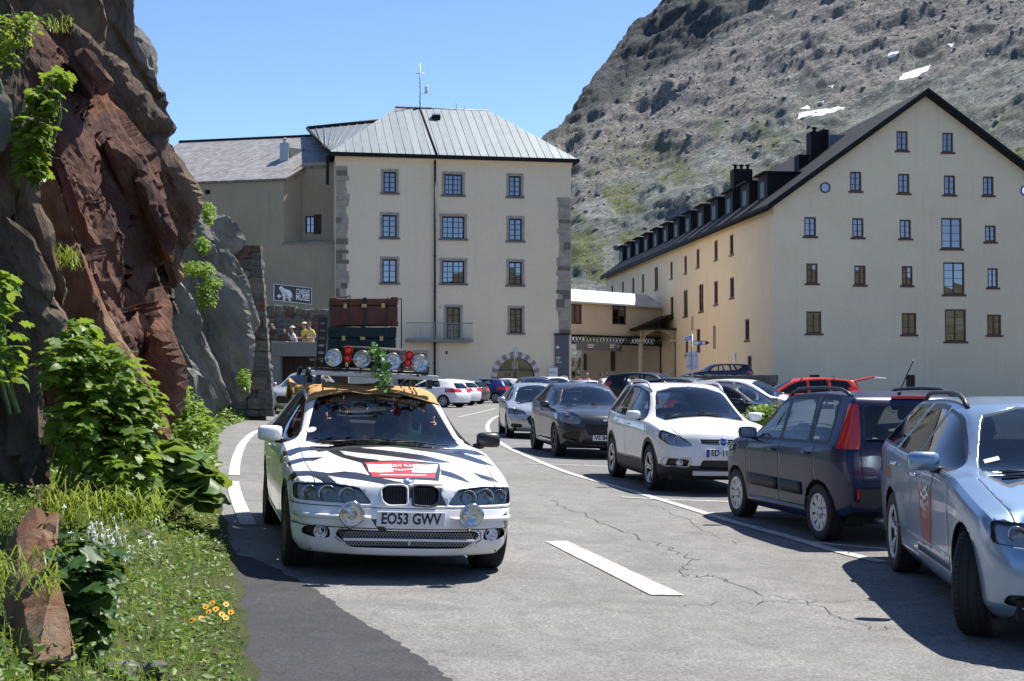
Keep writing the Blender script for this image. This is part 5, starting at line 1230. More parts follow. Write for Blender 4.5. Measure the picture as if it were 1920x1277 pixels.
plant('rock_tuft', 'bright green cushion plant on top of the big grey slab', at(375, 540, 35), [bl(370, 505, 35.2, 34, 16, .5), bl(398, 530, 35.2, 16, 14, .4), bl(385, 555, 35, 22, 28, .4)], .09, 0, 1500, ['small'], 'leaf_bright', 'grass', 0, 12)
plant('rock_tuft', 'small green tuft between cliff silhouette and grey wing wall', at(390, 425, 37), [bl(391, 400, 37, 11, 22, .4), bl(380, 460, 36.5, 12, 18, .4)], .10, 0, 620, ['small'], 'leaf_bright', None, 0, 13)
plant('rock_tuft', 'little leafy plant at the foot of the dry-stone wall', at(458, 735, 36), [bl(458, 712, 36, 10, 22, .4)], .10, 0, 260, ['small'], 'leaf_bright', None, 3, 14)
plant('verge_bush', 'light green bushy plant between the red cliff foot and the bend', gnd(345, 860)+Vector((-.4, 0, 0)), [bl(350, 770, 19, 34, 36, .5), bl(330, 740, 19.3, 18, 30, .4), bl(375, 805, 18.6, 28, 26, .5), bl(340, 820, 18.5, 30, 26, .5)], .12, 0, 1100, ['small', 'lance'], 'leaf_bright', 'grass', 8, 15)
# low flowering ground cover at the bend
gc = MB(); rs = random.Random(21)
for k in range(5200):
    y = rs.uniform(20, 47); d = rs.random()**1.5*2.6; x = edge_x(y)-d+.05; p = Vector((x, y, verge_z(x, y)+rs.random()*.42*sstep(-.1, .5, d)))
    vs_, fs_ = LS['small']; Mx = orient(Vector((rs.uniform(-.7, .7), rs.uniform(-.9, .3), .9)), rs.uniform(0, 6.3)); s_ = rs.uniform(.07, .16)
    gc.add([p+Mx @ (v*s_) for v in vs_], fs_, 0 if rs.random() < .8 else (1 if rs.random() < .5 else 2), True)
    if k % 9 == 0 and d < 2:
        vs_, fs_ = LS['small']; gc.add([p+Vector((0, 0, .05))+orient(Vector((0, -.6, 1)), k) @ (v*.05) for v in vs_], fs_, 3)
tag(gc.build('ground_cover', [M['leaf_bright'], M['grass'], M['leaf_dark'], M['petal_w']]), 'low white-flowering greenery along the road bend', 'ground cover', kind='stuff')
# grass and weeds on the near verge
gr = MB(); rs = random.Random(22)
def blade(mb, p, h_, w_, lean, mi):
    d = Vector((math.cos(lean), math.sin(lean), 0)); s_ = Vector((-d.y, d.x, 0))*w_; b_ = rs.uniform(.1, .6)*h_
    q0, q1, q2 = p, p+Vector((0, 0, h_*.6))+d*b_*.35, p+Vector((0, 0, h_*rs.uniform(.75, 1)))+d*b_
    mb.add([q0-s_, q0+s_, q1+s_*.7, q1-s_*.7, q2], [(0, 1, 2, 3), (3, 2, 4)], mi, True)
for k in range(26000):
    y = 4.5+rs.random()**1.25*14; d = rs.random()*2.6; x = edge_x(y)-d+.04
    if noise.noise(Vector((x*1.5, y*1.5, 7)))+rs.uniform(-.3, .5) < -.05: continue
    p = Vector((x, y, verge_z(x, y)-.01)); hgt = rs.uniform(.03, .15)*(.35+.65*sstep(0, .6, d))
    blade(gr, p, hgt, rs.uniform(.0018, .004), rs.uniform(0, 6.3), 1 if rs.random() < .2 else 0)
tag(gr.build('verge_grass', [M['grass'], M['grass_dry']]), 'green and dry grass blades covering the near verge', 'grass', kind='stuff')
wd = MB()
for k in range(30000):
    y = 4.6+rs.random()**1.2*12; d = rs.random()**.9*2.3; x = edge_x(y)-d+.06
    if noise.noise(Vector((x*1.1+4, y*1.1, 1)))+rs.uniform(-.3, .6) < 0: continue
    p = Vector((x, y, verge_z(x, y)+rs.uniform(.0, .16)*sstep(-.05, .5, d))); vs_, fs_ = LS['small']; s_ = rs.uniform(.014, .05)*(1+.5*(rs.random()<.1))
    Mx = orient(Vector((rs.uniform(-.7, .7), rs.uniform(-.8, .4), .9)), rs.uniform(0, 6.3)); wd.add([p+Mx @ (v*s_) for v in vs_], fs_, rs.choice((0, 0, 0, 1, 2)), True)
tag(wd.build('verge_weeds', [M['leaf_bright'], M['grass'], M['leaf_big']]), 'small leafy weeds low among the verge grass', 'weeds', kind='stuff')
# long grass tufts hanging from the rock
for k, (px, py, D, n_, ln, lb) in enumerate(((130, 960, 8.6, 150, .34, 'drooping grass tuft above the standing slab'), (250, 960, 8.8, 150, .28, 'grass tuft below the big bright bush'), (15, 1080, 6.0, 110, .24, 'grass tuft at the left frame edge beside the standing slab'), (100, 45, 15.2, 60, .2, 'thin grass tuft high on the red cliff'), (115, 490, 13.8, 120, .3, 'yellowish grass tuft in the crack of the pale slab'))):
    t_ = MB(); c = at(px, py, D)
    for i in range(n_):
        p = c+Vector((rs.uniform(-.22, .22), rs.uniform(-.1, .1), rs.uniform(-.12, .05))); a = rs.uniform(0, 6.3); l_ = ln*rs.uniform(.5, 1.2); d = Vector((math.cos(a), math.sin(a)*.6-.3, 0)); s_ = Vector((-d.y, d.x, 0)).normalized()*.004
        q1 = p+d*l_*.35+Vector((0, 0, l_*.45)); q2 = p+d*l_*.8+Vector((0, 0, l_*.25)); t_.add([p-s_, p+s_, q1+s_, q1-s_, q2], [(0, 1, 2, 3), (3, 2, 4)], 1 if rs.random() < .3 else 0, True)
    tag(t_.build('grass_tuft', [M['grass'], M['grass_dry']]), lb, 'grass', 'grass tufts on the rock')
# yellow flowers
FLL = ['yellow flower head highest of the cluster, at the road edge', 'yellow flower closest to the road asphalt', 'yellow flower just left of the one closest to the road', 'lowest yellow flower near the road edge', 'yellow flower at the top middle of the cluster', 'yellow flower upper left of the middle one', 'second yellow flower from the left, low in the cluster', 'yellow flower in the middle of the cluster', 'leftmost yellow flower of the cluster', 'yellow flower right of the middle one']
fl_ = [(424, 1133), (433, 1148), (416, 1152), (423, 1158), (399, 1130), (386, 1138), (378, 1160), (392, 1147), (361, 1163), (405, 1142)]
for k, (px, py) in enumerate(fl_):
    g0 = gnd(px-3, py+26); top_ = at(px, py, g0.y); base_ = Vector((top_.x-.01, top_.y+.01, verge_z(top_.x, top_.y)-.01)); fo = empty('yellow_flower', base_); tag(fo, FLL[k], 'flower', 'yellow flowers at the verge edge')
    s_ = MB(); s_.tube([base_, base_.lerp(top_, .5)+Vector((.01, 0, 0)), top_], .003, 4); s_.build('stem', M['stem'], fo)
    p_ = MB(); Mx = orient(Vector((rs.uniform(-.3, .5), -.7, .8)), 0)
    for i in range(11):
        a = 6.283*i/11; d = Vector((math.cos(a), math.sin(a), .12)); e = Vector((-d.y, d.x, 0))*.009; L_ = .021
        p_.add([top_+Mx @ q_ for q_ in (Vector((0, 0, 0)), d*L_*.6+e, d*L_, d*L_*.6-e)], [(0, 1, 2, 3)])
    p_.build('petals', M['petal_y'], fo); c_ = MB(); c_.sphere(top_, .008, 8, 5); c_.build('flower_centre', M['orangelens'], fo); rebase(fo)
wf = MB()
for k in range(46):
    px = rs.gauss(205, 38); py = rs.gauss(1005, 24); p = at(px, py, 7.4+rs.uniform(-.3, .3)); Mx = orient(Vector((rs.uniform(-.4, .4), -.8, .8)), rs.uniform(0, 6)); vs_, fs_ = LS['small']
    for i in range(3): wf.add([p+Mx @ (Euler((0, 0, i*2.1)).to_matrix() @ (v*.013)) for v in vs_], fs_)
    wf.tube([p, p+Vector((rs.uniform(-.05, .05), .05, -.18))], .0014, 3, 1)
tag(wf.build('white_flowers', [M['petal_w'], M['stem']]), 'scattered small white flowers among the grass under the big bush', 'flowers', kind='stuff')
# stones on the verge
for k, (px, py, r_, lb) in enumerate(((275, 935, .10, 'pale grey stone half hidden under the bright green bush'), (245, 985, .13, 'brown stone among white flowers in the verge'), (268, 1010, .10, 'grey stone at the road side of the white flowers'), (45, 1270, .05, 'white pebble at the bottom left corner'), (230, 1262, .09, 'flat grey stone in the gravel at the bottom of the verge'), (290, 1255, .06, 'small grey stone near the bottom of the verge, closest to the road'))):
    D = gnd(px, py+6).y*.95; c = at(px, py, D); mb = MB(); vs_, fs_ = rockverts(r_, 60+k, 2, .7); mb.add([c+v for v in vs_], fs_); o = mb.build('verge_stone', STM[3 if k in (0, 3) else k % 2]); bpy_ops_smooth(o.data, 35); tag(o, lb, 'stone')
# hedge between the parked rows
hb = at(1500, 870, 25); hb.z = 0
hd = empty('hedge', hb); tag(hd, 'low bright green hedge behind the white car and the dark blue hatchback', 'hedge')
hf = MB(); rs = random.Random(31); x0, x1 = at(1360, 800, 25).x, at(1665, 800, 25).x
for k in range(9000):
    x = rs.uniform(x0, x1); y = 24.6+rs.uniform(-.8, .8); t = noise.noise(Vector((x*1.4, y, 0)))*.12; top_ = 1.13+t; edge = min(1, (x-x0)/.5, (x1-x)/.5); r_ = rs.random()
    z = top_*(.55+.45*edge)*(r_**.45); p = Vector((x, y, z)); vs_, fs_ = LS['small']; Mx = orient(Vector((rs.uniform(-.7, .7), rs.uniform(-1, .5), rs.uniform(.2, 1))), rs.uniform(0, 6.3)); s_ = rs.uniform(.06, .12); hf.add([p+Mx @ (v*s_) for v in vs_], fs_, 0 if rs.random() < .7 else 1, True)
fo = hf.build('foliage', [M['leaf_hedge'], M['leaf_bright']], hd); fo['kind'] = 'stuff'
st = MB()
for k in range(22): x = x0+.2+(x1-x0-.4)*k/21; st.tube([Vector((x, 24.6, 0)), Vector((x+rs.uniform(-.2, .2), 24.6, .5)), Vector((x+rs.uniform(-.3, .3), 24.5, .95))], lambda t: .02-.012*t, 5)
st.build('branch', M['darkwood'], hd); rebase(hd)
# ================================================================== cars
def rpoly(poly, r=.02, seg=2):
    """round the corners of a 2D polygon"""
    out = []; n_ = len(poly)
    for i in range(n_):
        p = Vector(poly[i]); a = Vector(poly[i-1])-p; b_ = Vector(poly[(i+1) % n_])-p
        t = min(r, a.length*.45, b_.length*.45); A_ = p+a.normalized()*t; B_ = p+b_.normalized()*t
        for k in range(seg+1):
            s = k/seg; out.append(tuple((1-s)**2*A_+2*s*(1-s)*p+s*s*B_))
    return out
def inpoly(x, y, poly):
    c = False; j = len(poly)-1
    for i in range(len(poly)):
        xi, yi = poly[i][0], poly[i][1]; xj, yj = poly[j][0], poly[j][1]
        if (yi > y) != (yj > y) and x < (xj-xi)*(y-yi)/(yj-yi+1e-12)+xi: c = not c
        j = i
    return c
VIEW = {'side': (1, 2), 'front': (0, 2), 'rear': (0, 2), 'top': (0, 1)}
class Car:
    def __init__(s, sp, sub=2):
        s.sp = sp; s.L = sp['L']; s.W = sp['W']; s.wb = sp['wb']; s.fo = sp['fo']; s.r = sp['r']; s.mid = s.fo+s.wb/2
        s.top = pchip(sp['top']); s.front = pchip(sp['front']); s.rear = pchip(sp['rear']); s.belt = pchip(sp['belt']); s.wroof = pchip(sp['wroof'])
        s.plan = pchip(sp.get('plan') or [(0, .80), (.12, .87), (.35, .955), (.7, .99), (1.1, 1), (s.L-1.0, 1), (s.L-.45, .975), (s.L-.15, .92), (s.L, .86)])
        s.bow = sp.get('bow', .16); s.rbow = sp.get('rbow', .10); s.k = sp.get('k', .18); s.drop = sp.get('drop', .035)
        s.zb = pchip([(0, sp.get('zf', .20)), (.5, .19), (s.L-.6, .21), (s.L, sp.get('zr', .27))])
        s.parts = []; s.body_bm = s.make_body(sub)
    def Y(s, q): return s.mid-q           # distance from the nose -> local y
    def ztop(s, q, a): return s.top(q-s.k*a*a)-s.drop*abs(a)**2.5
    def rows(s, q):
        W = s.W*s.plan(q); be = s.belt(q); wr = min(s.wroof(q), W*.97); ze = max(s.ztop(q, 1), be+.025); zb = s.zb(q)
        zs = be-.14
        wm = wr+(W*.955-wr)*.48
        return [(zb, W*.90), (zb+.07, W*.965), (zb+(zs-zb)*.5, W*.995), (zs, W), (be-.045, W*.985), (be, W*.955), (be+(ze-be)*.5, wm), (ze, wr)]
    def make_body(s, sub):
        L = s.L; r0 = s.front(s.sp['front'][0][0])
        # columns
        zt_f = s.sp['front'][-1][0]; zt_r = s.sp['rear'][-1][0]
        sF = lambda z: s.front(z)+s.bow+.0; sR = lambda z: s.rear(z)-s.rbow
        c0 = max(sF(z) for z in (zt_f, .2, .5))+.06; c1 = min(sR(z) for z in (.25, .5, zt_r))-.06
        c0 = max(c0, s.sp['top'][0][0]+.1); 
        ncol = 30; cols = [c0+(c1-c0)*i/(ncol-1) for i in range(ncol)]
        nr = 8; na = 6; al = [0, .22, .45, .66, .83, .94, 1.0]
        def fpt(a, j):      # front face
            q = c0*.0+sF(0)*0
            row = s.rows(max(.02, s.front(zt_f)))  # widths at nose
            z0 = s.zb(0)+.02; z = z0+(zt_f-z0)*[0, .10, .32, .52, .70, .84, .93, 1][j]
            wv = s.W*s.plan(.12)*[.90, .965, .99, 1.0, .99, .97, .93, .86][j]; wv = min(wv, wv)
            q = s.front(z)+s.bow*abs(a)**2.6; zz = z-(.02*abs(a)**3 if j == 7 else 0); return (a*wv, q, zz)
        def rpt(a, j):
            z0 = s.zb(L)+.0; z = z0+(zt_r-z0)*[0, .10, .28, .45, .60, .74, .88, 1][j]
            if s.sp.get('hatch'):
                row = s.rows(min(s.rear(z)-.05, L-.12)); 
                bz = s.belt(L-.2)
                if z < bz: wv = s.W*s.plan(L-.1)*(.95+.05*min(1, (z-z0)/.3)) - (.04 if z > bz-.1 else 0)
                else: wv = s.W*s.plan(L-.1)*.955+(s.wroof(L-.3)-s.W*s.plan(L-.1)*.955)*(z-bz)/max(.05, zt_r-bz)
            else: wv = s.W*s.plan(L-.1)*[.92, .97, 1, 1, .99, .97, .93, .86][j]
            q = s.rear(z)-s.rbow*abs(a)**2.6; return (a*wv, q, z)
        P = {}; V = []
        def vid(key, co):
            if key not in P: P[key] = len(V); V.append((co[0], s.Y(co[1]), co[2]))
            return P[key]
        Fc = []
        aa = [-x for x in reversed(al[1:])]+al; nA = len(aa)
        # side columns: index 0 = front face border, 1..ncol interior, ncol+1 = rear border
        def side(i, j, sg):
            if i == 0: return vid(('f', sg*1.0, j), fpt(sg*1.0, j))
            if i == ncol+1: return vid(('r', sg*1.0, j), rpt(sg*1.0, j))
            z, wv = s.rows(cols[i-1])[j]; return vid(('s', i, j, sg) if j < 7 else ('t', i, sg*1.0), (sg*wv, cols[i-1], z))
        def topv(i, a):
            if i == 0: return vid(('f', a, 7), fpt(a, 7))
            if i == ncol+1: return vid(('r', a, 7), rpt(a, 7))
            if abs(a) == 1.0: return side(i, 7, 1 if a > 0 else -1)
            q = cols[i-1]; z, wv = s.rows(q)[7]; zc = max(s.ztop(q, a), s.belt(q)+.025+.01*(1-abs(a))); return vid(('t', i, a), (a*wv, q, zc))
        for sg in (1, -1):
            for i in range(ncol+1):
                for j in range(nr-1):
                    f = [side(i, j, sg), side(i+1, j, sg), side(i+1, j+1, sg), side(i, j+1, sg)]; Fc.append(f if sg > 0 else f[::-1])
        for i in range(ncol+1):
            for k in range(nA-1):
                Fc.append([topv(i, aa[k]), topv(i, aa[k+1]), topv(i+1, aa[k+1]), topv(i+1, aa[k])])
        for j in range(nr-1):
            for k in range(nA-1):
                f = [vid(('f', aa[k], jj), fpt(aa[k], jj)) if kk == 0 else vid(('f', aa[k+1], jj), fpt(aa[k+1], jj)) for kk, jj in ((0, j), (1, j), (1, j+1), (0, j+1))]; Fc.append(f)
                f = [vid(('r', aa[k], jj), rpt(aa[k], jj)) if kk == 0 else vid(('r', aa[k+1], jj), rpt(aa[k+1], jj)) for kk, jj in ((0, j), (1, j), (1, j+1), (0, j+1))]; Fc.append(f[::-1])
        me = bpy.data.meshes.new('carbody'); me.from_pydata(V, [], Fc); me.update()
        cr = me.attributes.new('crease_edge', 'FLOAT', 'EDGE'); em = {e_.key: e_.index for e_ in me.edges}
        for sg in (1, -1):
            for i in range(ncol+1):
                for j, v_ in ((1, .5), (3, .45), (4, .5), (5, .7)):
                    a_, b_ = side(i, j, sg), side(i+1, j, sg); k_ = (min(a_, b_), max(a_, b_))
                    if k_ in em: cr.data[em[k_]].value = v_
        o = bpy.data.objects.new('tmp', me); COL.objects.link(o); m_ = o.modifiers.new('s', 'SUBSURF'); m_.levels = sub; m_.render_levels = sub
        me2 = bpy.data.meshes.new_from_object(o.evaluated_get(bpy.context.evaluated_depsgraph_get())); bpy.data.objects.remove(o); bpy.data.meshes.remove(me)
        bm = bmesh.new(); bm.from_mesh(me2); bpy.data.meshes.remove(me2)
        bmesh.ops.recalc_face_normals(bm, faces=bm.faces[:])
        s.bvh = BVHTree.FromBMesh(bm); s.mg = .10 if sub == 2 else .16
        s.tag = bm.faces.layers.int.new('tag'); s.tags = ['body']
        bmesh.ops.delete(bm, geom=[f for f in bm.faces if f.calc_center_median().x < -1e-4], context='FACES')
        s.recache(bm); return bm
    def recache(s, bm): s.cache = [(*f.calc_center_median(), f) for f in bm.faces]
    def mirror(s):
        bm = s.body_bm; g = bmesh.ops.duplicate(bm, geom=bm.faces[:]+bm.edges[:]+bm.verts[:])
        for v in [q for q in g['geom'] if isinstance(q, bmesh.types.BMVert)]: v.co.x = -v.co.x
        bmesh.ops.reverse_faces(bm, faces=[q for q in g['geom'] if isinstance(q, bmesh.types.BMFace)])
        bmesh.ops.remove_doubles(bm, verts=[v for v in bm.verts if abs(v.co.x) < 1e-4], dist=1e-4); s.recache(bm)
    def tid(s, name):
        if name not in s.tags: s.tags.append(name)
        return s.tags.index(name)
    def cut(s, view, poly, name, only=None, lo=None, hi=None, facing=.0):
        """cut a projected polygon out of the body shell; poly in (dist from nose, z) for side, (x, z) for front/rear, (x, dist) for top"""
        bm = s.body_bm; i0, i1 = VIEW[view]
        if view == 'side': pl = [(s.Y(a), b_) for a, b_ in poly]
        elif view == 'top': pl = [(a, s.Y(b_)) for a, b_ in poly]
        else: pl = [tuple(p) for p in poly]
        ax = 3-i0-i1; lo = -9 if lo is None else lo; hi = 9 if hi is None else hi
        if view in ('front', 'rear') : lo, hi = s.Y(hi if hi < 9 else s.L+1), s.Y(lo if lo > -9 else -1)
        sgn = {'front': 1, 'rear': -1, 'top': 1, 'side': 1}[view]
        tg = s.tag; onl = None if only is None else {s.tid(o_) for o_ in (only if isinstance(only, (list, tuple)) else [only])}
        x0 = min(p[0] for p in pl)-.002; x1 = max(p[0] for p in pl)+.002; y0 = min(p[1] for p in pl)-.002; y1 = max(p[1] for p in pl)+.002
        box = {}
        def cand(bx0, bx1, by0, by1, fs):
            out = []
            for f in fs:
                q = box.get(f)
                if q is None:
                    vs_ = [v.co for v in f.verts]; xs = [c[i0] for c in vs_]; ys = [c[i1] for c in vs_]; q = box[f] = (min(xs), max(xs), min(ys), max(ys))
                if q[1] < bx0 or q[0] > bx1 or q[3] < by0 or q[2] > by1: continue
                out.append(f)
            return out
        mg = s.mg; pool = set(); X0, X1, Y0, Y1 = x0-mg, x1+mg, y0-mg, y1+mg
        for tt in s.cache:
            if tt[i0] < X0 or tt[i0] > X1 or tt[i1] < Y0 or tt[i1] > Y1 or tt[ax] < lo or tt[ax] > hi: continue
            f = tt[3]
            if not f.is_valid: continue
            if view != 'side':
                if f.normal[ax]*sgn < facing: continue
            elif abs(f.normal[0]) < facing: continue
            if onl is not None and f[tg] not in onl: continue
            pool.add(f)
        n_ = len(pl); old = set(pool)
        for i in range(n_):
            a, b_ = pl[i], pl[(i+1) % n_]; dx, dy = b_[0]-a[0], b_[1]-a[1]
            if abs(dx)+abs(dy) < 1e-6: continue
            e = .004; fs = cand(min(a[0], b_[0])-e, max(a[0], b_[0])+e, min(a[1], b_[1])-e, max(a[1], b_[1])+e, pool)
            if not fs: continue
            no = [0, 0, 0]; no[i0] = -dy; no[i1] = dx; co = [0, 0, 0]; co[i0] = a[0]; co[i1] = a[1]
            es = {e_ for f in fs for e_ in f.edges}; vs_ = {v for f in fs for v in f.verts}
            r_ = bmesh.ops.bisect_plane(bm, geom=list(vs_)+list(es)+fs, plane_co=co, plane_no=no, dist=1e-5)
            for q in r_['geom']:
                if isinstance(q, bmesh.types.BMFace): pool.add(q); box.pop(q, None)
        s.cache += [(*f.calc_center_median(), f) for f in pool if f not in old]
        t = s.tid(name); cnt = 0
        for f in [q for q in pool if q.is_valid]:
            c = f.calc_center_median()
            if inpoly(c[i0], c[i1], pl): f[tg] = t; cnt += 1
        return cnt
    def recess(s, name, d, vec=None):
        bm = s.body_bm; t = s.tid(name); fs = [f for f in bm.faces if f[s.tag] == t]
        if not fs: return
        n_ = Vector(vec) if vec else -(sum((f.normal*f.calc_area() for f in fs), Vector()).normalized())
        r_ = bmesh.ops.extrude_face_region(bm, geom=fs); vs_ = [q for q in r_['geom'] if isinstance(q, bmesh.types.BMVert)]
        for v in vs_: v.co += n_*d
        for f in [q for q in r_['geom'] if isinstance(q, bmesh.types.BMFace)]: f[s.tag] = t
        bmesh.ops.delete(bm, geom=[f for f in fs if f.is_valid], context='FACES')
        for v in vs_:
            for f in v.link_faces: f[s.tag] = t
    def surf(s, q, z, sg=1):
        h = s.bvh.ray_cast(Vector((sg*3, s.Y(q), z)), Vector((-sg, 0, 0))); return h[0].x if h[0] else sg*s.W
    def fy(s, x, z, rear=False):
        h = s.bvh.ray_cast(Vector((x, 9 if not rear else -9, z)), Vector((0, -1 if not rear else 1, 0))); return h[0].y if h[0] else s.Y(0 if not rear else s.L)
    def tz(s, x, q):
        h = s.bvh.ray_cast(Vector((x, s.Y(q), 5)), Vector((0, 0, -1))); return h[0].z if h[0] else 1
    def split(s, root, mats, names=None):
        """one mesh object per tag; left and right pieces of window/lamp tags become separate objects"""
        bm = s.body_bm; objs = {}
        for t, nm in enumerate(s.tags):
            if mats.get(nm) is None and nm != 'body': continue
            for sg in ((0,) if (nm in ('body', 'windscreen', 'rear_window', 'grille', 'hood_stripe', 'bonnet', 'boot_lid', 'lower_cladding', 'seam', 'tailgate', 'roof_skin', 'lower_grille', 'rear_bumper', 'decal_border', 'hood_decal') or nm.startswith('one_')) else (1, -1)):
                fs = [f for f in bm.faces if f[s.tag] == t and (sg == 0 or f.calc_center_median().x*sg > 0)]
                if not fs: continue
                idx = {}; V = []; Fc = []; 
                for f in fs:
                    ff = []
                    for v in f.verts:
                        if v not in idx: idx[v] = len(V); V.append(v.co.copy())
                        ff.append(idx[v])
                    Fc.append(ff)
                me = bpy.data.meshes.new(nm); me.from_pydata([tuple(v) for v in V], [], Fc); me.polygons.foreach_set('use_smooth', [True]*len(Fc)); me.update()
                # smooth normals from the un-cut shell
                onm = (names or {}).get(nm, nm); onm = onm.replace('one_', '')
                o = put(onm, me, root, None, mats[nm])
                if nm == 'seam': o['kind'] = 'stuff'
                objs.setdefault(nm, []).append(o)
                try: me.set_sharp_from_angle(angle=R(32))
                except Exception: pass
        return objs

WHEELS = {}
def wheel_meshes(r_, w_, style, low=False):
    k = (round(r_, 3), round(w_, 3), style, low)
    if k in WHEELS: return WHEELS[k]
    n_ = 40 if not low else 24; rim = r_*(.66 if style != 'steel' else .62); h = w_/2
    ty = MB(); ty.lathe([(rim, -h*.8), (rim+.012, -h*.92), (r_*.86, -h*1.02), (r_*.955, -h*.95), (r_*.992, -h*.78), (r_, -h*.5), (r_, 0), (r_, h*.5), (r_*.992, h*.78), (r_*.955, h*.95), (r_*.86, h*1.02), (rim+.012, h*.92), (rim, h*.8)], n=n_)
    for sx in (-.5, 0, .5): ty.lathe([(r_+.0006, h*(sx-.05)), (r_+.0006, h*(sx+.05))], n=n_, mi=1)
    if not low:
        for i in range(52):
            a = 6.2832*i/52
            for sx in (-1, 1):
                c = Vector((sx*h*.66, math.cos(a)*(r_-.001), math.sin(a)*(r_-.001))); ty.box(c, (h*.34, .006, .004), Euler((a-math.pi/2, 0, sx*.25)).to_matrix() if False else Matrix.Rotation(a-math.pi/2, 3, 'X'), 1)
    rm = MB(); x0 = h*.86
    rm.lathe([(rim, x0), (rim-.008, x0+.006), (rim-.02, x0-.004), (rim-.028, x0-.03), (rim-.03, -h*.8), (0, -h*.8)], n=n_, mi=1)
    rm.lathe([(rim+.006, x0-.006), (rim+.004, x0+.008), (rim-.016, x0+.008), (rim-.024, x0-.012)], n=n_)
    ns = {'alloy10': 5, 'cap': 9, 'spoke7': 7, 'spoke10': 10, 'y5': 5, 'cap6': 7}.get(style, 6)
    for i in range(ns):
        a = 6.2832*i/ns
        for off in ((-.16, .16) if style in ('alloy10', 'y5') else (0,)):
            wd = {'cap': .075, 'cap6': .085, 'spoke7': .04, 'spoke10': .028, 'alloy10': .034, 'y5': .03}.get(style, .05)*r_/.32
            p = []
            for rad, ww, xx in ((.045, wd*1.1, x0-.022), (rim*.55, wd*.95, x0-.012), (rim-.018, wd*1.15, x0-.004)):
                aa = a+off*(rad/rim if style == 'y5' else (.6 if rad < .06 else 1)); d = Vector((0, math.cos(aa), math.sin(aa))); t = Vector((0, -math.sin(aa), math.cos(aa)))
                p.append((d*rad-t*ww/2+Vector((xx, 0, 0)), d*rad+t*ww/2+Vector((xx, 0, 0))))
            for (a0, b0), (a1, b1) in zip(p, p[1:]):
                dn = Vector((-.025, 0, 0)); rm.add([a0, b0, b1, a1, a0+dn, b0+dn, b1+dn, a1+dn], [(0, 1, 2, 3), (0, 4, 5, 1), (1, 5, 6, 2), (3, 2, 6, 7), (4, 0, 3, 7)])
    hub = MB(); hub.lathe([(0, x0-.008), (.032, x0-.008), (.046, x0-.016), (.05, x0-.05)], n=16)
    for i in range(5):
        a = 6.2832*i/5; c = Vector((x0-.02, .055*math.cos(a), .055*math.sin(a))); hub.cyl(c, c+Vector((.008, 0, 0)), .008, n=6, mi=1)
    res = (ty.mesh('tyre'), rm.mesh('rim'), hub.mesh('hub_cap'))
    WHEELS[k] = res; return res
def lights_round(root, c, n_, r_, mats=('chrome', 'lens'), name='lamp_bowl', dep=.05):
    """reflector bowl facing n_ with a bulb shield"""
    n_ = Vector(n_).normalized(); u = n_.orthogonal().normalized(); v = n_.cross(u); b_ = MB()
    b_.lathe([(r_, 0), (r_*.97, -.004), (r_*.8, -dep*.6), (r_*.4, -dep), (0, -dep)], c, (n_, u, v), 24); b_.lathe([(r_*1.0, 0), (r_*1.06, .004), (r_*1.08, -.006)], c, (n_, u, v), 24)
    b_.lathe([(0, -dep*.35), (r_*.18, -dep*.4), (r_*.2, -dep)], c, (n_, u, v), 14)
    return b_.build(name, M[mats[0]], root)

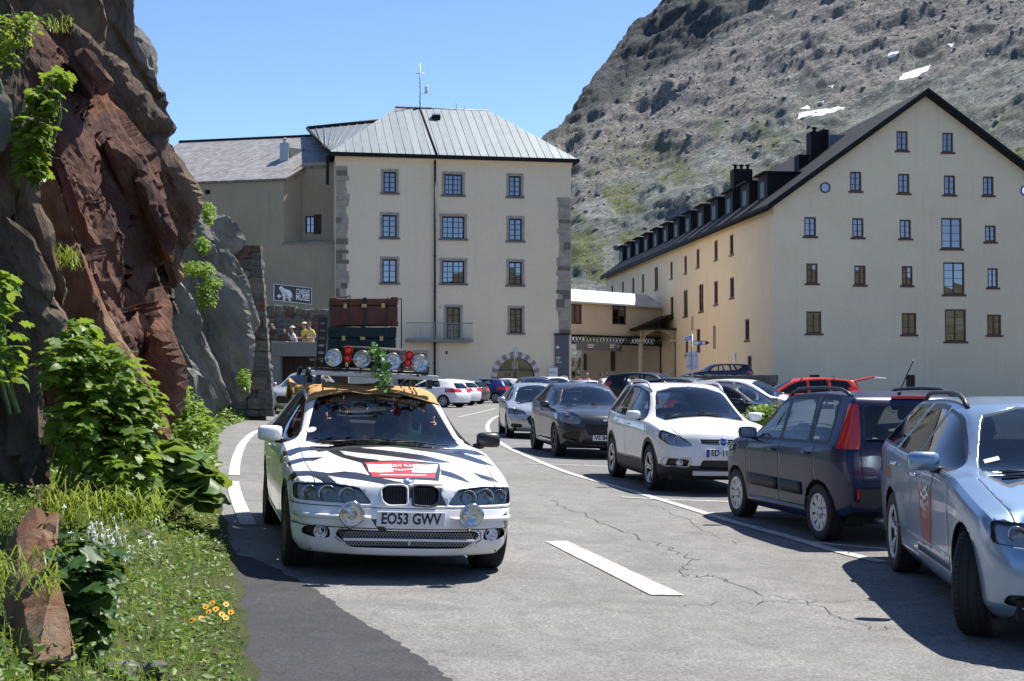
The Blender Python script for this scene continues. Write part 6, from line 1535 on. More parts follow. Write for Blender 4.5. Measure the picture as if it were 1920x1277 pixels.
def build_car(name, label, sp, P, heading, pm, det=2, group=None, steer=0, cladding=None, win='glass', lens_col=None, plate=None, rails=False, rim='alloy', rstyle='spoke7', people=None, mirror_mat=None, cat='car', tw=.21, hook=None, seatm='seat', roofmat=None, pre=None, nowheelwell=False):
    """P: ground point at the middle of the wheelbase; heading: world angle of the nose"""
    sub = 2 if det >= 1 else 1
    c = Car(sp, sub); L, W = c.L, c.W
    root = empty(name, P); root.rotation_mode = 'QUATERNION'
    e = .4; sx_ = (gz(P.x+e, P.y)-gz(P.x-e, P.y))/(2*e); sy_ = (gz(P.x, P.y+e)-gz(P.x, P.y-e))/(2*e)
    nz = Vector((-sx_, -sy_, 1)).normalized(); fw = Vector((math.cos(heading), math.sin(heading), 0)); fw = (fw-nz*fw.dot(nz)).normalized(); rt = fw.cross(nz)
    root.rotation_quaternion = Matrix((rt, fw, nz)).transposed().to_quaternion()
    tag(root, label, cat, group)
    wf, wr_ = c.fo, c.fo+c.wb; ra = c.r+sp.get('arch', .045)
    ze = lambda q: max(c.ztop(q, 1), c.belt(q)+.025)
    # ---- cuts on the half shell
    clz = cladding
    if clz: c.cut('side', [(-.2, -.1), (L+.2, -.1), (L+.2, clz), (-.2, clz)], 'lower_cladding')
    if clz and sp.get('flare'):
        for q in (wf, wr_): c.cut('side', [(q+(ra+sp['flare'])*math.cos(a), c.r+(ra+sp['flare'])*math.sin(a)) for a in [math.pi*2*i/28 for i in range(28)]], 'lower_cladding', facing=.25)
    # windows
    for b0, t0, t1, b1 in sp['wins']:
        n_ = 7; poly = [(b0, c.belt(b0)+.02), (b1, c.belt(b1)+.02)]+[(t1+(t0-t1)*i/n_, max(ze(t1+(t0-t1)*i/n_)-.06, c.belt(b0)+.035)) for i in range(n_+1)]
        if det >= 1:
            ex = sp.get('ex', .013); cx = sum(p[0] for p in poly)/len(poly); 
            c.cut('side', rpoly([(p[0]+(ex if p[0] > cx else -ex), p[1]+(ex if p[1] > c.belt(p[0])+.1 else -ex*.7)) for p in poly], .03), 'window_trim', only='body', facing=.15)
        c.cut('side', rpoly(poly, .035 if det else .02), 'side_window', only=['body', 'window_trim'], facing=.15)
    # windscreen between cowl and header, cut in front view
    q0, q1 = sp['ws']; zl, zh = c.ztop(q0, .5), c.ztop(q1, .5)
    wl, wh = c.wroof(q0)*.89, c.wroof(q1)*.89
    WSP = [(0, c.ztop(q0, 0)), (wl*.5, c.ztop(q0, .5)), (wl*.9, c.ztop(q0, .95)+.01), (wl, c.ztop(q0, 1)+.06), (wh, c.ztop(q1, 1)-.035), (wh*.93, c.ztop(q1, .9)-.005), (wh*.5, c.ztop(q1, .5)), (0, c.ztop(q1, 0))]
    if det >= 1: c.cut('front', [(p[0]*1.012, p[1]+(.010 if i > 3 else -.012)) for i, p in enumerate(WSP)], 'one_windscreen_seal', only='body', lo=q0-.4, hi=q1+.5, facing=.12)
    c.cut('front', WSP, 'windscreen', only=['body', 'one_windscreen_seal'], lo=q0-.4, hi=q1+.5, facing=.12)
    # rear window
    if sp.get('hatch'):
        z0r, z1r, x0r, x1r = sp['rw']; c.cut('rear', rpoly([(-.3, z0r), (x0r, z0r), (x1r, z1r), (-.3, z1r)], .04), 'rear_window', only='body', lo=L-1.2, facing=.1)
    else:
        qa, qb = sp['rw']; c.cut('rear', [(0, c.ztop(qb, 0)), (c.wroof(qb)*.9, c.ztop(qb, .9)), (c.wroof(qa)*.9, c.ztop(qa, .9)-.03), (0, c.ztop(qa, 0)-.01)], 'rear_window', only='body', lo=qa-.4, hi=qb+.4, facing=.1)
    for pl in sp.get('headlight', []): c.cut('front', rpoly(pl, .03), 'headlight', lo=-.5, hi=1.2, facing=.05)
    for pl in sp.get('grille', []): c.cut('front', rpoly(pl, .02), 'grille', lo=-.3, hi=.9, facing=.1)
    for pl in sp.get('intake', []): c.cut('front', rpoly(pl, .03), 'intake', lo=-.3, hi=.9, facing=.1)
    for pl in sp.get('tail', []): c.cut(pl[0], rpoly(pl[1], .025), 'tail_light', lo=(L-.9 if pl[0] == 'rear' else None), facing=pl[2] if len(pl) > 2 else .05)
    if sp.get('backband'): c.cut('rear', [(-.2, sp['backband'][0]), (2, sp['backband'][0]), (2, sp['backband'][1]), (-.2, sp['backband'][1])], 'rear_bumper', only='body', lo=L-.7, facing=.3)
    # doors and seams
    if det >= 1:
        g = .006
        zc = clz or .30
        for k, (d0, d1) in enumerate(sp.get('doors', [])):
            zb0 = sp.get('sill', .30)
            for q in ((d0,) if k else (d0,))+((d1,)):
                c.cut('side', [(q-g/2, zb0), (q+g/2, zb0), (q+g/2+.02, c.belt(q)-.004), (q-g/2+.02, c.belt(q)-.004)], 'seam', only=['body', 'lower_cladding'], facing=.3)
            c.cut('side', [(d0+g/2, zb0), (d1-g/2, zb0), (d1-g/2+.02, c.belt(d1)-.002), (d0+g/2+.02, c.belt(d0)-.002)], 'door', only='body', facing=.3)
        for z in sp.get('fseam', ()): c.cut('front', [(-.01, z), (1, z), (1, z+.007), (-.01, z+.007)], 'seam', only='body', lo=-.3, hi=.55, facing=.1)
        hl = sp.get('hoodline')
        if hl:
            for a_, b_ in zip(hl, hl[1:]):
                dx, dy = b_[0]-a_[0], b_[1]-a_[1]; ln = math.hypot(dx, dy); nx_, ny_ = -dy/ln*g/2, dx/ln*g/2
                c.cut('top', [(a_[0]+nx_, a_[1]+ny_), (b_[0]+nx_, b_[1]+ny_), (b_[0]-nx_, b_[1]-ny_), (a_[0]-nx_, a_[1]-ny_)], 'seam', only='body', lo=.5, facing=.05)
    # wheel arches
    for q in (wf, wr_):
        n_ = 24 if det >= 1 else 14
        c.cut('side', [(q+ra*math.cos(a), c.r+ra*math.sin(a)) for a in [2*math.pi*i/n_ for i in range(n_)]], 'arch', facing=-1, lo=.35)
        c.cut('side', [(q-ra, -.2), (q+ra, -.2), (q+ra, c.r), (q-ra, c.r)], 'arch', facing=-1, lo=.35)
    c.mirror()
    bm = c.body_bm; t = c.tid('arch'); bmesh.ops.delete(bm, geom=[f for f in bm.faces if f[c.tag] == t and abs(f.calc_center_median().x) > .3], context='FACES')
    if pre: pre(c, root)
    if sp.get('grille'): c.recess('grille', .035, (0, -1, 0))
    if sp.get('intake'): c.recess('intake', .05, (0, -1, 0))
    mats = {'body': [M[pm], M['lining']], 'lower_cladding': M['trim'], 'side_window': M[win], 'windscreen': M['glass' if sp.get('rhd') and not sp.get('hatch') else 'glass2'], 'rear_window': M[win], 'window_trim': M['black'], 'one_windscreen_seal': M['black'], 'headlight': M['lens'], 'grille': M['black'], 'intake': M['black'], 'tail_light': M['redlens'],
            'seam': M['under'], 'door': [M[pm], M['lining']], 'rear_bumper': M['trim']}
    for k_ in c.tags:
        if k_.startswith('stripe'): mats[k_] = M['inkblack']
    if hook: mats.update(hook.get('mats', {}))
    ob = c.split(root, mats, {'stripe': 'zebra_stripe'})
    for o in ob.get('body', [])+ob.get('door', []):
        so = o.modifiers.new('shell', 'SOLIDIFY'); so.thickness = .012; so.offset = -1; so.material_offset = 1; so.material_offset_rim = 1; so.use_rim = True
    # headlight internals
    for o in ob.get('headlight', []):
        me = o.data.copy(); n_ = Vector((0, -1, 0)); h_ = put('lamp_housing', me, o, None, M['lamp_dark'])
        for v in me.vertices: v.co = v.co+Vector((0, -.035, 0))+Vector((-.012 if v.co.x > 0 else .012, 0, 0))
        sg = 1 if o.data.vertices[0].co.x > 0 else -1
        for lx, lz, lr in sp.get('lamps', []):
            y = c.fy(sg*lx, lz)-.012; lights_round(o, Vector((sg*lx, y, lz)), (sg*.12, 1, .05), lr)
    # wheels
    tyre, rimm, hubm = wheel_meshes(c.r, tw, rstyle, det < 1)
    for q in (wf, wr_):
        for sg in (1, -1):
            we = empty('wheel', (sg*(W-tw/2-.015), c.Y(q), c.r), 0, root)
            a = (steer if q == wf else 0); we.rotation_euler = (random.uniform(0, 6), 0, a+(0 if sg > 0 else math.pi)); we.rotation_mode = 'XYZ'
            t_ = bpy.data.objects.new('tyre', tyre); COL.objects.link(t_); t_.parent = we
            r_ = bpy.data.objects.new('rim', rimm); COL.objects.link(r_); r_.parent = we
            h_ = bpy.data.objects.new('hub_cap', hubm); COL.objects.link(h_); h_.parent = we
            if not tyre.materials: tyre.materials.append(M['rubber']); tyre.materials.append(M['under'])
            if not rimm.materials: rimm.materials.append(M[rim]); rimm.materials.append(M['under'])
            if not hubm.materials: hubm.materials.append(M[rim]); hubm.materials.append(M['under'])
        if det >= 0:
            for sg in (1, -1):
                l_ = MB(); n_ = 20; ring = []
                for i in range(n_+1):
                    a = -.35+(math.pi+.7)*i/n_; ring.append((c.Y(q)+ra*math.cos(a), c.r+ra*math.sin(a)))
                xo, xi = (W-.035)*sg*1.0, (W-.36)*sg
                vs_ = [(min(abs(xo), max(.5, abs(c.surf(c.mid-y, z, sg))-.012))*sg, y, z) for y, z in ring]+[(xi, y, z) for y, z in ring]
                l_.add(vs_, [(i, i+1, n_+2+i, n_+1+i) for i in range(n_)]+[tuple(n_+1+i for i in range(n_+1))], 0, True); l_.build('wheel_arch_liner', M['under'], root)
    # underbody
    u_ = MB(); u_.box((0, c.Y(L/2), .27), (W*1.62, L-.5, .12)); u_.build('underbody', M['under'], root)
    # interior
    if det >= 1:
        qc = sp['ws'][0]; d_ = MB(); zc = c.belt(qc)-.03
        pts = [(c.Y(qc-.02), zc+.0), (c.Y(qc+.25), zc+.045), (c.Y(qc+.55), zc+.03), (c.Y(qc+.62), zc-.12), (c.Y(qc+.5), zc-.4), (c.Y(qc), zc-.4)]
        d_.prism([(-W*.80, y, z) for y, z in pts], (W*1.6, 0, 0)); d_.build('dashboard', M['dash'], root, bevel=.02)
        rhd = -1 if not sp.get('rhd') else 1
        cs = Vector((rhd*.36, c.Y(qc+.80), zc+.03)); wax = Vector((0, -.9, .42)).normalized(); wu = Vector((1, 0, 0)); wv = wax.cross(wu); s_ = MB()
        s_.tube([cs+(wu*math.cos(a)+wv*math.sin(a))*.185 for a in [2*math.pi*i/24 for i in range(24)]], .015, 6, closed=True); s_.cyl(cs-wax*.02, cs-wax*.22, .03, n=8); s_.sphere(cs-wax*.02, .06, 10, 6)
        for a in (0, math.pi, -math.pi/2): s_.tube([cs-wax*.02, cs+(wu*math.cos(a)+wv*math.sin(a))*.18], .012, 5)
        s_.build('steering_wheel', M['dash'], root)
        zs = .30
        hr = zc+.33
        for sx in (-.36, .36):
            st = MB(); yq = c.Y(qc+1.38); st.box((sx, yq+.02, zs+.17), (.48, .52, .16)); st.box((sx, yq-.30, zs+.50), (.46, .13, .62), (R(16), 0, 0)); st.box((sx, yq-.43, min(hr+.10, c.top(qc+1.6)-.22)), (.25, .09, .18), (R(10), 0, 0)); st.build('seat', M[seatm], root, bevel=.05)
        st = MB(); yq = c.Y(min(qc+2.25, L-1.0)); st.box((0, yq, zs+.17), (W*1.45, .5, .16)); st.box((0, yq-.30, zs+.46), (W*1.45, .13, .60), (R(20), 0, 0))
        for sx in (-.38, .38): st.box((sx, yq-.43, zs+.84), (.25, .09, .17), (R(14), 0, 0))
        st.build('rear_seat', M[seatm], root, bevel=.05)
        mm = MB(); mm.box((0, c.Y(sp['ws'][1]-.12), c.top(sp['ws'][1])-.10), (.22, .025, .06)); mm.cyl((0, c.Y(sp['ws'][1]-.10), c.top(sp['ws'][1])-.08), (0, c.Y(sp['ws'][1]-.06), c.top(sp['ws'][1])-.02), .012, n=6); mm.build('rear_view_mirror', M['black'], root, bevel=.008)
        # wipers
        for x0_, x1_ in ((-.55, .05), (.0, .58)):
            wp = MB(); pt = []
            for i in range(7):
                x = x0_+(x1_-x0_)*i/6; q = qc+.03+.03*i/6; z = c.tz(x, q+.015); pt.append((x, c.Y(q), z+.016))
            wp.tube(pt, .007, 4); wp.tube([(x1_, c.Y(qc-.03), c.tz(x1_*.9, qc-.02)+.02), pt[3]], .009, 4); wp.build('wiper', M['black'], root)
        # door handles
        for d0, d1 in sp.get('doors', []):
            for sg in (1, -1):
                q = d1-.16; z = c.belt(q)-.11; x = c.surf(q, z, sg); h_ = MB(); h_.tube([(x+sg*.0, c.Y(q-.09), z), (x+sg*.028, c.Y(q-.05), z+.002), (x+sg*.030, c.Y(q+.05), z+.002), (x+sg*.0, c.Y(q+.09), z)], .013, 6); h_.build('door_handle', M[sp.get('handle', pm)], root)
    # mirrors
    q = sp['mir'][0]; z = sp['mir'][1]
    for sg in (1, -1):
        x = abs(c.surf(q, min(z, c.belt(q)-.01), sg)); mm_ = mirror_mat[0 if sg > 0 else 1] if mirror_mat else pm
        m_ = MB(); m_.sphere((0, 0, 0), 1, 18, 12, (.115, .075, .075)); 
        me = m_.mesh('mirror')
        for v in me.vertices:
            if v.co.y < -.028: v.co.y = -.028
            v.co.z = max(-.062, min(.066, v.co.z*1.12)); v.co.x = max(-.10, min(.105, v.co.x*1.12))
        o = put('door_mirror', me, root, (sg*(x+.105), c.Y(q), z+.03), M[mm_])
        a_ = MB(); a_.tube([(sg*(x-.03), c.Y(q), z-.035), (sg*(x+.06), c.Y(q), z-.02)], .028, 8); a_.build('mirror_stalk', M['black'], root)
        g_ = MB(); g_.box((0, -.0295, .002), (.175, .002, .10)); go = g_.build('mirror_glass', M['chrome'], o)
    if rails:
        for sg in (1, -1):
            r0_, r1_ = rails; rl = MB(); pt = []
            for i in range(13):
                t_ = i/12; q = r0_+(r1_-r0_)*t_; x = c.wroof(q)*.93; z = c.tz(x, q); pt.append((sg*x, c.Y(q), z-.01+.065*min(1, math.sin(math.pi*t_)*2.6)))
            rl.tube(pt, .019, 8); rl.build('roof_rail', M[sp.get('railmat', 'alloyp')], root)
    if plate:
        for (txt, rear_, x, z, bl_) in plate:
            y = c.fy(x, z, rear_); y = y+(.012 if not rear_ else -.012); p_ = MB(); p_.box((x, y, z), (.52, .012, .112)); po = p_.build('number_plate', M['whiteplate'], root, bevel=.004)
            yy = y+(.0075 if not rear_ else -.0075); rv = Vector((-1, 0, 0)) if not rear_ else Vector((1, 0, 0))
            put_text(txt, .115, Vector((x, yy, z))+rv*(.02 if bl_ else 0), rv, (0, 0, 1), M['inkblack'], po, 'plate_lettering', fit=.42 if bl_ else .455, depth=.001, bold=.003)
            if bl_:
                b_ = MB(); b_.box(Vector((x, yy, z))-rv*.235, (.045, .003, .108)); b_.build('plate_band', M['blueplate'], po)
    root['_car'] = 1; del root['_car']
    return root, c
M['lamp_dark'] = pmat('lamp_housing', (.50, .51, .52), .28, .85)
M['lamp_black'] = pmat('lamp_housing_dark', (.05, .05, .05), .3, .3)

# ---- specifications (real vehicle sizes in metres)
SP = {}
SP['saloon'] = dict(ex=.028, fseam=(.548, .395), L=4.775, W=.90, wb=2.83, fo=.83, r=.325, rhd=True, zf=.17,
    front=[(.16, .10), (.24, .03), (.36, .0), (.50, .0), (.535, .03), (.60, .06), (.68, .085), (.735, .12)],
    top=[(.13, .735), (.4, .80), (.9, .875), (1.38, .935), (1.5, .965), (1.95, 1.20), (2.25, 1.345), (2.45, 1.39), (2.85, 1.42), (3.2, 1.415), (3.55, 1.35), (3.9, 1.18), (4.12, 1.075), (4.3, 1.05), (4.6, 1.03), (4.7, .99)],
    rear=[(.22, 4.70), (.35, 4.76), (.55, 4.775), (.62, 4.73), (.8, 4.74), (.99, 4.70)], belt=[(.13, .70), (.9, .82), (1.42, .905), (2.2, .945), (3.4, .97), (4.2, .99), (4.7, .95)],
    wroof=[(.13, .62), (.5, .72), (1.3, .775), (1.5, .745), (2.3, .625), (3.0, .60), (3.6, .61), (4.2, .70), (4.7, .66)], bow=.20, k=.16, ws=(1.44, 2.36), rw=(3.35, 4.08), wins=[(1.72, 2.42, 2.72, 2.74), (2.80, 2.80, 3.30, 3.55)], doors=[(1.42, 2.77), (2.77, 3.62)], mir=(1.78, .97), handle='white_car',
    headlight=[[(.285, .575), (.38, .695), (.60, .715), (.86, .70), (.86, .58)]], lamps=[(.47, .632, .056), (.615, .636, .062), (.745, .64, .05)], grille=[[(.02, .575), (.02, .71), (.06, .722), (.18, .718), (.228, .69), (.215, .60), (.17, .568)]], intake=[[(-.1, .25), (-.1, .385), (.52, .385), (.56, .35), (.44, .25)], [(.585, .315), (.60, .40), (.78, .395), (.80, .33), (.68, .305)]],
    tail=[('rear', [(.5, .72), (.5, .86), (1, .88), (1, .72)])], hoodline=[(.70, .22), (.745, .8), (.755, 1.35)])
SP['estate'] = dict(ex=.028, L=4.774, W=.91, wb=2.709, fo=.93, r=.33, hatch=True,
    front=[(.18, .12), (.3, .03), (.45, 0), (.6, .03), (.70, .10), (.77, .18)], top=[(.19, .77), (.6, .87), (1.05, .945), (1.25, .985), (1.4, 1.03), (1.75, 1.23), (2.05, 1.385), (2.3, 1.435), (2.8, 1.465), (3.6, 1.455), (4.2, 1.41), (4.45, 1.37)],
    rear=[(.25, 4.70), (.4, 4.76), (.6, 4.77), (.75, 4.73), (.95, 4.68), (1.2, 4.56), (1.37, 4.46)], belt=[(.2, .74), (1.0, .895), (1.3, .95), (2.2, .985), (3.4, 1.02), (4.4, 1.06)], wroof=[(.2, .60), (1.15, .76), (1.5, .70), (2.15, .60), (3.6, .58), (4.45, .55)], bow=.24, k=.2, ws=(1.28, 2.14), rw=(1.06, 1.34, .66, .52),
    wins=[(1.62, 2.22, 2.62, 2.66), (2.74, 2.70, 3.32, 3.48), (3.58, 3.44, 4.12, 4.34)], doors=[(1.36, 2.70), (2.70, 3.58)], mir=(1.78, 1.0), handle='chrome', headlight=[[(.44, .62), (.50, .735), (.7, .76), (.84, .77), (.85, .64)]], lamps=[(.60, .69, .05), (.72, .70, .045)], grille=[[(-.1, .34), (-.1, .72), (.36, .72), (.30, .36)]], intake=[[(.45, .27), (.47, .36), (.78, .36), (.8, .29)]], tail=[('rear', [(.45, .80), (.45, .95), (1, .98), (1, .80)])], hoodline=[(.70, .28), (.735, .8), (.745, 1.2)], railmat='black', sill=.33)
SP['panda'] = dict(ex=.05, L=3.66, W=.825, wb=2.30, fo=.70, r=.292, hatch=True, zf=.22, zr=.33,
    front=[(.2, .1), (.35, .02), (.5, 0), (.65, .03), (.84, .12)], top=[(.13, .84), (.5, .95), (.8, 1.01), (.95, 1.06), (1.15, 1.19), (1.45, 1.39), (1.65, 1.475), (1.9, 1.52), (2.6, 1.54), (3.2, 1.515), (3.45, 1.48)],
    rear=[(.30, 3.56), (.42, 3.64), (.62, 3.66), (.72, 3.62), (1.0, 3.585), (1.25, 3.53), (1.48, 3.46)], belt=[(.1, .81), (.9, .975), (1.5, .985), (2.6, 1.0), (3.5, 1.03)], wroof=[(.1, .62), (.85, .72), (1.6, .635), (2.6, .62), (3.46, .60)], bow=.2, rbow=.06, k=.14, drop=.03, ws=(.92, 1.56), rw=(1.04, 1.40, .555, .52), wins=[(1.16, 1.60, 1.93, 1.96), (2.05, 2.03, 2.62, 2.70), (2.82, 2.78, 3.12, 3.16)], doors=[(1.05, 2.0), (2.0, 2.90)], mir=(1.30, 1.01), handle='panda_blue',
    headlight=[[(.42, .70), (.46, .86), (.9, .88), (.9, .72)]], lamps=[(.6, .78, .06)], grille=[[(-.1, .32), (-.1, .45), (.5, .45), (.45, .32)]], tail=[('side', [(3.36, .97), (3.33, 1.42), (3.9, 1.42), (3.9, .97)], .5), ('rear', [(.60, .97), (.565, 1.42), (1, 1.42), (1, .97)], .25)], flare=0, railmat='black', sill=.32, hoodline=[(.66, .25), (.70, .85)])
SP['suv'] = dict(ex=.035, L=4.23, W=.877, wb=2.50, fo=.90, r=.335, hatch=True, zf=.24, zr=.30, flare=.06, arch=.05,
    front=[(.24, .12), (.36, .04), (.5, 0), (.66, .02), (.80, .07), (.90, .15)], top=[(.16, .90), (.5, .985), (.9, 1.05), (1.08, 1.085), (1.25, 1.17), (1.55, 1.36), (1.8, 1.49), (2.05, 1.545), (2.5, 1.575), (3.2, 1.56), (3.6, 1.52), (3.85, 1.475)],
    rear=[(.3, 4.14), (.5, 4.22), (.7, 4.22), (.95, 4.14), (1.2, 4.04), (1.475, 3.86)], belt=[(.2, .87), (1.0, .985), (1.6, 1.02), (3.0, 1.06), (3.9, 1.12)], wroof=[(.15, .62), (1.0, .745), (1.3, .70), (1.9, .61), (3.0, .60), (3.85, .56)], bow=.26, k=.2, ws=(1.10, 1.88), rw=(1.12, 1.42, .62, .52), wins=[(1.38, 1.92, 2.28, 2.32), (2.40, 2.36, 2.98, 3.15), (3.25, 3.12, 3.42, 3.66)], doors=[(1.12, 2.36), (2.36, 3.22)], mir=(1.52, 1.05), handle='white_car2',
    headlight=[[(.42, .70), (.52, .79), (.66, .86), (.80, .91), (.84, .80), (.74, .70), (.56, .675)]], lamps=[(.60, .765, .062), (.74, .80, .05)], grille=[[(-.1, .715), (-.1, .79), (.33, .79), (.30, .725)]], intake=[[(-.1, .36), (-.1, .50), (.30, .50), (.34, .38)], [(.50, .40), (.47, .50), (.74, .52), (.76, .40)]], tail=[('rear', [(.6, .8), (.6, 1.1), (1, 1.1), (1, .8)])], hoodline=[(.60, .26), (.705, .75), (.735, 1.05)], sill=.36)
SP['crossover'] = dict(ex=.03, fseam=(.62,), L=4.19, W=.90, wb=2.588, fo=.86, r=.335, hatch=True, zf=.22, zr=.3,
    front=[(.2, .12), (.32, .04), (.48, 0), (.68, .02), (.80, .07), (.885, .16)], top=[(.17, .885), (.5, .97), (.9, 1.02), (1.15, 1.05), (1.3, 1.10), (1.6, 1.255), (1.9, 1.40), (2.15, 1.475), (2.5, 1.52), (3.0, 1.51), (3.5, 1.44), (3.85, 1.36)],
    rear=[(.3, 4.1), (.5, 4.18), (.75, 4.18), (.98, 4.12), (1.2, 4.0), (1.36, 3.86)], belt=[(.2, .86), (1.0, .965), (1.6, 1.0), (3.0, 1.07), (3.9, 1.14)], wroof=[(.15, .64), (1.0, .76), (1.3, .71), (2.0, .60), (3.0, .585), (3.85, .54)], bow=.28, k=.22, ws=(1.16, 2.02), rw=(1.1, 1.32, .6, .5), wins=[(1.45, 2.05, 2.38, 2.42), (2.50, 2.46, 3.05, 3.28)], doors=[(1.15, 2.46), (2.46, 3.35)], mir=(1.56, 1.02), handle='puma_grey',
    headlight=[[(.50, .70), (.48, .82), (.58, .92), (.9, .97), (.9, .76), (.66, .68)]], lamps=[(.63, .79, .055), (.735, .825, .045)], grille=[[(-.1, .48), (-.1, .70), (.36, .70), (.42, .66), (.33, .48)]], intake=[[(.52, .34), (.50, .55), (.62, .56), (.80, .50), (.80, .40)], [(-.1, .28), (-.1, .40), (.42, .40), (.45, .30)]], tail=[('rear', [(.5, .9), (.5, 1.05), (1, 1.08), (1, .92)])], hoodline=[(.60, .28), (.715, .75), (.745, 1.1)], sill=.34)
SP['hatch'] = dict(L=4.36, W=.91, wb=2.65, fo=.90, r=.322, hatch=True, zf=.18, zr=.28,
    front=[(.17, .12), (.3, .03), (.45, 0), (.6, .03), (.7, .10), (.775, .18)], top=[(.19, .775), (.6, .875), (1.0, .94), (1.12, .975), (1.3, 1.05), (1.6, 1.21), (1.95, 1.375), (2.2, 1.435), (2.6, 1.47), (3.0, 1.46), (3.5, 1.40), (3.9, 1.31)],
    rear=[(.28, 4.28), (.45, 4.35), (.65, 4.36), (.85, 4.30), (1.05, 4.16), (1.31, 3.92)], belt=[(.2, .75), (1.0, .90), (1.6, .95), (3.0, 1.01), (4.0, 1.07)], wroof=[(.2, .60), (1.0, .74), (1.3, .69), (2.05, .59), (3.0, .575), (3.9, .53)], bow=.28, k=.22, ws=(1.12, 2.04), rw=(1.0, 1.28, .62, .5), wins=[(1.5, 2.1, 2.46, 2.50), (2.58, 2.54, 3.1, 3.32)], doors=[(1.2, 2.54), (2.54, 3.4)], mir=(1.62, .97),
    headlight=[[(.42, .64), (.46, .72), (.6, .77), (.95, .80), (.95, .68), (.7, .63)]], lamps=[(.6, .695, .045), (.72, .71, .04)], grille=[[(-.1, .38), (-.1, .62), (.34, .62), (.42, .54), (.34, .38)]], intake=[[(.52, .30), (.54, .40), (.8, .40), (.8, .31)]], tail=[('rear', [(.55, .78), (.6, .98), (1, 1.0), (1, .80)]), ('side', [(4.0, .80), (3.96, .98), (4.5, .98), (4.5, .80)])], hoodline=[(.68, .28), (.72, .75), (.735, 1.08)], sill=.30)
SP['mpv'] = dict(SP['hatch']); SP['mpv'].update(L=4.45, wb=2.70, top=[(.19, .84), (.55, .98), (.9, 1.06), (1.05, 1.12), (1.5, 1.38), (1.85, 1.53), (2.2, 1.60), (2.8, 1.62), (3.5, 1.58), (4.0, 1.50), (4.15, 1.46)], front=[(.2, .12), (.32, .03), (.5, 0), (.68, .03), (.84, .18)], rear=[(.28, 4.38), (.45, 4.44), (.7, 4.45), (1.0, 4.40), (1.25, 4.28), (1.46, 4.16)], belt=[(.2, .82), (1.0, 1.0), (1.6, 1.03), (3.0, 1.06), (4.2, 1.10)], wroof=[(.2, .62), (1.0, .74), (1.3, .69), (2.0, .62), (3.0, .61), (4.15, .58)], ws=(1.03, 1.95), rw=(1.1, 1.4, .64, .56), wins=[(1.35, 1.95, 2.4, 2.45), (2.54, 2.5, 3.1, 3.2), (3.3, 3.22, 3.8, 4.0)], headlight=[[(.45, .68), (.48, .80), (.65, .88), (.95, .90), (.95, .74)]], lamps=[(.62, .78, .05)], tail=[('rear', [(.6, .85), (.62, 1.25), (1, 1.3), (1, .85)]), ('side', [(4.2, .85), (4.15, 1.2), (4.6, 1.2), (4.6, .85)])], mir=(1.45, 1.06))
for k_, v_ in {'white_car': ((.80, .80, .79), 0, .3, .6, .25), 'white_car2': ((.74, .75, .75), .0, .3, .6, .18), 'panda_blue': ((.003, .010, .05), .0, .35, .35), 'puma_grey': ((.055, .057, .062), .55, .32), 'silver_blue': ((.24, .34, .46), .6, .3), 'silver': ((.50, .515, .53), .7, .3), 'navy': ((.008, .014, .06), .2, .3), 'blue': ((.012, .03, .16), .3, .3), 'grey': ((.12, .125, .13), .6, .3), 'black_car': ((.012, .012, .014), .3, .3), 'red_car': ((.55, .03, .012), 0, .3), 'champagne': ((.50, .49, .46), .6, .32)}.items(): M[k_] = paint(k_, *v_)
def place(front, rear, sp, side=1):
    """wheel contact pixels (front, rear) of the side that faces the camera -> centre point and heading"""
    a, b_ = gnd(*front), gnd(*rear); d = Vector((a.x-b_.x, a.y-b_.y)); h = math.atan2(d.y, d.x); m_ = (a+b_)/2
    lat = Vector((math.sin(h), -math.cos(h), 0))*side   # side=+1: shift to the car's right
    p = m_+lat*(SP[sp]['W']-.10); p.z = gz(p.x, p.y); return p, h, d.length
# ================================================================== rally saloon with rack
M['stripe'] = pmat('black_vinyl', (.014, .014, .018), .35, coat=.5)
M['tarp'] = pmat('mustard_tarp', (.52, .30, .10), .85, var=.25, vs=5, bmp=.4, bs=40)
M['horn_red'] = pmat('horn_red', (.80, .035, .015), .35, coat=.3)
M['trunk_brown'] = pmat('brown_leather_trunk', (.17, .05, .025), .6, var=.5, vs=6, bmp=.3, bs=50)
M['trunk_green'] = pmat('dark_green_trunk', (.008, .035, .032), .6, var=.4, vs=6, bmp=.2, bs=50)
M['brass'] = pmat('brass', (.5, .38, .16), .4, 1)
M['ladder'] = pmat('rack_paint', (.015, .015, .015), .5)
M['decal_red'] = pmat('decal_red', (.62, .035, .03), .4, coat=.4)
M['spot_glass'] = glassmat('spot_glass', (.92, .93, .9), refl=1.35, rough=.02)
M['head_smoke'] = glassmat('smoked_lens', (.72, .74, .66), refl=1.45)
M['gold_rim'] = pmat('bronze_alloy', (.16, .12, .06), .4, .8)
Pb, hb_, wl_ = place((542, 1058), (514, 981), 'saloon', -1)
print('bmw', Pb, math.degrees(hb_), wl_)
hb_ += R(1.0)
def z1(x, y): return (470+x/2.281, 540+y/2.281)
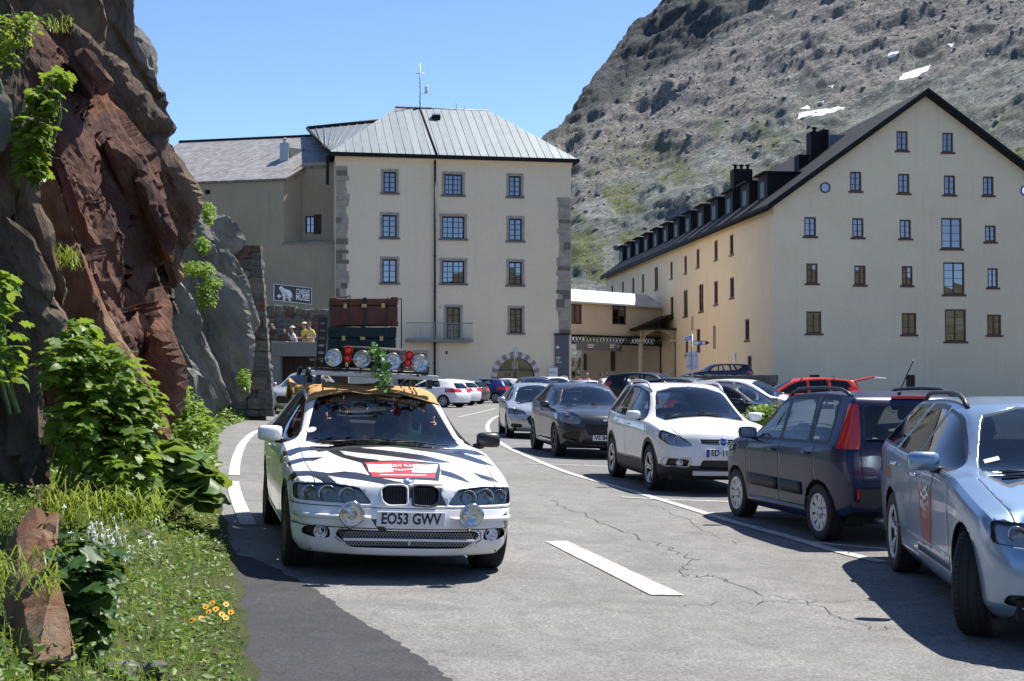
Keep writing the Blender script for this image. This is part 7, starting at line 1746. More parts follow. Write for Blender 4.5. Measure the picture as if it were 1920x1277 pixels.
STR = [[(118, 752), (150, 706), (235, 683), (330, 680), (450, 684), (600, 700), (735, 718), (858, 750), (800, 744), (680, 728), (560, 712), (380, 692), (400, 715), (460, 728), (545, 738), (545, 746), (470, 744), (390, 722), (320, 690), (240, 693), (165, 718), (130, 750)],
       [(128, 795), (160, 752), (195, 735), (310, 726), (270, 736), (205, 744), (165, 765)],
       [(152, 855), (175, 800), (215, 786), (330, 794), (400, 787), (470, 795), (540, 812), (610, 828), (680, 845), (730, 868), (760, 876), (700, 884), (672, 908), (655, 880), (600, 852), (520, 828), (440, 815), (330, 800), (370, 845), (384, 868), (330, 868), (300, 820), (250, 800), (205, 803), (178, 830)],
       [(605, 664), (700, 680), (800, 690), (900, 690), (960, 700), (1010, 722), (960, 712), (900, 700), (850, 697), (930, 718), (990, 740), (1048, 766), (990, 752), (900, 725), (800, 703), (690, 688)],
       [(812, 780), (860, 792), (905, 812), (940, 835), (890, 818), (815, 796)],
       [(948, 790), (1000, 805), (1050, 825), (1075, 862), (1040, 836), (985, 812)]]
DEC = [(470, 742), (640, 737), (805, 750), (812, 775), (803, 826), (640, 818), (515, 812), (490, 775)]
DECIN = [(487, 746), (640, 742), (797, 757), (790, 790), (788, 812), (640, 810), (522, 806), (505, 778)]
def bmw_pre(c, root):
    bpy.context.view_layer.update(); inv = root.matrix_world.inverted(); o = inv @ Vector((0, 0, CAMZ))
    def hit(zx, zy):
        px, py = z1(zx, zy); d = (inv.to_3x3() @ ray(px, py)).normalized(); h = c.bvh.ray_cast(o, d)[0]
        return None if h is None else (h.x, c.mid-h.y)
    def cutpix(pix, nm, only):
        pl = [hit(*p) for p in pix]; pl = [p for p in pl if p]
        c.cut('top', pl, nm, only=only, lo=.55, facing=.04)
    def fat(pl, d=3.2):
        ar = sum(a[0]*b_[1]-b_[0]*a[1] for a, b_ in zip(pl, pl[1:]+pl[:1])); sg = 1 if ar > 0 else -1; out = []
        for i, p in enumerate(pl):
            e = Vector(pl[(i+1) % len(pl)])-Vector(pl[i-1]); n_ = Vector((e.y, -e.x)).normalized()*d*sg; out.append((p[0]+n_.x*.5, p[1]+n_.y))
        return out
    for k, s_ in enumerate(STR): cutpix(fat(s_), 'one_stripe', ['body', 'seam'])
    cutpix(DEC, 'one_decal_border', ['body', 'one_stripe']); cutpix(DECIN, 'one_decal', ['one_decal_border'])
    # black paint round the left-hand kidney and the bumper slashes
    c.cut('front', [(-.012, .575), (-.02, .73), (-.26, .73), (-.24, .66), (-.285, .575)], 'one_stripe', only='body', lo=-.1, hi=.5, facing=.1)
    c.cut('front', [(.13, .43), (.19, .43), (.30, .36), (.36, .355)][::1] and [(.30, .47), (.24, .47), (.155, .36), (.22, .36)], 'one_stripe', only='body', lo=-.1, hi=.5, facing=.2)
    c.cut('front', [(-.76, .50), (-.80, .51), (-.84, .40), (-.80, .22), (-.79, .36)], 'one_stripe', only='body', lo=-.1, hi=.7, facing=.0)
    c._hit = hit
bm_, cb_ = build_car('rally_saloon', 'white zebra-striped saloon car with loaded roof rack driving towards the viewer', SP['saloon'], Pb, hb_, 'white_car', 2, steer=0, plate=[('EO53 GWV', False, 0, .475, False)], rim='gold_rim', rstyle='spoke10', mirror_mat=('white_car', 'black'), hook={'mats': {'one_stripe': M['stripe'], 'one_decal_border': M['stripe'], 'one_decal': M['decal_red'], 'headlight': M['head_smoke']}}, pre=bmw_pre, tw=.235)
bpy.context.view_layer.update()
c = cb_
# kidney slats, intake mesh bars, roundel
for sg in (1, -1):
    for k in range(9):
        x = sg*(.035+.018*k); y = c.fy(sg*(.10), .64)-.02; b_ = MB(); b_.box((x, y, .645), (.006, .02, .115)); b_.build('grille_slat', M['black'], bm_)
for sg in (1, -1):
    kr = MB(); kr.tube([(sg*x, c.fy(sg*x, z)+.006, z) for x, z in rpoly(SP['saloon']['grille'][0], .03, 3)], .009, 6, closed=True); kr.build('kidney_surround', M['white_car'] if sg > 0 else M['stripe'], bm_)
    bs = MB(); bs.tube([(sg*x, c.fy(sg*x, .475)+.010, .475) for x in frange(.30, .84, 12)], .02, 6); bs.build('bumper_strip', M['white_car'], bm_)
gm = MB(); y = c.fy(0, .32)-.03
for k in range(46):
    x = -.50+k*.0222
    for s_ in (-1, 1): gm.box((x, y, .32), (.0028, .006, .125), (0, R(32)*s_, 0))
gm.build('intake_mesh', M['steel'], bm_)
ib = MB(); ib.box((0, c.fy(0, .32)+.0, .318), (1.0, .03, .018)); ib.box((.0, c.fy(0, .3)-.002, .298), (.012, .02, .04)); ib.build('intake_bar', M['white_car'], bm_, bevel=.004)
for x, z in ((0, .735),):
    q = .155; zz = c.tz(0, q+.02); cc = Vector((0, c.Y(q+.02), zz+.006)); n_ = Vector((0, .42, .9)).normalized(); u = Vector((1, 0, 0)); v = n_.cross(u)
    r_ = MB(); r_.lathe([(0, .006), (.038, .006), (.042, .0)], cc, (n_, u, v), 20); ro = r_.build('roundel', M['chrome'], bm_)
    for k in range(4):
        t_ = MB(); pts = [cc+n_*.0075]+[cc+n_*.0075+(u*math.cos(a)+v*math.sin(a))*.025 for a in [math.pi/2*(k+i/4) for i in range(5)]]; t_.add(pts, [tuple(range(6))]); t_.build('roundel_quarter', M['inkwhite'] if k % 2 else M['blueplate'], ro)
# fog lamps
for sg in (1, -1):
    lights_round(bm_, Vector((sg*.66, c.fy(sg*.66, .355)+.005, .355)), (sg*.2, 1, 0), .048, name='fog_lamp')
# driving lamps on the bumper
for sg in (1, -1):
    cc = Vector((sg*.455, c.fy(sg*.455, .52)+.13, .515)); la = MB(); la.lathe([(.0, -.075), (.05, -.07), (.085, -.03), (.093, .0), (.096, .012), (.088, .016)], cc, (Vector((0, 1, 0)), Vector((0, 0, 1)), Vector((1, 0, 0))), 28); la.tube([cc+Vector((0, -.03, -.08)), cc+Vector((0, -.08, -.13))], .014, 6); lo = la.build('driving_lamp', M['chrome'], bm_)
    lights_round(lo, cc+Vector((0, .008, 0)), (0, 1, 0), .083, name='lamp_reflector', dep=.06)
    g_ = MB(); g_.lathe([(0, .028), (.05, .024), (.086, .014)], cc, (Vector((0, 1, 0)), Vector((0, 0, 1)), Vector((1, 0, 0))), 24); g_.build('lamp_glass', M['spot_glass'], lo)
    w_ = MB(); w_.tube([cc+Vector((sg*.03, -.05, -.1)), cc+Vector((sg*.09, -.06, -.13)), cc+Vector((sg*.10, -.08, -.19)), cc+Vector((sg*.06, -.1, -.22))], .004, 4); w_.build('lamp_wire', M['black'], lo)
# decal print on the bonnet: checker flags, title strip and web line
def on_hood(zx, zy, lift=.003):
    h = c._hit(zx, zy); z = c.tz(h[0], h[1]); return Vector((h[0], c.Y(h[1]), z+lift))
dp = MB(); rs = random.Random(2)
def hq(a, b_, mi):
    p = [on_hood(a[0], a[1]), on_hood(b_[0], a[1]), on_hood(b_[0], b_[1]), on_hood(a[0], b_[1])]; dp.add(p, [(3, 2, 1, 0)], mi)
for j in range(5):
    for i in range(11):
        for side in (0, 1):
            x = 498+i*9.5+j*2 if side == 0 else 792-i*9.5-j*2; y = 756+j*7+abs(i-5)*-.4+(2 if side else 0)
            hq((x, y), (x+8.5, y+6.2), 0 if (i+j) % 2 == 0 else 1)
for i in range(9): hq((590+i*13, 770+6*math.sin(i/8*3.14)), (599+i*13, 776+6*math.sin(i/8*3.14)), 0 if i % 2 else 2)
for i in range(26): hq((553+i*7.7, 798+.08*i), (558+i*7.7, 802+.08*i), 0)
dp.build('decal_print', [M['inkwhite'], M['stripe'], M['leaf_bright']], bm_)['kind'] = 'stuff'
def hood_text(body, zc, size, mat, fit):
    p0 = on_hood(zc[0], zc[1]); p1 = on_hood(zc[0]+40, zc[1]); p2 = on_hood(zc[0], zc[1]-6); r_ = (p1-p0).normalized(); up = (p2-p0); up = (up-r_*up.dot(r_)).normalized()
    put_text(body, size, p0+r_.cross(up)*.006, r_, up, mat, bm_, 'decal_lettering', fit=fit, depth=.0006, bold=.002)
hood_text('WACKY RALLY', (640, 765), .105, M['inkwhite'], .40)
# tax disc stickers
for zx, zy, rx in ((260, 607, 17), (890, 652, 16)):
    inv = bm_.matrix_world.inverted(); px, py = z1(zx, zy); h = c.bvh.ray_cast(inv @ Vector((0, 0, CAMZ)), (inv.to_3x3() @ ray(px, py)).normalized())
    if h[0]:
        n_ = h[1]; u = Vector((1, 0, 0)); u = (u-n_*u.dot(n_)).normalized(); v = n_.cross(u); t_ = MB(); t_.lathe([(0, .004), (.036, .004)], h[0], (n_, u, v), 18); t_.lathe([(.036, .0045), (.045, .0045)], h[0], (n_, u, v), 18, 1); t_.build('windscreen_sticker', [M['whiteplate'], M['decal_red']], bm_)
# ---- tarp on the roof (a thing lying on the car)
tp = empty('roof_tarp', (0, 0, 0)); tp.rotation_mode = 'QUATERNION'
def as_top(o, base=(0, 0, 0)):
    o.rotation_mode = 'QUATERNION'; M_ = bm_.matrix_world @ Matrix.Translation(base); o.location = M_.translation; o.rotation_quaternion = M_.to_quaternion()
as_top(tp, (0, c.Y(2.9), 1.42)); OFF = Matrix.Translation((0, -c.Y(2.9), -1.42))
tag(tp, 'mustard yellow cloth draped over the roof of the zebra-striped car', 'cloth')
tm = MB(); nx_, nq_ = 40, 34
for j in range(nq_+1):
    q = 2.30+1.25*j/nq_
    for i in range(nx_+1):
        a = -1+2*i/nx_; x = a*.70; xr = min(abs(x), c.wroof(q)*.985)
        z = c.tz(math.copysign(xr, x), q)+.012; over = max(0, abs(x)-xr); z -= over*1.9
        wr = .022*noise.noise(Vector((x*5, q*4, 1)))+.02*abs(noise.noise(Vector((x*3-q*5, q*2, 4))))
        ye = c.Y(q)+(.03*noise.noise(Vector((x*6, 0, 2))) if j == 0 else 0); tm.v.append((math.copysign(xr+over*.45, x), ye, z+wr+.006))
for j in range(nq_):
    for i in range(nx_):
        a = j*(nx_+1)+i; tm.f.append([a, a+1, a+nx_+2, a+nx_+1][::-1]); tm.m.append(0); tm.sm.append(True)
to = tm.build('cloth_sheet', M['tarp'], tp); to.matrix_parent_inverse = OFF; sm = to.modifiers.new('s', 'SOLIDIFY'); sm.thickness = .006
rb = MB(); rs = random.Random(4)
for k in range(7):
    x = .66+.012*k; rb.tube([(x, c.Y(2.45)+.04*math.sin(k), 1.40-.012*k), (x+.03, c.Y(2.7), 1.40+.01*k), (x+.02, c.Y(3.05), 1.34-.01*k)], .016, 6)
ro = rb.build('cloth_roll', M['tarp'], tp); ro.matrix_parent_inverse = OFF
# ---- roof rack with lamps and horns
rk = empty('roof_rack', (0, 0, 0)); as_top(rk, (0, c.Y(2.9), 1.44)); OFR = Matrix.Translation((0, -c.Y(2.9), -1.44)); tag(rk, 'black basket roof rack with round lamps and red horns on the zebra-striped car', 'roof rack')
def rkb(mb, nm, mat, parent=None, bevel=0):
    o = mb.build(nm, M[mat], parent or rk, bevel)
    if parent is None: o.matrix_parent_inverse = OFR
    return o
yf, yb_ = c.Y(2.42), c.Y(3.6)
for y in (yf, yb_+.2):
    b_ = MB(); b_.box((0, y, 1.535), (1.20, .075, .045)); rkb(b_, 'cross_bar', 'alloyp', bevel=.01)
    for sg in (1, -1): b_ = MB(); b_.box((sg*.52, y, 1.475), (.05, .06, .09)); rkb(b_, 'bar_foot', 'black')
    b_ = MB(); b_.cyl((.60, y, 1.535), (.635, y, 1.545), .045, n=14); rkb(b_, 'bar_end', 'black')
bk = MB()
for z in (1.575, 1.66):
    bk.tube([(-.50, yf+.02, z), (.50, yf+.02, z), (.50, yb_, z), (-.50, yb_, z)], .012, 6, closed=True)
for k in range(9): bk.tube([(-.5+.125*k, yf+.02, 1.575), (-.5+.125*k, yb_, 1.575)], .007, 4)
for k in range(11): bk.tube([(-.5, yf+.02-(yf-yb_)*k/10, 1.572), (.5, yf+.02-(yf-yb_)*k/10, 1.572)], .006, 4)
for x in (-.5, -.25, 0, .25, .5): bk.tube([(x, yf+.02, 1.575), (x, yf+.02, 1.66)], .009, 4)
rkb(bk, 'basket', 'ladder')
for k, (x, z) in enumerate(((.40, 1.70), (.138, 1.698), (-.145, 1.69), (-.40, 1.685))):
    cc = Vector((x, yf+.09, z-.02)); la = MB(); la.lathe([(0, -.085), (.04, -.08), (.072, -.04), (.083, 0), (.085, .012), (.079, .016)], cc, (Vector((0, 1, 0)), Vector((0, 0, 1)), Vector((1, 0, 0))), 28); la.tube([cc+Vector((0, -.02, -.075)), cc+Vector((0, -.05, -.12))], .012, 6); lo = rkb(la, 'spot_lamp', 'darkalloy')
    lights_round(lo, cc+Vector((0, .008, 0)), (0, 1, .03), .076, name='lamp_reflector', dep=.055)
    g_ = MB(); g_.lathe([(0, .026), (.045, .022), (.079, .014)], cc, (Vector((0, 1, 0)), Vector((0, 0, 1)), Vector((1, 0, 0))), 24); g_.build('lamp_glass', M['spot_glass'], lo)
for k, (x, z) in enumerate(((.268, 1.775), (.273, 1.70), (-.30, 1.758), (-.29, 1.685))):
    r_ = .040 if k % 2 == 0 else .036; cc = Vector((x, yf+.12, z-.02)); h_ = MB(); h_.lathe([(r_, 0), (r_*1.05, -.004), (r_*.8, -.03), (r_*.45, -.07), (r_*.3, -.2), (.0, -.2)], cc, (Vector((0, 1, 0)), Vector((0, 0, 1)), Vector((1, 0, 0))), 22); h_.sphere(cc+Vector((0, -.03, 0)), r_*.97, 16, 10, (1, .9, 1)); rkb(h_, 'air_horn', 'horn_red')
    h_ = MB(); h_.tube([cc+Vector((0, -.08, 0)), Vector((x, yf+.03, 1.60))], .01, 5); rkb(h_, 'horn_bracket', 'chrome')
ld = MB()
for z in range(7): ld.box((.475, c.Y(2.75), 1.62+.07*z), (.075, .03, .045))
ld.box((.51, c.Y(2.75), 1.80), (.018, .05, .50)); ld.box((.44, c.Y(2.75), 1.80), (.018, .05, .50)); rkb(ld, 'side_ladder', 'ladder')
# ---- load: spare tyre, two trunks, ivy
ty, rm_, hu = wheel_meshes(.31, .20, 'steel'); sp_ = empty('spare_tyre'); as_top(sp_, (-.03, c.Y(2.83), 1.70)); 
for me_, nm, m_ in ((ty, 'tyre', 'rubber'), (rm_, 'rim', 'black')):
    o = bpy.data.objects.new(nm, me_); COL.objects.link(o); o.parent = sp_; o.rotation_euler = (0, -math.pi/2, 0)
    if not me_.materials: me_.materials.append(M[m_]); me_.materials.append(M['under'])
tag(sp_, 'spare tyre lying flat on the roof rack in front of the trunks', 'tyre')
def trunk(nm, lb, mat, z0, h_, w_, d_, x, q, tilt, belt=True):
    t_ = empty(nm); as_top(t_, (x, c.Y(q), z0)); tag(t_, lb, 'trunk'); T = Matrix.Rotation(tilt, 4, 'Y') @ Matrix.Rotation(R(-4), 4, 'Z')
    def bb(mb, n2, m2, bevel=0): o = mb.build(n2, M[m2], t_, bevel); o.matrix_local = T; return o
    b_ = MB(); b_.box((0, 0, h_*.36), (w_, d_, h_*.72)); bb(b_, 'case_body', mat, .012)
    b_ = MB(); b_.box((0, 0, h_*.86), (w_*1.008, d_*1.008, h_*.27)); bb(b_, 'lid', mat, .012)
    for sx in (-1, 1):
        for sz in (.07, .93): b_ = MB(); b_.box((sx*(w_/2-.03), d_/2-.02, h_*sz), (.07, .055, .06)); bb(b_, 'corner_guard', mat, .01)
        b_ = MB(); b_.box((sx*w_*.28, d_/2+.006, h_*.72), (.035, .014, .05)); bb(b_, 'latch', 'brass', .003)
    b_ = MB(); b_.box((0, d_/2+.008, h_*.72), (.05, .016, .035)); bb(b_, 'lock_plate', 'brass', .003)
    b_ = MB(); b_.box((-.01, 0, h_/2), (.035, d_*1.03, h_*1.03)); bb(b_, 'strap', 'black')
    return t_
trunk('green_trunk', 'dark green travel trunk on the roof rack below the brown one', 'trunk_green', 1.60, .40, .66, .45, .02, 3.3, R(2.5))
trunk('brown_trunk', 'worn brown leather trunk on top of the dark green trunk', 'trunk_brown', 2.015, .27, .66, .45, .02, 3.3, R(3.5))
for k, (x0, x1) in enumerate(((.19, .17), (-.19, -.14), (-.315, -.335))):
    bc = MB(); bc.tube([(x0, c.Y(3.54), 2.30), (x0, c.Y(3.06), 2.30), (x0*.97+x1*.03, c.Y(3.055), 2.28), (x1, c.Y(2.98), 1.62)], .006, 5); o = bc.build('bungee_cord', M['trunk_green']); o.matrix_world = bm_.matrix_world; tag(o, ('green bungee cord over the left part of the brown trunk', 'green bungee cord over the right part of the brown trunk', 'green cord down the right end of the trunks')[k], 'cord')
iv = empty('ivy_garland'); as_top(iv, (-.04, c.Y(2.4), 1.74)); OFI = Matrix.Translation((.04, -c.Y(2.4), -1.74)); tag(iv, 'leafy ivy garland hanging between the roof lamps of the zebra-striped car', 'ivy')
rs = random.Random(9); path = [Vector(p) for p in ((.06, yf+.10, 1.82), (.03, yf+.16, 1.76), (-.01, yf+.18, 1.70), (-.04, yf+.19, 1.62), (-.05, yf+.18, 1.54), (-.05, yf+.16, 1.48), (-.045, yf+.17, 1.44))]
s_ = MB(); s_.tube(path, .004, 5); o = s_.build('stem', M['stem'], iv); o.matrix_parent_inverse = OFI
for k in range(52):
    t = rs.random()*(len(path)-1.001); i = int(t); p = path[i].lerp(path[i+1], t-i)+Vector((rs.uniform(-.055, .055), rs.uniform(-.02, .05), rs.uniform(-.03, .03))); Mx = orient(Vector((rs.uniform(-.5, .5), 1, rs.uniform(.1, .9))), rs.uniform(1, 5)); sz = rs.uniform(.04, .085)
    o = bpy.data.objects.new('leaf', leaf_me('lobed', 'ivy')); COL.objects.link(o); o.parent = iv; o.matrix_basis = OFI @ Matrix.Translation(p) @ Mx.to_4x4() @ Matrix.Scale(sz, 4)
# red fluffy pairs hung behind the screen
for k, x in enumerate((.30, -.16)):
    d_ = empty('red_dice'); as_top(d_, (x, c.Y(2.22), 1.22)); tag(d_, ('pair of red balls hanging behind the windscreen, driver side', 'pair of red balls hanging behind the windscreen, passenger side')[k], 'ornament')
    for z in (.06, 0): b_ = MB(); b_.sphere((0, 0, z), .026, 12, 8); b_.build('ball', M['horn_red'], d_)
    b_ = MB(); b_.tube([(0, 0, .02), (0, 0, .12)], .003, 4); b_.build('cord', M['inkwhite'], d_)
# ================================================================== parked cars
def car(nm, lb, sp, fr, rr, pm, side=-1, dh=0, **k):
    P, h, wl = place(fr, rr, sp, side); print(nm, [round(q, 2) for q in P], round(math.degrees(h), 1), round(wl, 2)); return build_car(nm, lb, SP[sp], P, h+R(dh), pm, 2, **k)
SP['estate']['rhd'] = True
es, ec = car('estate_car', 'silver-blue estate car with red shield sticker on its doors, cut by the right frame edge', 'estate', (1825, 1187), (1690, 1073), 'silver_blue', steer=-R(26), rails=(2.35, 4.2), rim='alloyp', rstyle='y5', win='glassdark', plate=None)
pa, pc_ = car('blue_hatchback', 'dark blue tall hatchback parked nose away, tall red tail lamps facing the viewer', 'panda', (1393, 969), (1545, 1013), 'panda_blue', 1, rails=(1.75, 3.3), rim='alloyp', rstyle='cap', tw=.19, win='glass')
su, sc_ = car('white_crossover', 'white small off-roader with black lower cladding parked facing the viewer', 'suv', (1225, 919), (1155, 894), 'white_car2', cladding=.42, rails=(1.9, 3.6), rim='alloy', rstyle='alloy10', plate=[('ED·119PK', False, 0, .60, True)], tw=.215)
pu, uc_ = car('grey_crossover', 'dark grey sporty crossover parked between the silver hatchback and the white off-roader', 'crossover', (1046, 856), (1004, 842), 'puma_grey', rim='darkalloy', rstyle='y5', win='glassdark', plate=[('VS 84213', False, 0, .43, False)], tw=.22)
fo_, fc_ = car('silver_hatchback', 'silver hatchback at the far end of the front parking row', 'hatch', (955, 821), (940, 812), 'silver', rim='alloy', rstyle='spoke7', plate=None)
es.scale = (1.05, 1.05, 1.05); es.location.x += .06
bpy.context.view_layer.update()
# --- estate: shield decal on the front door, window stickers, exhaust etc.
def side_decal(root, c, sg, q0, z0, poly, mat, nm, lift=.003):
    mb = MB(); pts = []
    for a, b_ in poly: q = q0+a; z = z0+b_; pts.append(Vector((c.surf(q, z, sg)+sg*lift, c.Y(q), z)))
    cc = Vector((c.surf(q0, z0, sg)+sg*lift*1.2, c.Y(q0), z0)); n_ = len(pts); mb.add([cc]+pts, [(0, i+1, (i+1) % n_+1) for i in range(n_)], 0, True); return mb.build(nm, M[mat], root)
def dense(poly, k=4): return [(a[0]+(b_[0]-a[0])*i/k, a[1]+(b_[1]-a[1])*i/k) for a, b_ in zip(poly, poly[1:]+poly[:1]) for i in range(k)]
shp = dense([(-.17, .20), (-.08, .27), (.08, .27), (.17, .20), (.15, -.10), (.10, -.27), (0, -.23), (-.10, -.27), (-.15, -.10)]); shp = [(a*1.4, b_*1.15) for a, b_ in shp]
M['decal_mark'] = pmat('decal_mark', (.30, .035, .03), .35, coat=.5)
side_decal(es, ec, 1, 2.12, .70, shp, 'decal_mark', 'shield_sticker')
for k in range(4):
    for i in range(7):
        if (i+k) % 2: continue
        p = dense([(-.02, -.013), (.02, -.013), (.02, .013), (-.02, .013)], 1); side_decal(es, ec, 1, 2.12-.13+.043*i, .70+.02+.027*k+.04*math.sin(i), p, 'inkwhite', 'sticker_check', .005)
x = ec.surf(2.12, .70, 1)+.007
put_text('RALLY', .075, (x+.004, ec.Y(2.12), .69), (0, 1, 0), (0, 0, 1), M['inkwhite'], es, 'sticker_lettering', fit=.24, depth=.0005)
side_decal(es, ec, 1, 3.75, .82, dense([(-.12, -.05), (.10, -.05), (.12, .05), (-.10, .05)]), 'decal_mark', 'wing_sticker')
for z in (.985, 1.05):
    h = ec.bvh.ray_cast(Vector((.56, 9, z)), Vector((0, -1, 0)))
    if h[0]: mb = MB(); u = Vector((1, 0, 0)); n_ = h[1]; u = (u-n_*u.dot(n_)).normalized(); v = n_.cross(u); mb.obox(h[0]+n_*.003-u*.05-v*.03, u*.10, v*.055, n_*.002); mb.build('windscreen_sticker', M['whiteplate'], es)
mb = MB(); pt = [(ec.surf(q, .43, 1)+.004, ec.Y(q), .43) for q in frange(1.42, 3.5, 14)]; mb.tube(pt, .009, 5); mb.build('door_moulding', M['chrome'], es)
# --- blue hatchback extras
for sg in (1, -1):
    for q0, q1 in ((1.12, 1.96), (2.03, 2.60)):
        mb = MB(); n_ = 8
        for i in range(n_+1):
            q = q0+(q1-q0)*i/n_
            for z in (.44, .57): mb.v.append((pc_.surf(q, z, sg)+sg*.008, pc_.Y(q), z))
        for i in range(n_): a = 2*i; mb.f.append([a, a+2, a+3, a+1]); mb.m.append(0); mb.sm.append(True)
        o = mb.build('door_moulding', M['trim'], pa); sm = o.modifiers.new('s', 'SOLIDIFY'); sm.thickness = .02; sm.offset = 0
mb = MB(); mb.box((0, pc_.fy(0, .50, True)-.004, .50), (1.3, .02, .16)); mb.build('bumper_insert', M['trim'], pa, bevel=.01)
for sg in (1, -1): mb = MB(); mb.box((sg*.60, pc_.fy(sg*.60, .53, True)-.006, .53), (.13, .03, .10)); mb.build('rear_fog_lamp', M['redlens'], pa, bevel=.008)
mb = MB(); mb.box((0, pc_.Y(3.44), 1.485), (.42, .03, .03)); mb.build('brake_lamp', M['redlens'], pa, bevel=.005)
mb = MB(); mb.tube([(0, pc_.Y(3.2), 1.52), (.0, pc_.Y(3.35), 1.70), (0, pc_.Y(3.5), 1.86)], .006, 5); mb.cyl((0, pc_.Y(3.2), 1.50), (0, pc_.Y(3.21), 1.54), .02, n=8); mb.build('antenna', M['black'], pa)
mb = MB(); mb.cyl((-.36, pc_.Y(3.2), .26), (-.36, pc_.Y(3.72), .26), .035, n=12); mb.build('exhaust_pipe', M['steel'], pa)
mb = MB(); mb.cyl((-.2, pc_.Y(3.3), .27), (.3, pc_.Y(3.3), .27), .10, n=12); mb.build('silencer', M['steel'], pa)
# tailgate seam + badge
mb = MB(); 
for z0, z1_ in ((.66, 1.0),):
    for sg in (1, -1): mb.tube([(sg*.60, pc_.fy(sg*.60, z, True)-.002, z) for z in frange(z0, z1_, 8)], .004, 4)
mb.tube([(x, pc_.fy(x, .655, True)-.002, .655) for x in frange(-.6, .6, 12)], .004, 4); mb.build('tailgate_seam', M['under'], pa)
# --- white off-roader front: badge, grille bars, skid plate, fog surrounds
yq = sc_.fy(0, .755)+.004
mb = MB(); mb.lathe([(0, .010), (.058, .010), (.064, 0)], (0, yq, .755), 'Y', 24); ro = mb.build('badge', M['chrome'], su); mb = MB(); mb.lathe([(0, .013), (.048, .013)], (0, yq, .755), 'Y', 20); mb.build('badge_face', M['badge_blue'] if 'badge_blue' in M else M['blueplate'], ro)
put_text('FIAT', .045, (0, yq+.016, .755), (-1, 0, 0), (0, 0, 1), M['inkwhite'], ro, 'badge_lettering', fit=.07, depth=.0006)
for z in (.735, .765): mb = MB(); mb.tube([(x, sc_.fy(x, z)+.004, z) for x in frange(-.31, .31, 12)], .006, 5); mb.build('grille_bar', M['grey'], su)
mb = MB(); mb.box((0, sc_.fy(0, .30)+.002, .315), (.86, .05, .07), (R(-12), 0, 0)); mb.build('skid_plate', M['alloyp'], su, bevel=.012)
for sg in (1, -1):
    ring = rpoly([(sg*.47, .40), (sg*.80, .40), (sg*.80, .52), (sg*.44, .52)], .05, 4); mb = MB(); mb.tube([(x, sc_.fy(x, z)+.006, z) for x, z in ring], .010, 5, closed=True); mb.build('fog_surround', M['alloyp'], su)
    lights_round(su, Vector((sg*.60, sc_.fy(sg*.60, .455)+.012, .455)), (sg*.2, 1, 0), .045, name='fog_lamp')
mb = MB(); mb.tube([(0, sc_.Y(2.1), 1.57), (0, sc_.Y(2.4), 1.74)], .005, 4); mb.build('antenna', M['black'], su)
# grey crossover oval badge
yq = uc_.fy(0, .78)+.004; mb = MB(); mb.sphere((0, yq, .78), .05, 16, 8, (1.1, .15, .5)); mb.build('badge', M['chrome'], pu)
for z in (.53, .57, .61, .65): mb = MB(); mb.tube([(x, uc_.fy(x, z)-.012, z) for x in frange(-.30, .30, 8)], .005, 4); mb.build('grille_bar', M['black'], pu)
# ---- background cars
def bg(nm, lb, sp, px, D, hd, pm, z=None, sc=1, **k):
    p = at(px, 702, D); p.z = gz(p.x, p.y) if z is None else z
    r_, c_ = build_car(nm, lb, SP[sp], p, R(hd), pm, 0, group='cars parked in the background', **k); r_.scale = (1, 1, sc)
    return r_, c_
bg('compact_car', 'silver compact car standing in front of the garage', 'hatch', 569, 49, -97, 'champagne', rim='alloyp', sc=1.03)
bg('white_hatchback', 'white hatchback seen from behind right of the zebra-striped car, nearest of its row', 'hatch', 806, 70, 152, 'white_car')
bg('white_hatchback', 'second white hatchback in the row, half hidden by the nearest one', 'hatch', 830, 74.5, 152, 'white_car2')
bg('grey_hatchback', 'dark grey hatchback between the white hatchbacks and the blue one', 'hatch', 850, 78, 152, 'grey')
bg('blue_car', 'bright dark-blue hatchback with silver wheels in front of the arched entrance', 'hatch', 903, 81, 156, 'blue', rim='alloyp')
bg('cream_car', 'pale hatchback behind the bright dark-blue one', 'hatch', 938, 87, 158, 'white_car2')
bg('navy_van', 'dark blue people carrier of which only the roof shows above the silver hatchback', 'mpv', 1003, 58, -84, 'navy')
bg('white_suv', 'white car with roof rails behind the grey crossover, left of the silver roof', 'suv', 1042, 66, -80, 'white_car2', rails=(1.9, 3.6), sc=1.02)
bg('silver_car', 'silver car roof between two white cars in the second row', 'hatch', 1105, 63, -70, 'silver')
bg('white_suv', 'white car facing the viewer between grey crossover and white off-roader', 'suv', 1156, 56, -88, 'white_car2')
bg('dark_van', 'black van parked sideways behind the white off-roader', 'mpv', 1228, 54, -28, 'black_car', sc=1.12)
bg('dark_car', 'dark grey car with shiny windscreen right of the black van', 'mpv', 1300, 48, -34, 'grey')
bg('silver_car', 'silver car roof just above the white off-roader bonnet', 'hatch', 1338, 41, -42, 'silver')
bg('dark_car', 'black hatchback behind the hedge, left of the white hatchback', 'hatch', 1385, 37, -38, 'black_car')
bg('white_hatchback', 'white hatchback behind the hedge between the black one and the red car', 'mpv', 1402, 44, -33, 'white_car2', sc=.97)
rd, rc_ = bg('red_car', 'orange-red car with open tailgate behind the dark blue hatchback', 'mpv', 1500, 47, 172, 'red_car', win='glassdark')
mb = MB(); mb.prism([(-.58, rc_.Y(4.05), 1.50), (.58, rc_.Y(4.05), 1.50), (.5, rc_.Y(4.75), 1.66), (-.5, rc_.Y(4.75), 1.66)], (0, 0, -.06)); mb.build('open_tailgate', M['red_car'], rd, bevel=.02)
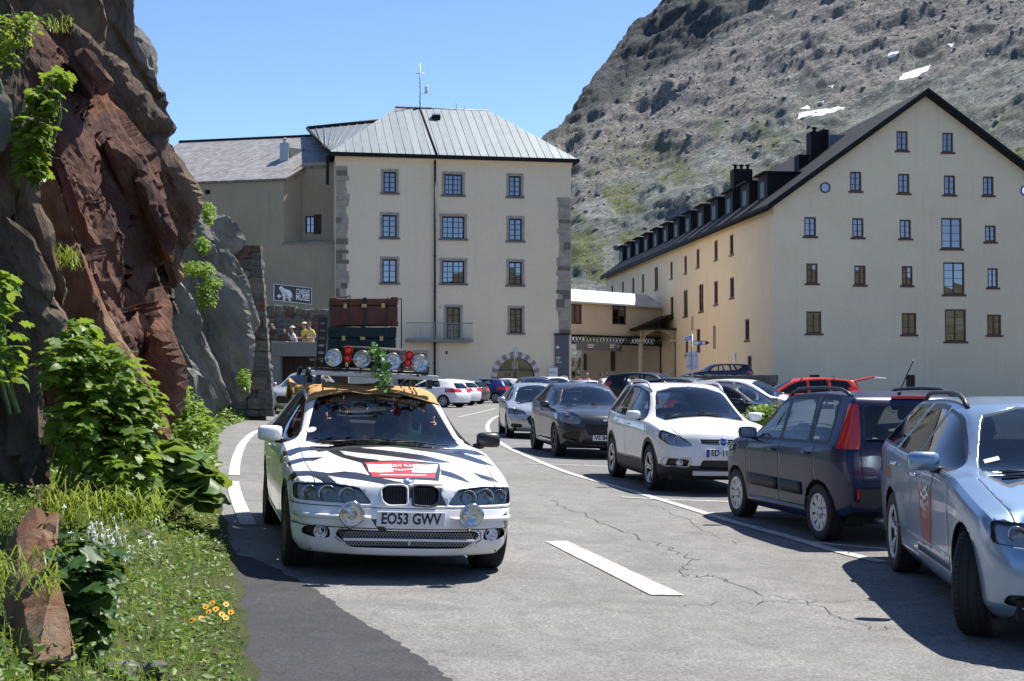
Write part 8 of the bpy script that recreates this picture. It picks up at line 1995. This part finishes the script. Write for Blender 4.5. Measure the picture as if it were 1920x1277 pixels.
mb = MB(); mb.prism([(-.5, rc_.Y(4.7), 1.64), (.5, rc_.Y(4.7), 1.64), (.45, rc_.Y(5.15), 1.60), (-.45, rc_.Y(5.15), 1.60)], (0, 0, -.05)); mb.build('tailgate_window', M['whiteplate'], rd, bevel=.02)
for q in (2.3, 3.4): mb = MB(); mb.box((0, rc_.Y(q), 1.66), (1.15, .05, .03)); mb.build('roof_bar', M['steel'], rd)
bg('terrace_car', 'dark blue estate on the terrace beside the signpost', 'estate', 1340, 85.2, 183, 'navy', z=.95)

# ================================================================== people
M['skin'] = pmat('skin', (.42, .24, .17), .55, var=.15, vs=12); M['hair_d'] = pmat('dark_hair', (.03, .02, .015), .6, bmp=.5, bs=90); M['hair_g'] = pmat('grey_hair', (.35, .33, .30), .6, bmp=.5, bs=90)
CLO = {}
def cloth(c):
    if c not in CLO: CLO[c] = pmat('cloth_%d' % len(CLO), c, .85, var=.2, vs=9, bmp=.2, bs=60)
    return CLO[c]
def fist(b_, w, i0, fw, up, ins, add):
    """five-finger fist with raised thumb; returns nothing, adds skeleton"""
    pc = w+fw*.055; pi = add(pc, .034, i0, 'skin')
    for k in range(4):
        ln = (.026, .030, .028, .022)[k]; a = pc+fw*.030+up*(.030-.021*k); p1 = add(a, .0105, pi, 'skin'); p2 = add(a+fw*ln*.55+ins*.016, .0095, p1, 'skin'); p3 = add(a+fw*ln*.35+ins*.046, .009, p2, 'skin'); add(a-fw*.012+ins*.044, .008, p3, 'skin')
    t1 = add(pc+up*.030-fw*.005+ins*.012, .013, pi, 'skin'); t2 = add(pc+up*.066+ins*.010, .011, t1, 'skin'); add(pc+up*.096+ins*.004, .009, t2, 'skin')
def grip(b_, w, i0, fw, up, ins, add):
    pc = w+fw*.06; pi = add(pc, .033, i0, 'skin')
    for k in range(4):
        a = pc+fw*.035+ins*(.028-.020*k); p1 = add(a, .010, pi, 'skin'); p2 = add(a+fw*.035-up*.008, .009, p1, 'skin'); p3 = add(a+fw*.045-up*.036, .0085, p2, 'skin'); add(a+fw*.025-up*.05, .008, p3, 'skin')
    t1 = add(pc+ins*.036-up*.005, .012, pi, 'skin'); add(pc+ins*.052+fw*.03-up*.02, .010, t1, 'skin')
def person(label, base, fwd, shirt, pants, pose='stand', hands=None, handfn=(grip, grip), hair='hair_d', hat=None, lean=0, group=None, h=1.0):
    """fwd: horizontal facing direction; base: feet (stand) or hip (sit)"""
    V = []; Rr_ = []; E = []; K = []
    def add(p, r_, par=None, k='shirt'):
        V.append(Vector(p)); Rr_.append(r_); K.append(k); i = len(V)-1
        if par is not None: E.append((par, i))
        return i
    sit = pose == 'sit'; hz = 0 if sit else .93; by = -.10 if sit else 0
    ly = lean
    pel = add((0, 0, hz), .135, None, 'pants'); sp1 = add((0, by*.4+ly*.3, hz+.20), .13, pel); ch = add((0, by+ly*.7, hz+.40), .15, sp1); nb = add((0, by+ly, hz+.53), .062, ch, 'skin'); hd0 = add((0, by+ly+.015, hz+.61), .062, nb, 'skin'); hd1 = add((0, by+ly+.03, hz+.68), .082, hd0, 'skin'); hd2 = add((0, by+ly+.02, hz+.755), .080, hd1, 'skin'); hd3 = add((0, by+ly+.015, hz+.80), .05, hd2, 'skin')
    for i, sg in enumerate((1, -1)):
        if sit: hp = add((sg*.10, .05, -.01), .085, pel, 'pants'); kn = add((sg*.13, .44, .06), .062, hp, 'pants'); an = add((sg*.12, .62, -.28), .042, kn, 'pants'); add((sg*.12, .76, -.30), .036, an, 'shoe')
        else: hp = add((sg*.095, 0, hz-.08), .09, pel, 'pants'); kn = add((sg*.11, .02, .50), .062, hp, 'pants'); an = add((sg*.115, -.02, .085), .042, kn, 'pants'); add((sg*.12, .14, .045), .036, an, 'shoe')
        sh = add((sg*.185, by+ly*.9, hz+.455), .062, ch)
        hand = Vector(hands[i]) if hands else Vector((sg*.27, .06, hz-.14)); s0 = V[sh]; d = hand-s0; L1, L2 = .31, .28; dist = min(d.length, L1+L2-.01); dn = d.normalized(); hand = s0+dn*dist
        aa = (L1*L1-L2*L2+dist*dist)/(2*dist); hh = math.sqrt(max(0, L1*L1-aa*aa)); bd = Vector((sg*.6, -.3, -1)); bd = (bd-dn*bd.dot(dn)).normalized(); el = s0+dn*aa+bd*hh
        m1 = add(s0.lerp(el, .5), .050, sh); e1 = add(el, .043, m1, 'skin'); m2 = add(el.lerp(hand, .55), .038, e1, 'skin'); w_ = add(hand, .027, m2, 'skin')
        f_ = (hand-el).normalized()
        if handfn[i] is fist: f_ = (f_*.5+Vector((0, 1, .1))).normalized()
        up = Vector((0, 0, 1)); up = (up-f_*up.dot(f_)).normalized(); ins = up.cross(f_)*sg; handfn[i](None, hand, w_, f_, up, ins, add)
    me = bpy.data.meshes.new('p'); me.from_pydata([tuple(v) for v in V], E, []); o = bpy.data.objects.new('p', me); COL.objects.link(o)
    o.modifiers.new('sk', 'SKIN'); 
    for i, sv_ in enumerate(me.skin_vertices[0].data):
        r_ = Rr_[i]; k = K[i]; sv_.radius = (r_*1.12, r_*.82) if i in (pel, sp1, ch) else (r_, r_); sv_.use_root = (i == pel)
    ss = o.modifiers.new('ss', 'SUBSURF'); ss.levels = 1; ss.render_levels = 1
    m2 = bpy.data.meshes.new_from_object(o.evaluated_get(bpy.context.evaluated_depsgraph_get())); bpy.data.objects.remove(o); bpy.data.meshes.remove(me)
    ks = ['skin', 'shirt', 'pants', 'shoe']; m2.materials.clear()
    for m_ in (M['skin'], cloth(shirt), cloth(pants), M['black']): m2.materials.append(m_)
    import numpy as np
    cc_ = np.array([tuple(p.center) for p in m2.polygons]); A_ = np.array([tuple(V[a]) for a, _ in E]); D_ = np.array([tuple(V[b_]-V[a]) for a, b_ in E])
    t = np.clip(((cc_[:, None]-A_[None])*D_[None]).sum(2)/np.maximum(1e-9, (D_*D_).sum(1))[None], 0, 1); dd = ((A_[None]+D_[None]*t[:, :, None]-cc_[:, None])**2).sum(2).argmin(1); idx = [ks.index(K[E[i][1]]) for i in dd]
    m2.polygons.foreach_set('material_index', idx); m2.polygons.foreach_set('use_smooth', [True]*len(m2.polygons))
    root = put('person', m2); fw = Vector(fwd).normalized(); nz = Vector((0, 0, 1)); rt = fw.cross(nz); root.matrix_world = Matrix.Translation(base) @ Matrix((rt, fw, nz)).transposed().to_4x4() @ Matrix.Scale(h, 4)
    tag(root, label, 'person', group)
    hc = Vector((0, by+ly+.012, hz+.735)); mb = MB(); mb.sphere(hc, .093, 18, 12, (.92, 1.06, 1.12)); hm = mb.mesh('hair')
    for v in hm.vertices:
        if v.co.y > hc.y+.02 and v.co.z < hc.z+.045: v.co = hc+(v.co-hc)*.7
        if v.co.z < hc.z-.06: v.co = hc+(v.co-hc)*.7
    hm.polygons.foreach_set('use_smooth', [True]*len(hm.polygons)); put('hair', hm, root, None, M[hair])
    for sg in (1, -1):
        mb = MB(); mb.sphere((sg*.032, by+ly+.103, hz+.715), .012, 10, 6); mb.build('eye', M['inkblack'], root)
        mb = MB(); mb.sphere((sg*.083, by+ly+.02, hz+.70), .022, 10, 6, (.4, .8, 1.3)); mb.build('ear', M['skin'], root)
    mb = MB(); mb.sphere((0, by+ly+.115, hz+.69), .016, 10, 6, (.8, 1.1, 1.3)); mb.build('nose', M['skin'], root)
    mb = MB(); mb.sphere((0, by+ly+.100, hz+.648), .02, 10, 6, (1.2, .5, .3)); mb.build('mouth', M['decal_mark'], root)
    if hat:
        mb = MB(); mb.sphere(hc+Vector((0, 0, .025)), .104, 18, 10, (.95, 1.08, .95)); hm = mb.mesh('cap')
        for v in hm.vertices: v.co.z = max(v.co.z, hc.z+.035)
        for v in hm.vertices:
            if v.co.y > hc.y+.08 and v.co.z < hc.z+.05: v.co.y += .06
        put('cap', hm, root, None, cloth(hat))
    return root
# occupants of the rally car: hands placed behind the screen
BW = bm_.matrix_world; c = cb_
def in_car(px, py, q):
    inv = BW.inverted(); o = inv @ Vector((0, 0, CAMZ)); d = inv.to_3x3() @ ray(px, py); return o+d*((c.Y(q)-o.y)/d.y)
fwb = (BW.to_3x3() @ Vector((0, 1, 0)))
def occupant(lb, x, q, z, hp, shirt, **k):
    hip = Vector((x, c.Y(q), z)); base = BW @ hip
    hs = [Vector(p)-hip for p in hp]; return person(lb, base, fwb, shirt, (.03, .035, .05), 'sit', hs, (fist, fist), lean=.08, **k)
occupant('driver of the zebra-striped car giving two thumbs up', .36, 2.55, .50, [in_car(617, 793, 1.98), in_car(657, 793, 1.98)], (.05, .06, .09), hair='hair_d')
occupant('front passenger of the zebra-striped car in a lime shirt and cap giving two thumbs up', -.36, 2.55, .50, [in_car(752, 801, 1.98), in_car(820, 803, 1.98)], (.45, .68, .10), hat=(.03, .035, .05))
EW = es.matrix_world; hip = Vector((.36, ec.Y(2.62), .53)); fwe = EW.to_3x3() @ Vector((0, 1, 0))
person('driver of the silver-blue estate with one hand on top of the steering wheel', EW @ hip, fwe, (.05, .06, .08), (.03, .03, .04), 'sit', [Vector((.02, .46, .62)), Vector((-.15, .44, .50))], hair='hair_g')
# visitors on the ramp behind the garage
zr2 = 2.15
for k, (px, D, sh, pt, ht, lb, yaw, ln) in enumerate(((556, 55, (.72, .68, .74), (.5, .5, .48), (.75, .75, .72), 'visitor in a pale shirt and white cap bending forward on the ramp', 200, .16), (573, 55.3, (.72, .60, .12), (.25, .33, .33), (.70, .62, .45), 'visitor in a yellow shirt and cap, tallest on the ramp', 215, .05), (583, 55.0, (.70, .62, .16), (.6, .6, .58), None, 'visitor in a yellow top nearest the trunks on the ramp', 240, .10))):
    p = at(px, 640, D); p.z = zr2-(.06 if k == 0 else 0)*3; a = R(yaw); person(lb, p, (math.cos(a), math.sin(a), 0), sh, pt, lean=ln, hat=ht, hands=[(.16, .30, 1.12), (-.16, .30, 1.10)], group='visitors on the ramp', hair='hair_d', h=.98)
for k, (px, D, sh, pt, lb, yaw, hr) in enumerate(((1084, 78, (.60, .03, .03), (.05, .05, .08), 'visitor in a red shirt between the parked cars near the grey panel', 90, 'hair_d'), (1101, 78, (.55, .38, .22), (.1, .1, .1), 'visitor in a tan top right of the one in red', 300, 'hair_g'), (1127, 79, (.02, .02, .02), (.05, .05, .08), 'dark-haired visitor above the white car, left of the pair', 0, 'hair_d'), (1137, 79, (.30, .22, .16), (.1, .1, .1), 'brown-haired visitor above the white car, right of the pair', 180, 'hair_d'))):
    p = at(px, 700, D); p.z = gz(p.x, p.y); a = R(yaw); person(lb, p, (math.cos(a), math.sin(a), 0), sh, pt, hair=hr, group='visitors in the square', h=1.02)

# ================================================================== signs
M['sign_brown'] = pmat('museum_sign', (.055, .043, .055), .5, var=.1, vs=4); M['sign_blue'] = pmat('sign_blue', (.01, .09, .42), .4)
A = at(513.5, 551, 57.2); Bq = at(584.5, 556, 58.0); SPn = Plane(Vector((A.x, A.y, 0)), Vector((Bq.x-A.x, Bq.y-A.y, 0)))
u0, v1 = SPn.uv(513.5, 532); _, v0 = SPn.uv(513.5, 563); u1, v1b = SPn.uv(584.5, 540); _, v0b = SPn.uv(584.5, 571)
sg_ = empty('museum_sign', SPn.p((u0+u1)/2, za)); tag(sg_, 'dark sign with white dog and the words CHIENS MUSÉE on the rubble wall', 'sign')
def sp(a, b_, off=0):   # 0..1 across the panel
    return SPn.p(u0+(u1-u0)*a, (v0+(v1-v0)*b_)*(1-a)+(v0b+(v1b-v0b)*b_)*a, off)
mb = MB(); mb.prism([sp(0, 0), sp(1, 0), sp(1, 1), sp(0, 1)], -SPn.n*.05); mb.build('panel_edge', M['inkwhite'], sg_)
mb = MB(); mb.prism([sp(.012, .03, -.003), sp(.988, .03, -.003), sp(.988, .97, -.003), sp(.012, .97, -.003)], -SPn.n*.02); mb.build('panel_face', M['sign_brown'], sg_)
dog = [(210, 85), (222, 78), (237, 79), (250, 95), (262, 103), (300, 112), (318, 122), (328, 150), (333, 184), (327, 185), (320, 160), (312, 172), (318, 209), (305, 211), (299, 182), (293, 160), (266, 158), (258, 172), (258, 206), (243, 206), (246, 172), (240, 142), (232, 122), (215, 112), (209, 100)]
def dz(x, y): return sp((x-162)/(510-162), 1-(y-(55+(x-162)*.118))/145, -.006)
bm = bmesh.new(); f = bm.faces.new([bm.verts.new(dz(*p)) for p in dog[::-1]]); bmesh.ops.triangulate(bm, faces=[f]); bm_obj('dog_silhouette', bm, M['inkwhite'], sg_, False)
mb = MB(); mb.add([dz(*p) for p in ((190, 163), (212, 142), (212, 154), (229, 156), (229, 174), (212, 172), (212, 186))], [(0, 6, 5, 4, 3, 2, 1)]); mb.build('arrow', M['inkwhite'], sg_)
rt = (sp(1, .5)-sp(0, .5)).normalized()
for t_, b_ in (('CHIENS', .67), ('MUSÉE', .33)): put_text(t_, .34, sp(.76, b_, -.008), rt, (0, 0, 1), M['inkwhite'], sg_, fit=.36*(u1-u0), depth=.002, bold=.006)
for a in (.06, .22, .6, .85): mb = MB(); p = sp(a, 0, .03); mb.tube([p, p+Vector((-.08 if a in (.06, .6) else 0, -.0, -.42))], .025, 5); mb.build('sign_leg', M['steel'], sg_)
rebase(sg_)
# signpost
p0 = at(1298, 700, 70); p0.z = 0; sgp = empty('signpost', p0); tag(sgp, 'grey signpost with blue arrow, white parking arrow and a plate seen from behind', 'sign')
SP0 = Plane(Vector((0, p0.y, 0)), (1, 0, 0)); V = lambda px, py, off=0: SP0.p(*SP0.uv(px, py), off)
mb = MB(); mb.cyl(p0, Vector((p0.x, p0.y, V(1298, 627).z)), .045, n=10); mb.build('post', M['steel'], sgp)
mb = MB(); mb.prism([V(1299, 639, -.06), V(1323, 639, -.06), V(1331, 643, -.06), V(1323, 647, -.06), V(1299, 647, -.06)], SP0.n*.02); ao = mb.build('parking_arrow', M['inkblack'], sgp)
mb = MB(); mb.prism([V(1300, 640, -.082), V(1322, 640, -.082), V(1322, 646.3, -.082), V(1300, 646.3, -.082)], SP0.n*.004); mb.build('arrow_face', M['whiteplate'], ao)
mb = MB(); mb.prism([V(1309.5, 639.8, -.088), V(1316, 639.8, -.088), V(1316, 646.6, -.088), V(1309.5, 646.6, -.088)], SP0.n*.003); mb.build('parking_square', M['sign_blue'], ao)
put_text('P', .2, V(1312.7, 643.2, -.094), (1, 0, 0), (0, 0, 1), M['inkwhite'], ao, depth=.001)
a_ = [V(1296.5, 628, .0), V(1296.5, 636, .0), V(1284, 641, -.35), V(1281, 637, -.38), V(1284, 632.5, -.35)]; mb = MB(); mb.prism(a_, (.01, -.02, 0)); bo = mb.build('direction_arrow', M['whiteplate'], sgp)
mb = MB(); cc = sum(a_, Vector())/5; mb.prism([cc+(p-cc)*.86+Vector((.004, -.03, 0)) for p in a_], (.002, -.006, 0)); mb.build('arrow_face', M['sign_blue'], bo)
r_ = (V(1296.5, 632, 0)-V(1284, 637, -.35)).normalized(); put_text('Martigny', .12, cc+Vector((.01, -.045, 0)), r_, (0, 0, 1), M['inkwhite'], bo, fit=.34, depth=.001)
mb = MB(); mb.prism([V(1287.5, 660.5, .06), V(1310, 660.5, .06), V(1310, 693, .06), V(1287.5, 693, .06)], SP0.n*-.02); so2 = mb.build('plate_back', M['alloyp'], sgp)
for y in (667, 687): mb = MB(); mb.tube([V(1287.5, y, .05), V(1310, y, .05)], .02, 5); mb.build('plate_rail', M['steel'], so2)
rebase(sgp)
